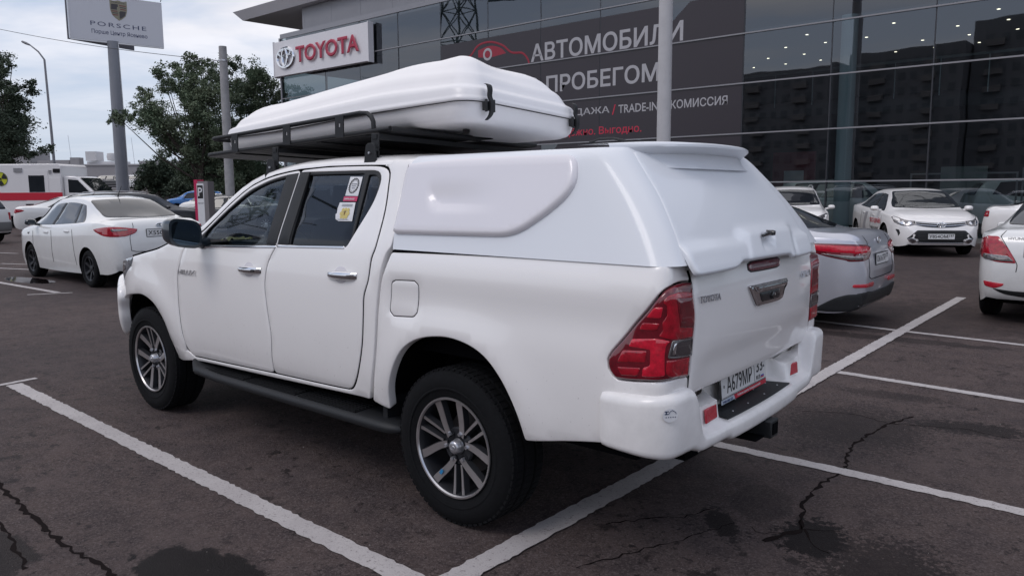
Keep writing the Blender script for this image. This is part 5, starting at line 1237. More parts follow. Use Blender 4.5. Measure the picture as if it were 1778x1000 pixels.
def make_car(name, label, cat, P, loc, heading, paintm, rim='alloy', rimm=None, sc=1, group=None, key=None, kind='sedan', lights=True, mirrors=True, detail=True):
    t = thing(name, label, cat, loc, heading, group, sc)
    key = key or kind+paintm.name
    if key not in SHELLS: SHELLS[key] = shell(key, P, paintm)
    me, bvh = SHELLS[key]; b = link('body', me, None, t)
    # windows: draped panes with dark surround
    for sg in (1, -1):
        f = SM(P, bvh, sg); fl = -1 if sg > 0 else 1
        for x0, x1, x2, x3 in P['wins']:
            def zt_(x): return interp(*zip(*P['top']), x)-.105
            def zb_(x): return interp(*zip(*P['belt']), x)+.028
            bot = [(x0+(x3-x0)*k/4, zb_(x0+(x3-x0)*k/4)) for k in range(5)]; topp = [(x1+(x2-x1)*k/4, min(zt_(x1+(x2-x1)*k/4), 9)) for k in range(5)]
            for i in range(5): topp[i] = (topp[i][0], max(topp[i][1], zb_(topp[i][0])+.02))
            cpanel('side_window', f, bot+topp[::-1], GBLK, t, fl, res=.08, cr=.02, lift=.003)
        for (a0, a1, a2, a3), (c0, c1, c2, c3) in zip(P['wins'][:-1], P['wins'][1:]):
            if True:
                zb1 = interp(*zip(*P['belt']), a0)+.03; zt1 = interp(*zip(*P['top']), a1)-.11
                if zt1 > zb1+.1: cpanel('pillar_trim', f, [(c3-.02, zb1), (a0+.02, zb1), (a1+.02, zt1), (c2-.02, zt1)], BLK, t, fl, lift=.0015, depth=.004, r=.0005, cr=0, res=.08)
        for x in P.get('handles', ()):
            p = f(x, interp(*zip(*P['belt']), x)-.10); mb = MB(); mb.box(x-.09, x+.09, p.y-.006*sg, p.y+.022*sg, p.z-.014, p.z+.014); mb.build('door_handle', paintm, t, bevel=.008)
        # shut lines as narrow black seams
        for x0, x1 in P.get('seams', ()):
            cpanel('door_seam', f, [(x0-.005, .34), (x1-.005, interp(*zip(*P['belt']), x1)), (x1+.005, interp(*zip(*P['belt']), x1)), (x0+.005, .34)], VOID, t, fl, lift=.003, depth=.004, r=.0005, cr=0, res=.1, seg=.08)
        if mirrors:
            x = P['wins'][0][3]-.22; z = interp(*zip(*P['belt']), x)+.08; w = interp(*zip(*P['w']), x); rows = []
            for i in range(6):
                u = i/5; k = [.7, .98, 1, .92, .70, .32][i]
                rows.append([(x-.02+.15*u, sg*(w+.09+.090*k*math.copysign(abs(math.cos(a))**.7, math.cos(a))), z+.058*k*math.copysign(abs(math.sin(a))**.7, math.sin(a))) for a in [2*PI*j/14 for j in range(14)]])
            mb = MB(); mb.grid(rows, close_v=True); mb.f += [tuple(range(14)), tuple(range(5*14, 6*14))]; mb.tube([(x+.03, sg*(w-.06), z-.05), (x+.04, sg*(w+.06), z-.03)], .025, 6); mb.build('door_mirror', P.get('mirror', paintm), t, sharp=50)
    w0, w1, z0, z1 = P['rear']; cpanel('rear_window', EM(P, bvh, True), [(-w0, z0), (0, z0-.01), (w0, z0), (w1, z1), (0, z1+.022), (-w1, z1)], GBLK, t, -1, res=.06, cr=.05, corner=50, lift=.009)
    w0, w1, z0, z1 = P['front']; cpanel('windscreen', EM(P, bvh, False), [(-w0, z0), (0, z0-.02), (w0, z0), (w1, z1), (0, z1+.022), (-w1, z1)], GBLK, t, 1, res=.045, cr=.04, corner=50, lift=.014, depth=.02)
    for x in P['wb']:
        for sg in (1, -1): car_wheel(P, rim, t, x, sg, rimm or STL)
    return t, b, bvh
def lamps(t, P, bvh, sides=None, rear=None, front=None):
    """tail or head lamps given as outlines on the flank (x,z) and on the end (y,z), mirrored left and right"""
    for kind, f2, items in (('s', None, sides or []), ('r', EM(P, bvh, True), rear or []), ('f', EM(P, bvh, False), front or [])):
        for name, poly, m, lift in items:
            for sg in (1, -1):
                if kind == 's': cpanel(name, SM(P, bvh, sg), poly, m, t, -1 if sg > 0 else 1, lift=lift, res=.04, seg=.02)
                else: cpanel(name, f2, [(y*sg, z) for y, z in poly], m, t, -1 if kind == 'r' else 1, lift=lift, res=.04, seg=.02)

# --- white sedan at the left
S1 = variant(SEDAN, mirror=BLKM, handles=(1.62, 2.55), seams=((1.30, 1.42), (2.30, 2.32), (3.22, 3.20)))
t, b, bv = make_car('parked_car', 'white sedan with black steel wheels parked at the left beyond the pickup bonnet', 'car', S1, (10.36, -2.66, 0), 0, P_KIAW, 'black', ALD, key='kia', sc=1.035)
lamps(t, S1, bv, sides=[('tail_lamp', [(.09, 1.00), (.30, .985), (.56, .955), (.52, .925), (.30, .86), (.10, .84)], LRED, .006)],
      rear=[('tail_lamp', [(.75, .84), (.76, 1.00), (.60, .99), (.36, .955), (.40, .90), (.55, .85)], LRED, .006), ('lamp_segment', [(.74, .925), (.74, .965), (.52, .955), (.52, .935)], LCLR, .010)])
f = EM(S1, bv, True)
pp = f(0, .90); plate(t, (pp.x-.004, -.03, .885), (0, -1, 0), (.08, 0, 1), 'Х550ЕЕ', region='0')
mb = MB(); M = frame((f(0, 1.0).x-.012, 0, 1.005), (0, -1, 0), (.1, 0, 1)); ring(mb, M, .065, .034, .006, 24); e = mb.build('maker_badge', CHR, t)
text('badge_lettering', 'KIA', CHR, e, M @ Vector((0, 0, .004)), (0, -1, 0), (.1, 0, 1), height=.030, width=.085, center=True, bold=.015)
mb = MB(); mb.add([M @ Vector((.062*math.cos(PI/12*k), .031*math.sin(PI/12*k), .001)) for k in range(24)], [tuple(range(24))]); mb.build('badge_field', BLKG, e)
for s_, pl_ in (('boot_lid_seam', [(.50, .62), (.50, .84), (.43, .98), (.42, 1.05)]),):
    for sg in (1, -1): cpanel('boot_lid_seam', f, [(y*sg, z) for y, z in pl_]+[((y-.007)*sg, z) for y, z in pl_[::-1]], VOID, t, -1, lift=.003, depth=.004, r=.0005, cr=0, seg=.02)
cpanel('boot_lid_seam', f, [(-.50, .62), (-.4, .595), (.4, .595), (.50, .62), (.5, .63), (.4, .603), (-.4, .603), (-.5, .63)], VOID, t, -1, lift=.003, depth=.004, r=.0005, cr=0, seg=.02)
mb = MB(); mb.tube([(.62, .36, .30), (.0, .36, .30), (-.02, .36, .30)], .03, 10); mb.build('exhaust_tip', CHR, t)
mb = MB(); mb.tube([(1.55, 0, 1.45), (1.52, 0, 1.50), (1.38, 0, 1.64)], [.018, .008, .003], 6); mb.build('aerial', BLK, t)
cpanel('side_repeater', SM(S1, bv, 1), [(3.36, .83), (3.46, .84), (3.50, .80), (3.42, .79)], LSMK, t, -1, cr=.005)

# --- silver sedan next to the pickup
S2 = variant(SEDAN, handles=(1.62, 2.55), seams=((1.30, 1.42), (2.30, 2.32), (3.22, 3.20)))
t, b, bv = make_car('parked_car', 'silver sedan parked on the far side of the pickup, tail towards the camera', 'car', S2, (-.02, -6.15, -.04), R(1.5), P_SILV, 'alloy', STL, key='silver', sc=1.03)
lamps(t, S2, bv, sides=[('tail_lamp', [(.08, .985), (.35, .99), (.72, .985), (.62, .93), (.38, .855), (.09, .80)], LRED2, .004), ('lamp_segment', [(.10, .965), (.35, .972), (.66, .972), (.55, .925), (.35, .90), (.10, .89)], LBRT, .008), ('lamp_segment', [(.10, .865), (.30, .875), (.44, .885), (.30, .850), (.10, .815)], LCLR, .008)],
      rear=[('tail_lamp', [(.77, .80), (.77, .985), (.50, .97), (.36, .94), (.38, .88), (.52, .82)], LRED2, .004), ('lamp_segment', [(.75, .885), (.75, .965), (.50, .955), (.40, .93), (.42, .89)], LBRT, .008), ('lamp_segment', [(.74, .815), (.74, .865), (.54, .865), (.56, .835)], LCLR, .008),
            ('reflector', [(.74, .560), (.74, .525), (.34, .512), (.30, .540), (.34, .560)], REFL, .006)])
f = EM(S2, bv, True)
pp = f(0, .80); plate(t, (pp.x-.006, -.01, .80), (0, -1, 0), (.05, 0, 1), 'О616ТР', region='777')
mb = MB(); M = frame((f(0, 1.0).x-.012, 0, 1.00), (0, -1, 0), (.1, 0, 1)); ring(mb, M, .065, .034, .006, 24); e = mb.build('maker_badge', CHR, t)
mb = MB(); mb.add([M @ Vector((.062*math.cos(PI/12*k), .031*math.sin(PI/12*k), .001)) for k in range(24)], [tuple(range(24))]); mb.build('badge_field', BLKG, e)
text('badge_lettering', 'KIA', CHR, e, M @ Vector((0, 0, .004)), (0, -1, 0), (.1, 0, 1), height=.030, width=.085, center=True, bold=.015)
text('model_lettering', 'RIO', STL, t, (f(.40, 1.0).x-.006, .46, .985), (0, -1, 0), (.1, 0, 1), height=.028, width=.10, bold=.02)
for sg in (1, -1): cpanel('boot_lid_seam', f, [(.50*sg, .62), (.50*sg, .80), (.455*sg, .98), (.45*sg, 1.06), (.443*sg, 1.06), (.448*sg, .98), (.492*sg, .80), (.492*sg, .62)], VOID, t, -1, lift=.003, depth=.004, r=.0005, cr=0, seg=.02)
cpanel('boot_lid_seam', f, [(-.50, .62), (-.4, .595), (.4, .595), (.50, .62), (.5, .63), (.4, .603), (-.4, .603), (-.5, .63)], VOID, t, -1, lift=.003, depth=.004, r=.0005, cr=0, seg=.02)
cpanel('bumper_skirt', f, [(-.715, .46), (-.70, .34), (-.3, .325), (.3, .325), (.70, .34), (.715, .46), (.56, .475), (.3, .455), (-.3, .455), (-.56, .475)], BLK, t, -1, lift=.012, depth=.02, res=.04)
for sg in (1, -1): cpanel('bumper_skirt', SM(S2, bv, sg), [(.035, .325), (.035, .455), (.14, .45), (.26, .41), (.38, .34), (.50, .262), (.30, .258), (.12, .275)], BLK, t, -1 if sg > 0 else 1, lift=.014, depth=.02, res=.03)

# --- white sedan at the right edge, tail towards the camera
S3 = variant(scaled(SEDAN, 1, 1.0, 1.0), handles=(1.62, 2.55), seams=((1.30, 1.42), (2.30, 2.32), (3.22, 3.20)))
t, b, bv = make_car('parked_car', 'white sedan cut off by the right edge of the photo, tail towards the camera', 'car', S3, (-1.63, -6.98, 0), R(-90), P_KIAW, 'alloy', STL, key='solaris')
lamps(t, S3, bv, sides=[('tail_lamp', [(.10, 1.01), (.24, .99), (.36, .93), (.40, .88), (.24, .80), (.10, .76)], LRED, .006)],
      rear=[('tail_lamp', [(.76, .78), (.765, .95), (.72, 1.02), (.60, 1.02), (.46, .84), (.40, .72), (.60, .73)], LRED, .006), ('lamp_segment', [(.74, .76), (.74, .82), (.48, .80), (.42, .735), (.6, .74)], LCLR, .010), ('reflector', [(.70, .44), (.72, .50), (.50, .48), (.52, .45), (.6, .425)], REFL, .006)])
f = EM(S3, bv, True)
for sg in (1, -1): cpanel('boot_lid_seam', f, [(.40*sg, .62), (.40*sg, .72), (.58*sg, 1.02), (.54*sg, 1.08), (.533*sg, 1.08), (.572*sg, 1.02), (.392*sg, .72), (.392*sg, .62)], VOID, t, -1, lift=.003, depth=.004, r=.0005, cr=0, seg=.02)
text('maker_lettering', 'HYUNDAI', STL, t, (f(.40, 1.0).x-.006, .50, .985), (0, -1, 0), (.1, 0, 1), height=.030, width=.22, bold=.02)
cpanel('plate_recess', f, [(-.34, .78), (.34, .78), (.34, .93), (-.34, .93)], mat('recess_grey', (.25, .25, .25), .5), t, -1, lift=.001)
cpanel('bumper_skirt', f, [(-.62, .42), (-.5, .36), (-.3, .335), (.3, .335), (.5, .36), (.62, .42), (.4, .40), (-.4, .40)], BLK, t, -1, lift=.004)
mb = MB(); mb.grid([[(.75+.28*i, y, interp(*zip(*S3['top']), .75+.28*i)+.022) for y in (-.50, -.3, 0, .3, .50)] for i in range(3)]); 
# --- test drive sedan facing the camera
S4 = variant(CAMRY, handles=(1.80, 2.80), seams=((1.45, 1.57), (2.54, 2.56), (3.55, 3.53)))
t, b, bv = make_car('parked_car', 'white test drive sedan with red door lettering, facing the camera before the showroom', 'car', S4, (3.75, -20.7, 0), R(118), P_WHITE, 'alloy', STL, sc=1.06, key='camry')
fr = EM(S4, bv, False)
def F_(name, poly, m, par=t, **kw): return cpanel(name, fr, poly, m, par, 1, **kw)
for sg in (1, -1):
    h_ = F_('headlight', [(y*sg, z) for y, z in [(.47, .71), (.49, .78), (.66, .80), (.82, .87), (.86, .86), (.84, .74), (.74, .68), (.60, .675)]], LCLR, lift=.006)
    for yy in (.60, .73): F_('projector_lamp', [(yy*sg+.040*math.cos(a), .735+.036*math.sin(a)) for a in [2*PI*k/12 for k in range(12)]], CHR, h_, lift=.012, cr=0)
    F_('fog_lamp_surround', [(y*sg, z) for y, z in [(.47, .33), (.50, .40), (.56, .43), (.64, .40), (.62, .34), (.55, .30)]], CHR, lift=.006)
    F_('fog_lamp', [(y*sg, z) for y, z in [(.50, .35), (.52, .39), (.56, .405), (.60, .385), (.59, .345), (.54, .325)]], LSMK, lift=.012)
    F_('side_intake', [(y*sg, z) for y, z in [(.79, .50), (.825, .60), (.775, .59), (.76, .52), (.785, .44)]], BLK, lift=.005)
g1 = F_('upper_grille', [(-.52, .70), (-.53, .775), (-.3, .755), (0, .74), (.3, .755), (.53, .775), (.52, .70), (.3, .655), (0, .64), (-.3, .655)], BLKG, lift=.006)
for k in range(2): F_('grille_bar', [(-.50, .745-.045*k), (0, .715-.045*k), (.50, .745-.045*k), (.50, .757-.045*k), (0, .728-.045*k), (-.50, .757-.045*k)], CHR, g1, lift=.010, cr=0)
pp = fr(0, .70); oval_emblem('emblem', CHR, g1, (pp.x+.03, 0, .70), (0, 1, 0), (0, 0, 1), .17, .009)
g2 = F_('lower_grille', [(-.46, .330), (-.66, .40), (-.47, .585), (.47, .585), (.66, .40), (.46, .330)], BLK, lift=.004)
for k in range(6): F_('grille_slat', [(-.46, .372+.030*k), (.46, .372+.030*k), (.46, .378+.030*k), (-.46, .378+.030*k)], mat('grille_grey', (.05, .05, .05), .4), g2, lift=.010, cr=0, res=.1)
F_('bumper_strip', [(-.44, .305), (.44, .305), (.46, .325), (-.46, .325)], CHR, lift=.008, cr=0)
pp = fr(0, .47); plate(t, (pp.x+.02, 0, .455), (0, 1, 0), (0, 0, 1), 'У854ОМ', region='197')
xs_ = 3.30; yy = -interp(*zip(*S4['w']), 3.0)-.004
text('door_lettering', 'ТЕСТ-ДРАЙВ', REDT, t, (2.50, yy, .66), (1, 0, 0), (0, 0, 1), height=.15, width=1.0, bold=.02)
text('door_lettering', 'ТОЙОТА ЦЕНТР', INK, t, (2.60, yy, .52), (1, 0, 0), (0, 0, 1), height=.075, width=.75, bold=.01)
text('door_lettering', 'ЯСЕНЕВО', INK, t, (2.75, yy, .41), (1, 0, 0), (0, 0, 1), height=.07, width=.45, bold=.01)
cpanel('door_graphic', SM(S4, bv, -1), [(1.75, .40), (2.15, .40), (2.05, .62), (2.25, .92), (1.95, .92)], mat('graphic_grey', (.33, .32, .34), .4), t, 1, lift=.002, cr=.05)
# --- white crossover left of it
S5 = variant(SUV, handles=(1.7, 2.6), seams=((1.2, 1.3), (2.25, 2.27), (3.3, 3.28)))
def suv_front(t, S, bv):
    fr = EM(S, bv, False)
    for sg in (1, -1):
        h_ = cpanel('headlight', fr, [(y*sg, z) for y, z in [(.50, .84), (.52, .90), (.70, .96), (.83, 1.00), (.85, .94), (.80, .84), (.66, .81)]], LCLR, t, 1, lift=.006)
        cpanel('projector_lamp', fr, [(.66*sg+.045*math.cos(a), .88+.035*math.sin(a)) for a in [2*PI*k/12 for k in range(12)]], LSMK, h_, 1, lift=.012, cr=0)
    cpanel('upper_grille', fr, [(-.48, .84), (-.50, .90), (0, .87), (.50, .90), (.48, .84), (0, .80)], BLKG, t, 1, lift=.006)
    cpanel('lower_grille', fr, [(-.45, .42), (-.58, .52), (-.50, .70), (.50, .70), (.58, .52), (.45, .42)], BLK, t, 1, lift=.005)
    cpanel('skid_plate', fr, [(-.5, .34), (.5, .34), (.48, .40), (-.48, .40)], BLK, t, 1, lift=.006)
def roof_rails(t, S, m):
    for sg in (1, -1):
        mb = MB(); zz = lambda x: interp(*zip(*S['top']), x); w_ = .56*S['wt'][4][1]/.61
        mb.tube([(.75, sg*w_, zz(.75)-.02), (.85, sg*w_, zz(.85)+.035), (1.5, sg*w_, zz(1.5)+.045), (2.2, sg*w_, zz(2.2)+.040), (2.45, sg*w_, zz(2.45)+.025), (2.55, sg*w_, zz(2.55)-.02)], .016, 6); mb.build('roof_rail', m, t)
t, b, bv = make_car('parked_car', 'white crossover with roof rails, seen over the silver sedan beside the canopy', 'car', S5, (6.3, -19.9, 0), R(113), P_WHITE, 'alloy', STL, key='rav', sc=.97)
suv_front(t, S5, bv); roof_rails(t, S5, STL)
# --- white sedan side on before the showroom, right edge
t, b, bv = make_car('parked_car', 'white sedan at the right edge behind the test drive sedan, side towards the camera', 'car', S4, (1.15, -20.0, 0), R(188), P_WHITE, 'alloy', STL, key='camry')
lamps(t, S4, bv, rear=[('tail_lamp', [(.80, .84), (.80, 1.00), (.50, .98), (.45, .88)], LRED, .006)])
# --- left group
t, b, bv = make_car('parked_car', 'white sedan with dark plate area seen between the ambulance and the nearer white sedan', 'car', S4, (30.65, -6.68, 0), R(-114), P_KIAW, 'steel', STL, key='camry2')
lamps(t, S4, bv, sides=[('tail_lamp', [(.09, 1.00), (.26, .99), (.40, .95), (.30, .90), (.10, .86)], LRED, .006)], rear=[('tail_lamp', [(.80, .85), (.80, 1.00), (.55, .99), (.45, .90)], LRED, .006)])
S6 = scaled(SUV, 1.0, .98, .94, wr=.32)
t, b, bv = make_car('parked_car', 'dark estate car with silver roof rails behind the roof of the white sedan', 'car', S6, (25.2, -6.4, 0), R(-92), P_DARK, 'alloy', STL, key='darkwagon'); roof_rails(t, S6, STL)
S7 = scaled(SUV, .92, .92, .93, wr=.31)
t, b, bv = make_car('parked_car', 'white hatchback with grey bumper cut off by the left edge of the photo', 'car', S7, (25.5, -4.4, 0), R(20), P_KIAW, 'steel', ALD, key='hatch')
lamps(t, S7, bv, sides=[('tail_lamp', [(.06, .98), (.20, .98), (.20, .74), (.06, .74)], LRED, .006)], rear=[('tail_lamp', [(.78, .74), (.78, .98), (.64, .98), (.64, .74)], LRED, .006)])
cpanel('rear_bumper', EM(S7, bv, True), [(-.80, .40), (.80, .40), (.80, .68), (-.80, .68)], mat('bumper_grey', (.16, .16, .16), .6), t, -1, lift=.02)
for o_, lab, P_, loc, hd, pm, key_ in (('parked_car', 'bright blue crossover across the lot behind the parking pay sign', S5, (55.5, -29.2, 0), R(58), P_BLUE, 'blue'),
        ('parked_car', 'black car at the foot of the parking sign with its bonnet towards the camera', S4, (24.0, -14.5, 0), R(40), P_DARK, 'black'),
        ('parked_car', 'black sedan whose rounded roof end shows between the white sedan and the parking sign', S4, (15.9, -4.1, 0), R(-18), P_DARK, 'black'),
        ('parked_car', 'white sedan half hidden just right of the parking sign', S4, (45.6, -24.6, 0), R(110), P_KIAW, 'camry2'),
        ('parked_car', 'blue car mostly hidden behind the parking sign and the bright blue crossover', S4, (64, -35.5, 0), R(105), P_BLUE, 'blue2')):
    t, b, bv = make_car(o_, lab, 'car', P_, loc, hd, pm, 'alloy', STL, key=key_)
    if P_ is S5: suv_front(t, S5, bv); roof_rails(t, S5, STL)

# --- ambulance
AM = thing('ambulance', 'white and red ambulance with yellow radiation trefoil at the left edge', 'ambulance', (37.66, -10.2, 0), R(-139.7))
mb = MB(); mb.prism([(-4.0, .55), (1.35, .55), (1.35, 2.80), (1.25, 2.90), (-3.9, 2.90), (-4.0, 2.80)], -1.10, 1.10, 'y'); bd = mb.build('patient_compartment', P_VAN, AM, bevel=.03)
mb = MB(); mb.prism([(1.36, .55), (3.75, .55), (3.82, .80), (3.72, 1.12), (3.3, 1.32), (2.85, 1.45), (2.05, 2.26), (1.85, 2.34), (1.36, 2.36)], -.98, .98, 'y'); cb = mb.build('cab', P_VAN, AM, bevel=.06)
for sg in (1, -1):
    y = sg*.983
    mb = MB(); mb.prism([(1.58, 1.60), (2.56, 1.58), (2.02, 2.16), (1.58, 2.20)], y, y+sg*.006, 'y'); mb.build('side_window', GBLK, cb)
    for (nm, m_, pl_, dd) in (('red_band', REDT, [(-4.0, 1.26), (1.35, 1.26), (1.35, 1.61), (-4.0, 1.61)], .016), ('red_panel', REDT, [(-4.0, 1.614), (-2.0, 1.614), (-1.84, 2.76), (-4.0, 2.76)], .006),
                              ('door_panel', P_VAN, [(-.30, .65), (.74, .65), (.74, 2.62), (-.30, 2.62)], .012), ('side_window', GBLK, [(-.14, 1.63), (.57, 1.63), (.57, 2.38), (-.14, 2.38)], .022),
                              ('locker_door', P_VAN, [(.80, .65), (1.30, .65), (1.30, 2.26), (.80, 2.26)], .012), ('scene_lamp', STL, [(-.78, 2.53), (-.41, 2.53), (-.41, 2.72), (-.78, 2.72)], .04), ('scene_lamp', BLKG, [(1.0, 2.50), (1.31, 2.50), (1.31, 2.68), (1.0, 2.68)], .03), ('running_board', BLK, [(-.35, 1.0), (.0, 1.0), (.0, 1.1), (-.35, 1.1)], .02), ('vent_cover', STL, [(.80, 2.46), (.92, 2.46), (.92, 2.62), (.80, 2.62)], .03)):
        mb = MB(); mb.prism(pl_, sg*1.101, sg*(1.101+dd), 'y'); mb.build(nm, m_, AM)
    mb = MB(); mb.lathe([(0, 0), (.31, 0), (.31, .006)], 32, 'y'); mb.v = [(a-1.41, sg*(1.107+b), c+2.23) for a, b, c in mb.v]; tr = mb.build('trefoil_disc', mat('trefoil_yellow', (.50, .52, .02), .5), AM)
    mb = MB(); yy = sg*1.117
    for k in range(3):
        a0 = PI/2+PI/3+k*2*PI/3; pts = [(.075, a0-PI/6+PI/15*j) for j in range(6)]+[(.285, a0+PI/6-PI/15*j) for j in range(6)]
        mb.add([(-1.41+r*math.cos(a), yy, 2.23+r*math.sin(a)) for r, a in pts], [tuple(range(12))])
    mb.add([(-1.41+.05*math.cos(PI/8*k), yy, 2.23+.05*math.sin(PI/8*k)) for k in range(16)], [tuple(range(16))]); ring(mb, frame((-1.41, yy, 2.23), (1, 0, 0), (0, 0, 1)), .308, .308, .008, 32); mb.build('trefoil_symbol', INK, tr)
    for x in (-2.3, 2.85): car_wheel(dict(wr=.36, w=[(-5, 1.02), (0, 1.02), (5, 1.02)]), 'steel', AM, x, sg, STL)
mb = MB(); mb.prism([(2.87, 1.46), (2.07, 2.26), (2.08, 2.27), (2.885, 1.465)], -.84, .84, 'y'); mb.build('windscreen', GBLK, cb)

# --- cars on the raised lot far behind
RL = 2.05
proto = make_car('far_car', 'x', 'car', scaled(SUV, 1.08, 1.05, 1.06), (0, 0, 0), 0, P_KIAW, 'alloy', STL, key='farsuv', mirrors=False)[0]
def clone(o, parent=None):
    c = o.copy(); C.objects.link(c)
    if parent: c.parent = parent
    for ch in list(o.children): clone(ch, c)
    return c
far = [((104.2, -38.8, RL), -137, 'dark large SUV left of the billboard pole on the raised lot', True), ((101.6, -40.6, RL), -139, 'white large SUV just right of the billboard pole on the raised lot', False), ((99.4, -43.2, RL), -135, 'white SUV standing left of the pair on the raised lot', False), ((97.4, -44.2, RL), -139, 'white SUV standing right of the pair on the raised lot', False)]
for k, (l_, a, lab, dk) in enumerate(far):
    if dk: o = make_car('far_car', lab, 'car', scaled(SUV, 1.08, 1.05, 1.06), l_, R(a), P_DARK, 'alloy', STL, key='fardark', mirrors=False)[0]
    else:
        o = proto if k == 1 else clone(proto); o.location = l_; o.rotation_euler = (0, 0, R(a)); o['label'] = lab
    o['group'] = 'cars on the raised lot behind the fence'

# ================================================================== SHOWROOM
B_ = thing('showroom_building', 'long glass fronted car showroom with dark banner, sloping grey roof slab above', 'building', (0, 0, 0))
YF = -22.0; MX = [5.86+2.893*k for k in range(-7, 11)]; MX[-1] = 35.9; MX = MX[:-1]; MX = [x for x in MX if x < 35]+[35.95]
ZT_ = [.12, 1.80, 3.45, 5.12, 6.75, 8.40, 10.02]
GFAC = glassmat('facade_glass', (.62, .72, .74), .55, .012, .90, 2.15)
MUL = mat('mullion_dark', (.05, .052, .06), .4, metal=.5); TRN = mat('transom_grey', (.28, .275, .29), .4, metal=.3); CLAD = mat('cladding_grey', (.25, .25, .27), .45, noise=.05, nscale=.7)
SOF = mat('soffit_grey', (.46, .45, .47), .55, noise=.04, nscale=.5)
pane_me = {}
def pane(x0, x1, z0, z1):
    k = (round(x1-x0, 2), round(z1-z0, 2))
    if k not in pane_me:
        m_ = MB(); m_.add([(0, 0, 0), (k[0], 0, 0), (k[0], 0, k[1]), (0, 0, k[1])], [(0, 1, 2, 3)]); pane_me[k] = m_.mesh('glass_pane', norm=False); pane_me[k].materials.append(GFAC)
    o = link('glass_pane', pane_me[k], None, B_, (x0, YF, z0)); rnd = random.Random(int(x0*100+z0*10)); o.rotation_euler = (R(rnd.uniform(-.25, .25)), 0, R(rnd.uniform(-.25, .25))); return o
for i in range(len(MX)-1):
    for j in range(6): pane(MX[i]+.015, MX[i+1]-.015, ZT_[j]+.02, ZT_[j+1]-.02)
for x in MX[:-1]:
    mb = MB(); mb.box(x-.020, x+.020, YF-.10, YF+.006, .1, 10.02); mb.build('mullion', MUL, B_)
mb = MB(); mb.box(35.90, 36.02, YF-.14, YF+.05, 0, 10.05); mb.build('corner_post', CLAD, B_)
for z in ZT_[1:]:
    mb = MB(); mb.box(MX[0], 35.9, YF+.008, YF+.055, z-.022, z+.022); mb.build('transom', TRN, B_)
mb = MB(); mb.box(MX[0], 36.0, YF-.2, YF+.08, 0, .12); mb.build('plinth', mat('plinth_concrete', (.18, .175, .17), .8, noise=.1), B_)
# side wall of glass round the corner
for k in range(5):
    for j in range(6):
        y1 = YF-.15-2.9*k; mb = MB(); mb.add([(35.97, y1, ZT_[j]+.02), (35.97, y1-2.86, ZT_[j]+.02), (35.97, y1-2.86, ZT_[j+1]-.02), (35.97, y1, ZT_[j+1]-.02)], [(0, 1, 2, 3)]); mb.build('side_glass_pane', GFAC, B_, norm=False)
    mb = MB(); mb.box(35.92, 36.0, y1-2.90, y1-2.86, .1, 10.0); mb.build('side_mullion', MUL, B_)
# parapet wall and roof slab
mb = MB(); mb.box(-16, 35.9, YF-.15, YF+.03, 10.05, 10.25); mb.build('parapet_trim', TRN, B_)
x = -14.0
while x < 34.1:
    x1 = min(x+2.4, 34.2); mb = MB(); mb.box(x+.006, x1-.006, YF-.33, YF-.30, 10.26, 11.49); mb.build('cladding_panel', CLAD, B_); x += 2.4
mb = MB(); mb.box(-14, 34.18, YF-8, YF-.34, 10.2, 11.48); mb.build('upper_wall', CLAD, B_)
mb = MB(); mb.add([(-14, -21.7, 11.5), (39.5, -21.9, 11.5), (39.1, -27, 11.5), (39.1, -48, 11.5), (-14, -48, 11.5), (-14, -21.6, 11.95), (40.05, -21.6, 12.0), (39.6, -27, 12.0), (39.6, -48, 12.0), (-14, -48, 12.0)], [(0, 1, 2, 3, 4), (9, 8, 7, 6, 5), (0, 5, 6, 1), (1, 6, 7, 2), (2, 7, 8, 3), (3, 8, 9, 4), (4, 9, 5, 0)]); mb.build('roof_slab', SOF, B_)
mb = MB(); mb.box(-14, 36, -48, YF-.4, 10.0, 10.2); mb.build('roof_deck', CLAD, B_)
# interior
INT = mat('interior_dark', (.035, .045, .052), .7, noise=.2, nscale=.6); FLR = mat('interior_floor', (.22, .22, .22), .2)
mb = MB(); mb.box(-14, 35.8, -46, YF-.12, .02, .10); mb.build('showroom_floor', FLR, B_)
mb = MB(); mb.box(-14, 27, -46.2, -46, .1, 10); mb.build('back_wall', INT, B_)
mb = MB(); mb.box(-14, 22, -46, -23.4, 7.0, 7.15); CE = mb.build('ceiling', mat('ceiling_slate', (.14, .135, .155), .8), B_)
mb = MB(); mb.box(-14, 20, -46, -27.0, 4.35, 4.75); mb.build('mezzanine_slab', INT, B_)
mb = MB(); mb.tube([(-14, -26.95, 6.02), (20, -26.95, 6.04)], .05, 8); mb.build('mezzanine_handrail', mat('rail_steel', (.4, .48, .5), .3, metal=.5), B_)
mb = MB()
for k in range(24): mb.tube([(-13.6+1.45*k, -26.95, 4.75), (-13.6+1.45*k, -26.95, 6.02)], .02, 6)
mb.build('handrail_posts', MATS['rail_steel'], B_)['kind'] = 'stuff'
mb = MB(); mb.box(27.3, 27.5, -46, YF-.25, .1, 8.2); mb.build('added_partition', INT, B_)  # unseen wall added to stop sky showing through the left panes
mb = MB(); mb.box(-14, 35.7, -46, YF-.4, 8.28, 8.42); mb.build('added_upper_floor', INT, B_)  # unseen floor and wall behind it, added to darken the top panes
mb = MB(); mb.box(-14, 35.7, YF-1.6, YF-1.5, 8.42, 10.0); mb.build('added_upper_wall', mat('upper_back_grey', (.10, .10, .12), .8), B_)
for x in (-5.7, 14.6, 23.3): mb = MB(); mb.lathe([(.24, .1), (.24, 10)], 24, 'z', (x, -24.2, 0)); mb.build('interior_column', mat('column_grey', (.30, .34, .36), .5), B_)
mb = MB(); mb.lathe([(.25, .1), (.25, 7)], 28, 'z', (5.58, -22.75, 0)); mb.build('interior_column', mat('column_pale_blue', (.50, .58, .62), .5), B_)
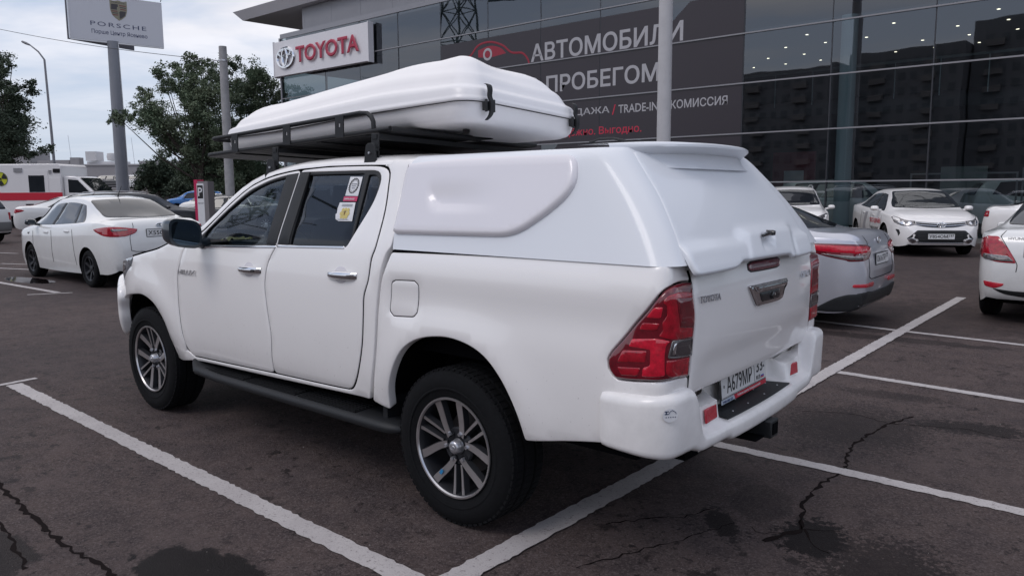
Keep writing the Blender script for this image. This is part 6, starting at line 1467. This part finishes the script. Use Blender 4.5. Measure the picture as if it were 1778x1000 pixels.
DL = mat('downlight_glow', (1, .9, .75), .5, emit=((1, .86, .66), 5))
for i, x in enumerate([-1.05, .42, 1.88, 3.34, 4.85, 6.25, 7.70, 9.20, 10.70, 12.15]):
    for j, y in enumerate([-24.9, -26.85, -28.85, -30.8]):
        if (i*3+j*5) % 4 == 1: continue
        mb = MB(); mb.lathe([(0, 6.985), (.05, 6.985), (.05, 6.998)], 10, 'z', (x, y, 0)); mb.build('downlight', DL, CE)
# showroom contents seen dimly through the panes
for (x0, x1, z0, z1, y, m_, nm) in ((7.6, 9.2, 1.55, 2.95, -26, mat('display_red', (.20, .012, .03), .5), 'red_display_wall'), (-1.2, .6, .3, 2.2, -25.5, mat('display_pale', (.25, .28, .27), .5), 'display_board'), (2.2, 3.6, .3, 2.3, -27, MATS['display_pale'], 'display_board'), (12.6, 16.5, .3, 3.0, -27.5, INT, 'display_board'), (-4.5, -2.6, .3, 2.4, -25, MATS['display_pale'], 'display_board')):
    mb = MB(); mb.box(x0, x1, y-.1, y, z0, z1); o = mb.build(nm, m_, B_)
mb = MB(); mb.box(8.0, 8.75, -25.99, -25.97, 1.65, 2.25); mb.build('display_screen', STKW, B_)
for x0, x1, z in ((-2.5, .9, 2.12), (1.0, 4.0, 2.0)):
    mb = MB(); mb.box(x0, x1, -24.6, -24.55, z, z+.05); mb.box(x0, x0+.05, -24.6, -24.55, .1, z); mb.box(x1-.05, x1, -24.6, -24.55, .1, z); mb.build('partition_frame', TRN, B_)
o = clone(proto); o.location = (8.4, -24.6, .1); o.rotation_euler = (0, 0, R(186)); o['label'] = 'white SUV displayed inside the showroom behind the glass, left of the test drive sedan'; o['category'] = 'car'; o['group'] = 'cars on show inside the glass hall'
o = clone(proto); o.location = (2.6, -26.2, .1); o.rotation_euler = (0, 0, R(200)); o['label'] = 'white SUV displayed inside the showroom behind the glass, right of the test drive sedan'; o['category'] = 'car'; o['group'] = 'cars on show inside the glass hall'
# banner film, one sheet per pane, with lettering
FILM = mat('banner_film', (.038, .031, .038), .30, noise=.02, spec=.4)
XI = [i for i, x in enumerate(MX) if 8.6 < x < 23.2]
for i in XI:
    if MX[i] > 20.5: continue
    for j in range(1, 5):
        x0, x1 = MX[i]+(.02), MX[i+1]-.02; mb = MB(); mb.box(x0, x1, YF+.010, YF+.013, ZT_[j]+.028, ZT_[j+1]-(.028 if j < 4 else .30)); mb.build('banner_sheet', FILM, B_)
LT = mat('banner_letter_grey', (.42, .41, .43), .5); LR = mat('banner_letter_red', (.50, .02, .055), .5); LRC = mat('banner_car_red', (.30, .015, .035), .5)
def bt(s, xl, xr, zb, h, m, bold=.014): return text('banner_lettering', s, m, B_, (xl, YF+.0155, zb), (-1, 0, 0), (0, 0, 1), height=h, width=xl-xr, bold=bold, thick=.002)
bt('АВТОМОБИЛИ', 17.95, 11.02, 6.80, .72, LT, .022); bt('С', 18.10, 17.55, 5.50, .68, LT, .022); bt('ПРОБЕГОМ', 17.15, 11.95, 5.50, .68, LT, .022)
bt('ПРОДАЖА', 16.85, 14.08, 4.46, .31, LT); bt('/', 13.97, 13.80, 4.42, .38, LR); bt('TRADE-IN', 13.68, 11.98, 4.46, .31, LT); bt('/', 11.80, 11.64, 4.42, .38, LR); bt('КОМИССИЯ', 11.46, 9.28, 4.46, .31, LT)
bt('Надёжно. Выгодно.', 16.75, 12.66, 3.66, .36, LR)
mb = MB(); car_o = [(22.7, 7.0), (22.9, 7.55), (22.0, 7.45), (21.4, 7.55), (20.9, 7.95), (20.2, 8.02), (19.5, 7.80), (19.0, 7.45), (18.4, 7.35), (18.1, 7.05), (18.05, 6.85)]
pts = [(x, YF+.02, z-.12) for x, z in catm(car_o, .1)]; mb.tube(pts, .045, 6); mb.v = [(a, YF+.014+(b-YF)*.1, c) for a, b, c in mb.v]; mb.build('banner_car_outline', LRC, B_)
mb = MB(); a = catm([(20.9, 7.75), (20.2, 7.86), (19.6, 7.70), (19.3, 7.45), (20.2, 7.38), (20.9, 7.45)], .1, True); mb.prism([(x, z-.12) for x, z in a], YF+.0135, YF+.015, 'y'); mb.build('banner_car_window', LRC, B_)
mb = MB(); mb.lathe([(.16, YF+.02), (.21, YF+.021), (.26, YF+.02), (.26, YF+.0155), (.16, YF+.0155)], 24, 'y', (20.35, 0, 7.40), closed=True); mb.build('banner_wheel_ring', LT, B_)
# sign box
sg_ = thing('dealer_sign', 'white sign box with chrome oval emblem and red lettering on the building corner', 'sign', (0, 0, 0))
mb = MB(); mb.box(27.85, 35.95, YF+.12, YF+.42, 7.90, 9.75); sb = mb.build('sign_box', mat('sign_face_white', (.76, .74, .76), .45), sg_, bevel=.02)
mb = MB(); mb.box(27.79, 27.85, YF+.10, YF+.44, 7.86, 9.79); mb.build('sign_edge', MATS['sign_face_white'], sg_)
mb = MB(); mb.box(35.951, 36.02, YF+.10, YF+.44, 7.86, 9.79); mb.build('sign_edge', MATS['sign_face_white'], sg_)
text('sign_lettering', 'TOYOTA', mat('sign_letter_red', (.42, .02, .06), .4), sg_, (33.75, YF+.50, 8.42), (-1, 0, 0), (0, 0, 1), height=.86, width=5.35, bold=.035, thick=.06)
oval_emblem('emblem', CHR, sg_, (34.78, YF+.47, 8.83), (-1, 0, 0), (0, 0, 1), 1.55, .085)

# ================================================================== POLES, SIGNS, WIRES
PG = mat('pole_grey_paint', (.50, .49, .50), .5, noise=.05, nscale=3); CONC = mat('pole_concrete', (.34, .335, .34), .8, noise=.12, nscale=4, bump=.2)
t = thing('light_pole', 'thick pale grey pole rising out of the photo between the banner letters', 'pole', (7.42, -14.3, 0))
mb = MB(); mb.lathe([(.178, 0), (.172, 6), (.162, 12)], 28, 'z'); mb.build('shaft', PG, t)
mb = MB(); mb.lathe([(0, 0), (.30, 0), (.30, .03), (.18, .03), (.18, .12)], 24, 'z'); mb.build('base_flange', PG, t)
mb = MB(); mb.tube([(0, 0, 12), (0, 1.2, 12.4), (0, 2.0, 12.45)], .05, 8); mb.build('lamp_arm', PG, t)
t = thing('utility_pole', 'pale concrete pole with a metal band and a wire, left of the roof rack', 'pole', (25.6, -12.62, 0))
mb = MB(); mb.lathe([(.185, 0), (.165, 4), (.145, 7.12), (.0, 7.13)], 24, 'z'); mb.build('shaft', CONC, t)
mb = MB(); mb.lathe([(.15, 6.55), (.165, 6.56), (.165, 6.62), (.15, 6.63)], 24, 'z'); mb.box(-.5*.76, .2*-.76, -.02, .02, 6.57, 6.61, Matrix.Rotation(R(220), 4, 'Z')); mb.build('wire_bracket', STL, t)
t = thing('street_lamp', 'tall thin street lamp with a bent arm at the far left', 'street lamp', (64.4, -19.9, 0))
mb = MB(); mb.tube([(0, 0, 0), (.35, -.1, 6), (.75, -.15, 11.9), (1.0, .15, 12.5), (1.55, .55, 13.05)], [.12, .10, .075, .06, .045], 10); mb.build('shaft', mat('lamp_pole_grey', (.20, .20, .22), .5), t)
mb = MB(); M = Matrix.Translation((1.75, .72, 13.15)) @ Matrix.Rotation(R(40), 4, 'Z') @ Matrix.Rotation(R(-25), 4, 'Y'); mb.lathe([(0, -.35), (.11, -.3), (.17, 0), (.13, .3), (0, .38)], 14, 'x'); mb.v = [tuple(M @ Vector((a, b, c*.6))) for a, b, c in mb.v]; mb.build('lamp_head', mat('lamp_head_grey', (.2, .2, .22), .5), t)
mb = MB(); P0 = Vector((66.2, -11.5, 11.7)); P1 = Vector((25.62, -12.75, 6.58)); P0 = Vector((64, -16.5, 12.3)); pts = [P0+(P1-P0)*k/20-Vector((0, 0, .55*math.sin(PI*k/20))) for k in range(21)]
P0 = Vector((44.0, -9.6, 10.05)); pts = [P0+(P1-P0)*k/20-Vector((0, 0, .18*math.sin(PI*k/20))) for k in range(21)]
mb.tube(pts, .012, 5); o = mb.build('overhead_wire', BLK); tag(o, 'thin overhead wire running left from the concrete pole', 'wire')
# billboard
PCOL = mat('column_grey_blue', (.22, .23, .26), .45, noise=.04, nscale=2)
t = thing('billboard', 'two sided billboard with a crest and dealer lettering on a tall grey column', 'billboard', (52.6, -20.0, 0))
mb = MB(); mb.lathe([(.42, 0), (.38, 8), (.34, 11.7)], 32, 'z'); mb.build('column', PCOL, t)
mb = MB(); mb.tube([(-.40, -.25, 0), (-.34, -.21, 11.6)], .022, 6); mb.build('cable_duct', STL, t)
Lb = Vector((.50, 2.45, 0)); Rb = Vector((-.62, -3.20, 0)); rt = (Rb-Lb).normalized(); nb_ = rt.cross(Vector((0, 0, 1))); wdt = (Rb-Lb).length
M = frame(Lb+Vector((0, 0, 11.68)), rt, (0, 0, 1)); mb = MB(); mb.box(0, wdt, 0, 2.98, -.12, 0, M); bf = mb.build('front_panel', mat('billboard_face', (.62, .62, .66), .5, noise=.02), t)
mb = MB(); mb.box(-.06, 0, -.04, 3.1, -.2, .02, M); mb.box(0, wdt, -.10, 0, -.2, -.02, M); mb.build('panel_frame', STL, t)
M2 = frame(Lb+nb_*-.5+Vector((0, 0, 11.68)), (rt-nb_*.45), (0, 0, 1)); mb = MB(); mb.box(0, wdt*.85, 0, 3.0, -.2, -.1, M2); mb.build('rear_panel', mat('billboard_back', (.12, .12, .14), .7), t)
mb = MB()
for k in range(4): q = .6+1.7*k; mb.tube([M @ Vector((q, 3.05, 0)), M @ Vector((q, 3.25, .5)), M @ Vector((q, 3.18, .75))], .025, 5)
mb.build('floodlight_arms', BLK, t)['kind'] = 'stuff'
NAVY = mat('billboard_ink', (.05, .06, .13), .5)
text('billboard_lettering', 'PORSCHE', NAVY, bf, M @ Vector((1.22, .95, .0)), rt, (0, 0, 1), height=.28, width=3.45, bold=-.012, thick=.006, spacing=1.25)
text('billboard_lettering', 'Порше Центр Ясенево', NAVY, bf, M @ Vector((1.26, .38, .0)), rt, (0, 0, 1), height=.34, width=3.45, bold=.01, thick=.006)
crest = [(-.62, .72), (-.30, .66), (0, .74), (.30, .66), (.62, .72), (.60, .0), (.48, -.42), (.22, -.66), (0, -.80), (-.22, -.66), (-.48, -.42), (-.60, 0)]
CG = mat('crest_gold', (.24, .22, .16), .4, metal=.3); CX = M @ Matrix.Translation((wdt*.52, 2.12, 0)) @ Matrix.Scale(.86, 4)
def flat(name, pl_, m_, par, z0, z1, MM): mb = MB(); mb.prism(pl_, z0, z1, 'z'); mb.v = [tuple(MM @ Vector(v)) for v in mb.v]; return mb.build(name, m_, par)
cs_ = flat('crest_shield', catm(crest, .1, True, 30), CG, bf, .0, .012, CX); CD_ = mat('crest_dark', (.05, .045, .05), .5); CR_ = mat('crest_red', (.16, .03, .04), .5)
flat('crest_field', [(-.52, .42), (-.04, .44), (-.04, .02), (-.54, .0)], CD_, cs_, .012, .016, CX)
for k in range(3): flat('crest_stripe', [(.06, .40-.14*k), (.54, .38-.14*k), (.54, .31-.14*k), (.06, .33-.14*k)], CR_ if k != 1 else CD_, cs_, .012, .016, CX)
for k in range(3): flat('crest_stripe', [(-.52+.03*k, -.08-.14*k), (-.04, -.06-.14*k), (-.04, -.13-.14*k), (-.50+.04*k, -.15-.14*k)], CR_ if k != 1 else CD_, cs_, .012, .016, CX)
flat('crest_field', [(.04, -.06), (.52, -.06), (.44, -.38), (.20, -.58), (.04, -.66)], CD_, cs_, .012, .016, CX)
flat('crest_field', catm([(-.12, .20), (0, .26), (.12, .20), (.10, -.10), (0, -.18), (-.10, -.10)], .05, True, 30), CG, cs_, .017, .022, CX)
text('crest_lettering', 'PORSCHE', CD_, cs_, CX @ Vector((0, .56, .013)), rt, (0, 0, 1), height=.10, width=.8, center=True, thick=.003)
# parking pay sign
t = thing('parking_sign', 'red edged totem with a white letter on a black square, by the pickup bonnet', 'sign', (21.4, -9.32, 0), R(-120))
mb = MB(); mb.box(-.17, .17, -.25, -.12, 0, 1.98); mb.build('red_edge', mat('totem_red', (.50, .02, .09), .4), t)
mb = MB(); mb.box(-.17, .17, -.12, .25, 0, 1.93); bo = mb.build('body', mat('totem_steel', (.32, .30, .31), .35, metal=.5), t)
t.rotation_euler = (0, 0, R(118)); t.location = (21.4, -9.32, 0)
mb = MB(); mb.box(.171, .176, -.15, .10, .2, 1.86); fc = mb.build('face_panel', STKW, t)
mb = MB(); mb.box(.1765, .180, -.13, .07, 1.38, 1.80); sq = mb.build('symbol_square', INK, t)
text('letter', 'P', STKW, t, (.1805, -.03, 1.59), (0, 1, 0), (0, 0, 1), height=.28, width=.15, center=True, bold=.015, thick=.003)
text('sign_lettering', 'парковка', INK, t, (.1765, -.025, 1.22), (0, 1, 0), (0, 0, 1), height=.05, width=.20, center=True, thick=.001)
mb = MB(); mb.box(-.176, -.171, -.10, .15, .2, 1.86); mb.build('face_panel', STKW, t)

# ================================================================== FAR SIDE OF THE LOT
WALLM = mat('retaining_concrete', (.26, .245, .24), .85, noise=.12, nscale=1.2); LOT = mat('raised_lot_asphalt', (.07, .062, .06), .85, noise=.1, nscale=.5)
a_ = Vector((118, -17.5)); b_ = Vector((60, -46))
mb = MB(); d = (b_-a_).normalized(); nrm = Vector((d.y, -d.x)); nrm = nrm if nrm.dot(Vector((1, -.5))) > 0 else -nrm
far_ = [a_+nrm*95, b_+nrm*95]
mb.prism([tuple(a_), tuple(b_), tuple(far_[1]), tuple(far_[0])], -.2, 2.0, 'z'); tag(mb.build('raised_lot', LOT), 'raised parking deck behind the lot', kind='structure')
t = thing('retaining_wall', 'long grey concrete retaining wall in front of the raised lot', 'wall', (0, 0, 0)); n_ = 22
for k in range(n_):
    p0 = a_+(b_-a_)*(k/n_)+d*.02; p1 = a_+(b_-a_)*((k+1)/n_)-d*.02; mb = MB(); mb.prism([tuple(p0), tuple(p1), tuple(p1-nrm*.2), tuple(p0-nrm*.2)], 0, 2.02, 'z'); mb.build('wall_slab', WALLM, t)
t = thing('railing', 'low grey post and rail fence along the edge of the raised lot', 'fence', (0, 0, 0))
for k in range(33):
    p = a_+(b_-a_)*(k/32); mb = MB(); mb.box(p.x-.05, p.x+.05, p.y-.05, p.y+.05, 2.02, 3.1); mb.build('post', mat('fence_grey', (.30, .29, .30), .6), t)
for z in (2.3, 2.6, 2.9, 3.08): mb = MB(); mb.tube([(a_.x, a_.y, z), (b_.x, b_.y, z)], .025, 5); mb.build('rail', MATS['fence_grey'], t)
# long low service building
t = thing('service_building', 'long low grey building with rooftop ventilation gear beyond the parked cars', 'building', (0, 0, 0))
p0 = Vector((152, -38)); p1 = Vector((124, -61.8)); dd_ = (p1-p0).normalized(); nn = Vector((dd_.y, -dd_.x)); nn = nn if nn.x > 0 else -nn
BW = mat('service_wall_grey', (.30, .285, .295), .7, noise=.05, nscale=.3)
mb = MB(); mb.prism([tuple(p0), tuple(p1), tuple(p1+nn*22), tuple(p0+nn*22)], 2.0, 6.15, 'z'); mb.build('wall', BW, t)
mb = MB(); mb.prism([tuple(p0-nn*.15-dd_*.2), tuple(p1-nn*.15+dd_*.2), tuple(p1+nn*22), tuple(p0+nn*22)], 6.152, 6.4, 'z'); mb.build('roof_edge', mat('roof_edge_light', (.38, .37, .38), .6), t)
M = frame((p0.x, p0.y, 2), (dd_.x, dd_.y, 0), (0, 0, 1)); WL = (p1-p0).length
def bb(name, x0, x1, z0, z1, y0, y1, m_, par=t):
    mb = MB(); mb.box(x0, x1, z0, z1, y0, y1, M); return mb.build(name, m_, par)
for x in (8.4, 12.6, 17.0, 23.5):
    w_ = bb('window', x, x+2.6, 1.15, 2.25, .002, .06, MUL)
    for k in range(4): bb('pane', x+.08+.63*k, x+.62+.63*k, 1.23, 2.17, .062, .075, GBLK, w_)
mb = MB(); mb.prism([tuple(p1+nn*1.0), tuple(p1+dd_*12+nn*1.0), tuple(p1+dd_*12+nn*20), tuple(p1+nn*20)], 2.0, 5.6, 'z'); mb.build('glazed_wing', mat('glazed_blue', (.05, .09, .11), .1, coat=1), t)
for k in range(10): q = p1+dd_*(1.2*k)+nn*.95; mb = MB(); mb.box(q.x-.04, q.x+.04, q.y-.04, q.y+.04, 2.0, 5.6); mb.build('wing_mullion', TRN, t)
GR_ = mat('rooftop_grey', (.25, .24, .25), .6); LG = mat('rooftop_light', (.55, .54, .55), .5)
bb('rooftop_block', .6, 8.2, 4.4, 6.7, -8, -2, GR_); bb('rooftop_block', 9.5, 15.0, 4.4, 5.2, -6, -2, GR_)
bb('ventilation_unit', 18.1, 19.9, 5.0, 6.6, -4, -1.5, LG); 
mb = MB(); mb.lathe([(0, -.1), (.85, 0), (.95, .6), (.85, 1.2), (0, 1.3)], 16, 'z'); mb.v = [tuple(M @ (Vector((22.2+a, 5.7+c-.6, -2.6+b)))) for a, b, c in mb.v]; mb.build('ventilation_drum', LG, t)
bb('unit_frame', 15.4, 16.9, 4.4, 5.6, -3, -1.5, GR_); bb('rooftop_duct', 18.0, 24.5, 4.4, 4.9, -4, -2, LG); bb('rooftop_duct', 26.5, 34, 4.4, 5.0, -5, -3, GR_)
for x, h in ((15.4, 9.4), (26.2, 8.9)):
    mb = MB(); mb.tube([M @ Vector((x, 4.4, -2)), M @ Vector((x-.3, h, -2))], .035, 5); mb.build('roof_mast', STL, t)

# ================================================================== TREES
BARK = mat('bark', (.07, .055, .045), .9, noise=.3, nscale=6, bump=.6, bscale=12)
def leafmat(name, c1, c2):
    m = mat(name, c1, .7, noise=.3, nscale=.9, col2=c2, spec=.25); b = m.node_tree.nodes['Principled BSDF']; return m
LF1 = leafmat('leaf_green', (.085, .125, .075), (.17, .20, .13)); LF2 = leafmat('leaf_dark', (.045, .066, .046), (.078, .098, .064))
def tree(label, base, clusters, trunk_r, limbs_from, lm, dens=260, size=.13, seed=1, spread=1.0, grow=None):
    rnd = random.Random(seed); t = thing('tree', label, 'tree', base)
    r0 = Vector((-.7628, -.6466, 0)); b0 = Vector((-.6466, .7628, 0))   # across and along
    P = []
    for x, z, r in clusters:
        r *= 1.12
        for k in range(1): P.append((r0*x+b0*rnd.uniform(-1, 1)*spread*(1.2+.2*abs(x))+Vector((0, 0, z)), r))
    # trunk and limbs: each cluster hangs on a bent limb
    mb = MB(); top = limbs_from; mb.tube([(0, 0, 0), (.05, .02, top*.5), (0, 0, top), (r0*.2+Vector((0, 0, top*1.8)))], [trunk_r*1.25, trunk_r, trunk_r*.8, trunk_r*.4], 10); 
    for p, r in P:
        s = Vector((0, 0, top*rnd.uniform(.7, 1.6))); m = s+(p-s)*.5+Vector((0, 0, -.12*(p-s).length*.6)); R0 = trunk_r*.30; mb.tube([s, m, p], [R0, R0*.55, .015], 5)
    mb.build('trunk', BARK, t)
    mb = MB(); V = []; F = []
    for p, r in P:
        n = int(dens*(r/.5)**2)
        twigs = [(p+Vector((rnd.gauss(0, .52), rnd.gauss(0, .52), rnd.gauss(0, .42)))*r*1.25, rnd.uniform(.12, .32)*min(1.2, r*1.6)) for _ in range(max(5, int(14*r/.5)))]
        for k in range(n):
            c, tr = twigs[rnd.randrange(len(twigs))]
            q = c+Vector((rnd.gauss(0, 1), rnd.gauss(0, 1), rnd.gauss(0, .8)))*tr*.74
            a = Vector((rnd.gauss(0, 1), rnd.gauss(0, 1), rnd.gauss(0, .7))).normalized(); b = a.orthogonal().normalized(); b = (b*math.cos(rnd.uniform(0, 6.3))+a.cross(b)*math.sin(rnd.uniform(0, 6.3))).normalized()
            s_ = size*rnd.uniform(.5, 1.15); i = len(V); V += [q-a*s_*.6, q+b*s_*.32, q+a*s_*.6, q-b*s_*.32]; F.append((i, i+1, i+2, i+3))
    me = bpy.data.meshes.new('crown'); me.from_pydata([tuple(v) for v in V], [], F); link('crown', me, lm, t)
    return t
TA = [(-1.57, 9.1, .28), (-1.47, 8.41, .35), (-1.23, 7.73, .48), (-.71, 8.58, .42), (-.01, 9.09, .42), (.5, 8.92, .35), (-.19, 7.89, .62), (.32, 7.37, .69), (-.72, 7.21, .48), (.84, 8.23, .48), (1.18, 7.2, .62), (-3.07, 7.39, .28), (-2.62, 6.94, .31), (-3.49, 6.37, .31), (-3.08, 6.19, .48), (-2.28, 6.19, .48), (-4.35, 6.2, .28), (-3.67, 5.68, .42), (-1.76, 5.67, .69), (-2.8, 5.33, .55), (-1.08, 4.98, .9), (-.03, 6.17, .9), (1.0, 5.83, .83), (-1.77, 4.3, .48), (-.56, 3.95, .9), (.65, 4.46, .97), (.12, 3.09, .9), (1.16, 3.25, .76), (-1.09, 2.92, .42), (1.52, 4.79, .69), (1.5, 2.39, .52), (-.4, 2.23, .48), (.63, 2.05, .55)]
TB = [(-1.07, 8.98, .45), (-.13, 9.46, .38), (.43, 9.16, .45), (-.51, 8.42, .6), (.99, 8.79, .53), (1.67, 8.41, .53), (.24, 7.86, .75), (1.36, 7.66, .68), (-.9, 7.31, .6), (-.15, 6.74, .68), (.98, 6.74, .6), (1.92, 7.1, .38), (-.72, 5.63, .75), (.21, 4.32, .94), (-.55, 2.83, .83), (.58, 2.82, .83), (1.52, 2.82, .75), (-1.2, 4.2, .8), (1.4, 5.4, .8)]
TT = [(.05, 8.83, .46), (.55, 8.67, .33), (1.21, 8.73, .2), (.21, 7.85, .53), (1.04, 8.17, .26), (1.53, 7.68, .33), (.7, 7.19, .6), (1.53, 7.18, .4), (.2, 6.37, .73), (.86, 6.37, .53), (.36, 5.39, .86), (1.19, 5.22, .6), (1.68, 4.72, .53), (.69, 4.24, .93), (1.84, 4.0, .46), (2.34, 4.13, .26), (.02, 3.58, .66), (1.34, 3.41, .53), (-.62, 7.69, .66), (-.63, 6.05, .83), (-.64, 4.41, .83)]
tree('large ragged tree with a limb reaching left towards the billboard pole', (41.56, -19.85, 0), TA, .24, 2.2, LF1, 1350, .13, 1)
tree('broad tree behind the concrete pole and the front of the roof box', (43.0, -23.88, 0), TB, .26, 2.2, LF1, 1300, .13, 2)
tree('dark leafy tree at the left edge above the ambulance', (48.52, -11.31, 0), TT, .24, 2.5, LF2, 1350, .13, 3)
# small clump of dark trees closing the view under the crowns
for k, (x, y, s_) in enumerate(((70, -39, 1.0), (66, -41.5, .9), (62, -44, 1.1), (75, -37.0, .9), (79, -35, 1.0), (58, -46.5, 1.1))):
    cl = [(random.uniform(-1.6, 1.6)*s_, random.uniform(2.2, 4.6)*s_, random.uniform(.7, 1.1)*s_) for _ in range(9)]
    o = tree(['bushy dark tree far behind the large ragged tree', 'low dark tree behind the blue car', 'dense dark tree behind the roof rack', 'low tree on the edge of the raised lot', 'small tree by the far railing', 'dark tree filling the gap below the dealer sign'][k], (x, y, 0), cl, .2, 1.6, LF2, 420, .26, 20+k, 1.0); o['group'] = 'low dark trees at the back of the lot'

# ================================================================== BEHIND THE CAMERA (seen mirrored in the showroom glass)
TWM = mat('tower_wall', (.27, .27, .28), .8, noise=.08, nscale=.1); TWW = mat('tower_window', (.16, .17, .18), .5)
def tower(label, x0, x1, y0, y1, h):
    t = thing('apartment_tower', label, 'building', (0, 0, 0)); t['group'] = 'apartment towers behind the photographer'
    mb = MB(); mb.box(x0, x1, y0, y1, 0, h); mb.build('wall', TWM, t)
    mb = MB(); z = 3
    while z < h-2:
        x = x0+1
        while x < x1-2: mb.box(x, x+1.2, y0-.05, y0-.02, z, z+1.4); x += 2.2
        z += 3
    w = mb.build('windows', TWW, t); w['kind'] = 'stuff'
    mb = MB(); z = 2.4
    while z < h-2:
        x = x0+4.0
        while x < x1-4: mb.box(x, x+2.6, y0-1.1, y0-.06, z, z+1.1); x += 9.3
        z += 3
    w = mb.build('balconies', mat('balcony_pale', (.29, .27, .26), .8), t); w['kind'] = 'stuff'
tower('pale apartment tower mirrored in the glass beside the banner', 47, 68, 106, 120, 25); tower('apartment tower mirrored left of the interior lights', 26.5, 46.5, 112, 126, 27); tower('long apartment tower mirrored at the right edge', -20, 26.2, 117, 131, 31)
# lattice pylon
t = thing('power_pylon', 'steel lattice power pylon mirrored in the upper panes of the showroom', 'pylon', (72, 30, 0))
PYM = mat('galvanised_steel', (.10, .14, .14), .6); mb = MB(); Hs = [0, 6, 12, 17, 21.5, 25.5, 29, 32, 35, 38]; wd = lambda z: 3.4-2.7*z/38
for i in range(len(Hs)-1):
    z0, z1 = Hs[i], Hs[i+1]; a, b = wd(z0), wd(z1)
    for sx, sy in ((1, 1), (1, -1), (-1, -1), (-1, 1)):
        mb.tube([(sx*a, sy*a, z0), (sx*b, sy*b, z1)], .13, 4); tx, ty = (-sy, sx) if True else (0, 0); c0 = Vector((sx, sy, 0)); c1 = Vector((-sy, sx, 0)); 
        mb.tube([(c0.x*a, c0.y*a, z0), (c1.x*b, c1.y*b, z1)], .08, 4); mb.tube([(c1.x*a, c1.y*a, z0), (c0.x*b, c0.y*b, z1)], .08, 4); mb.tube([(c0.x*b, c0.y*b, z1), (c1.x*b, c1.y*b, z1)], .07, 4)
for z in (27, 32, 36.5): mb.tube([(-6, 5, z+.2), (0, 0, z), (6, -5, z+.2)], .14, 4)
mb.build('lattice', PYM, t)['kind'] = 'stuff'
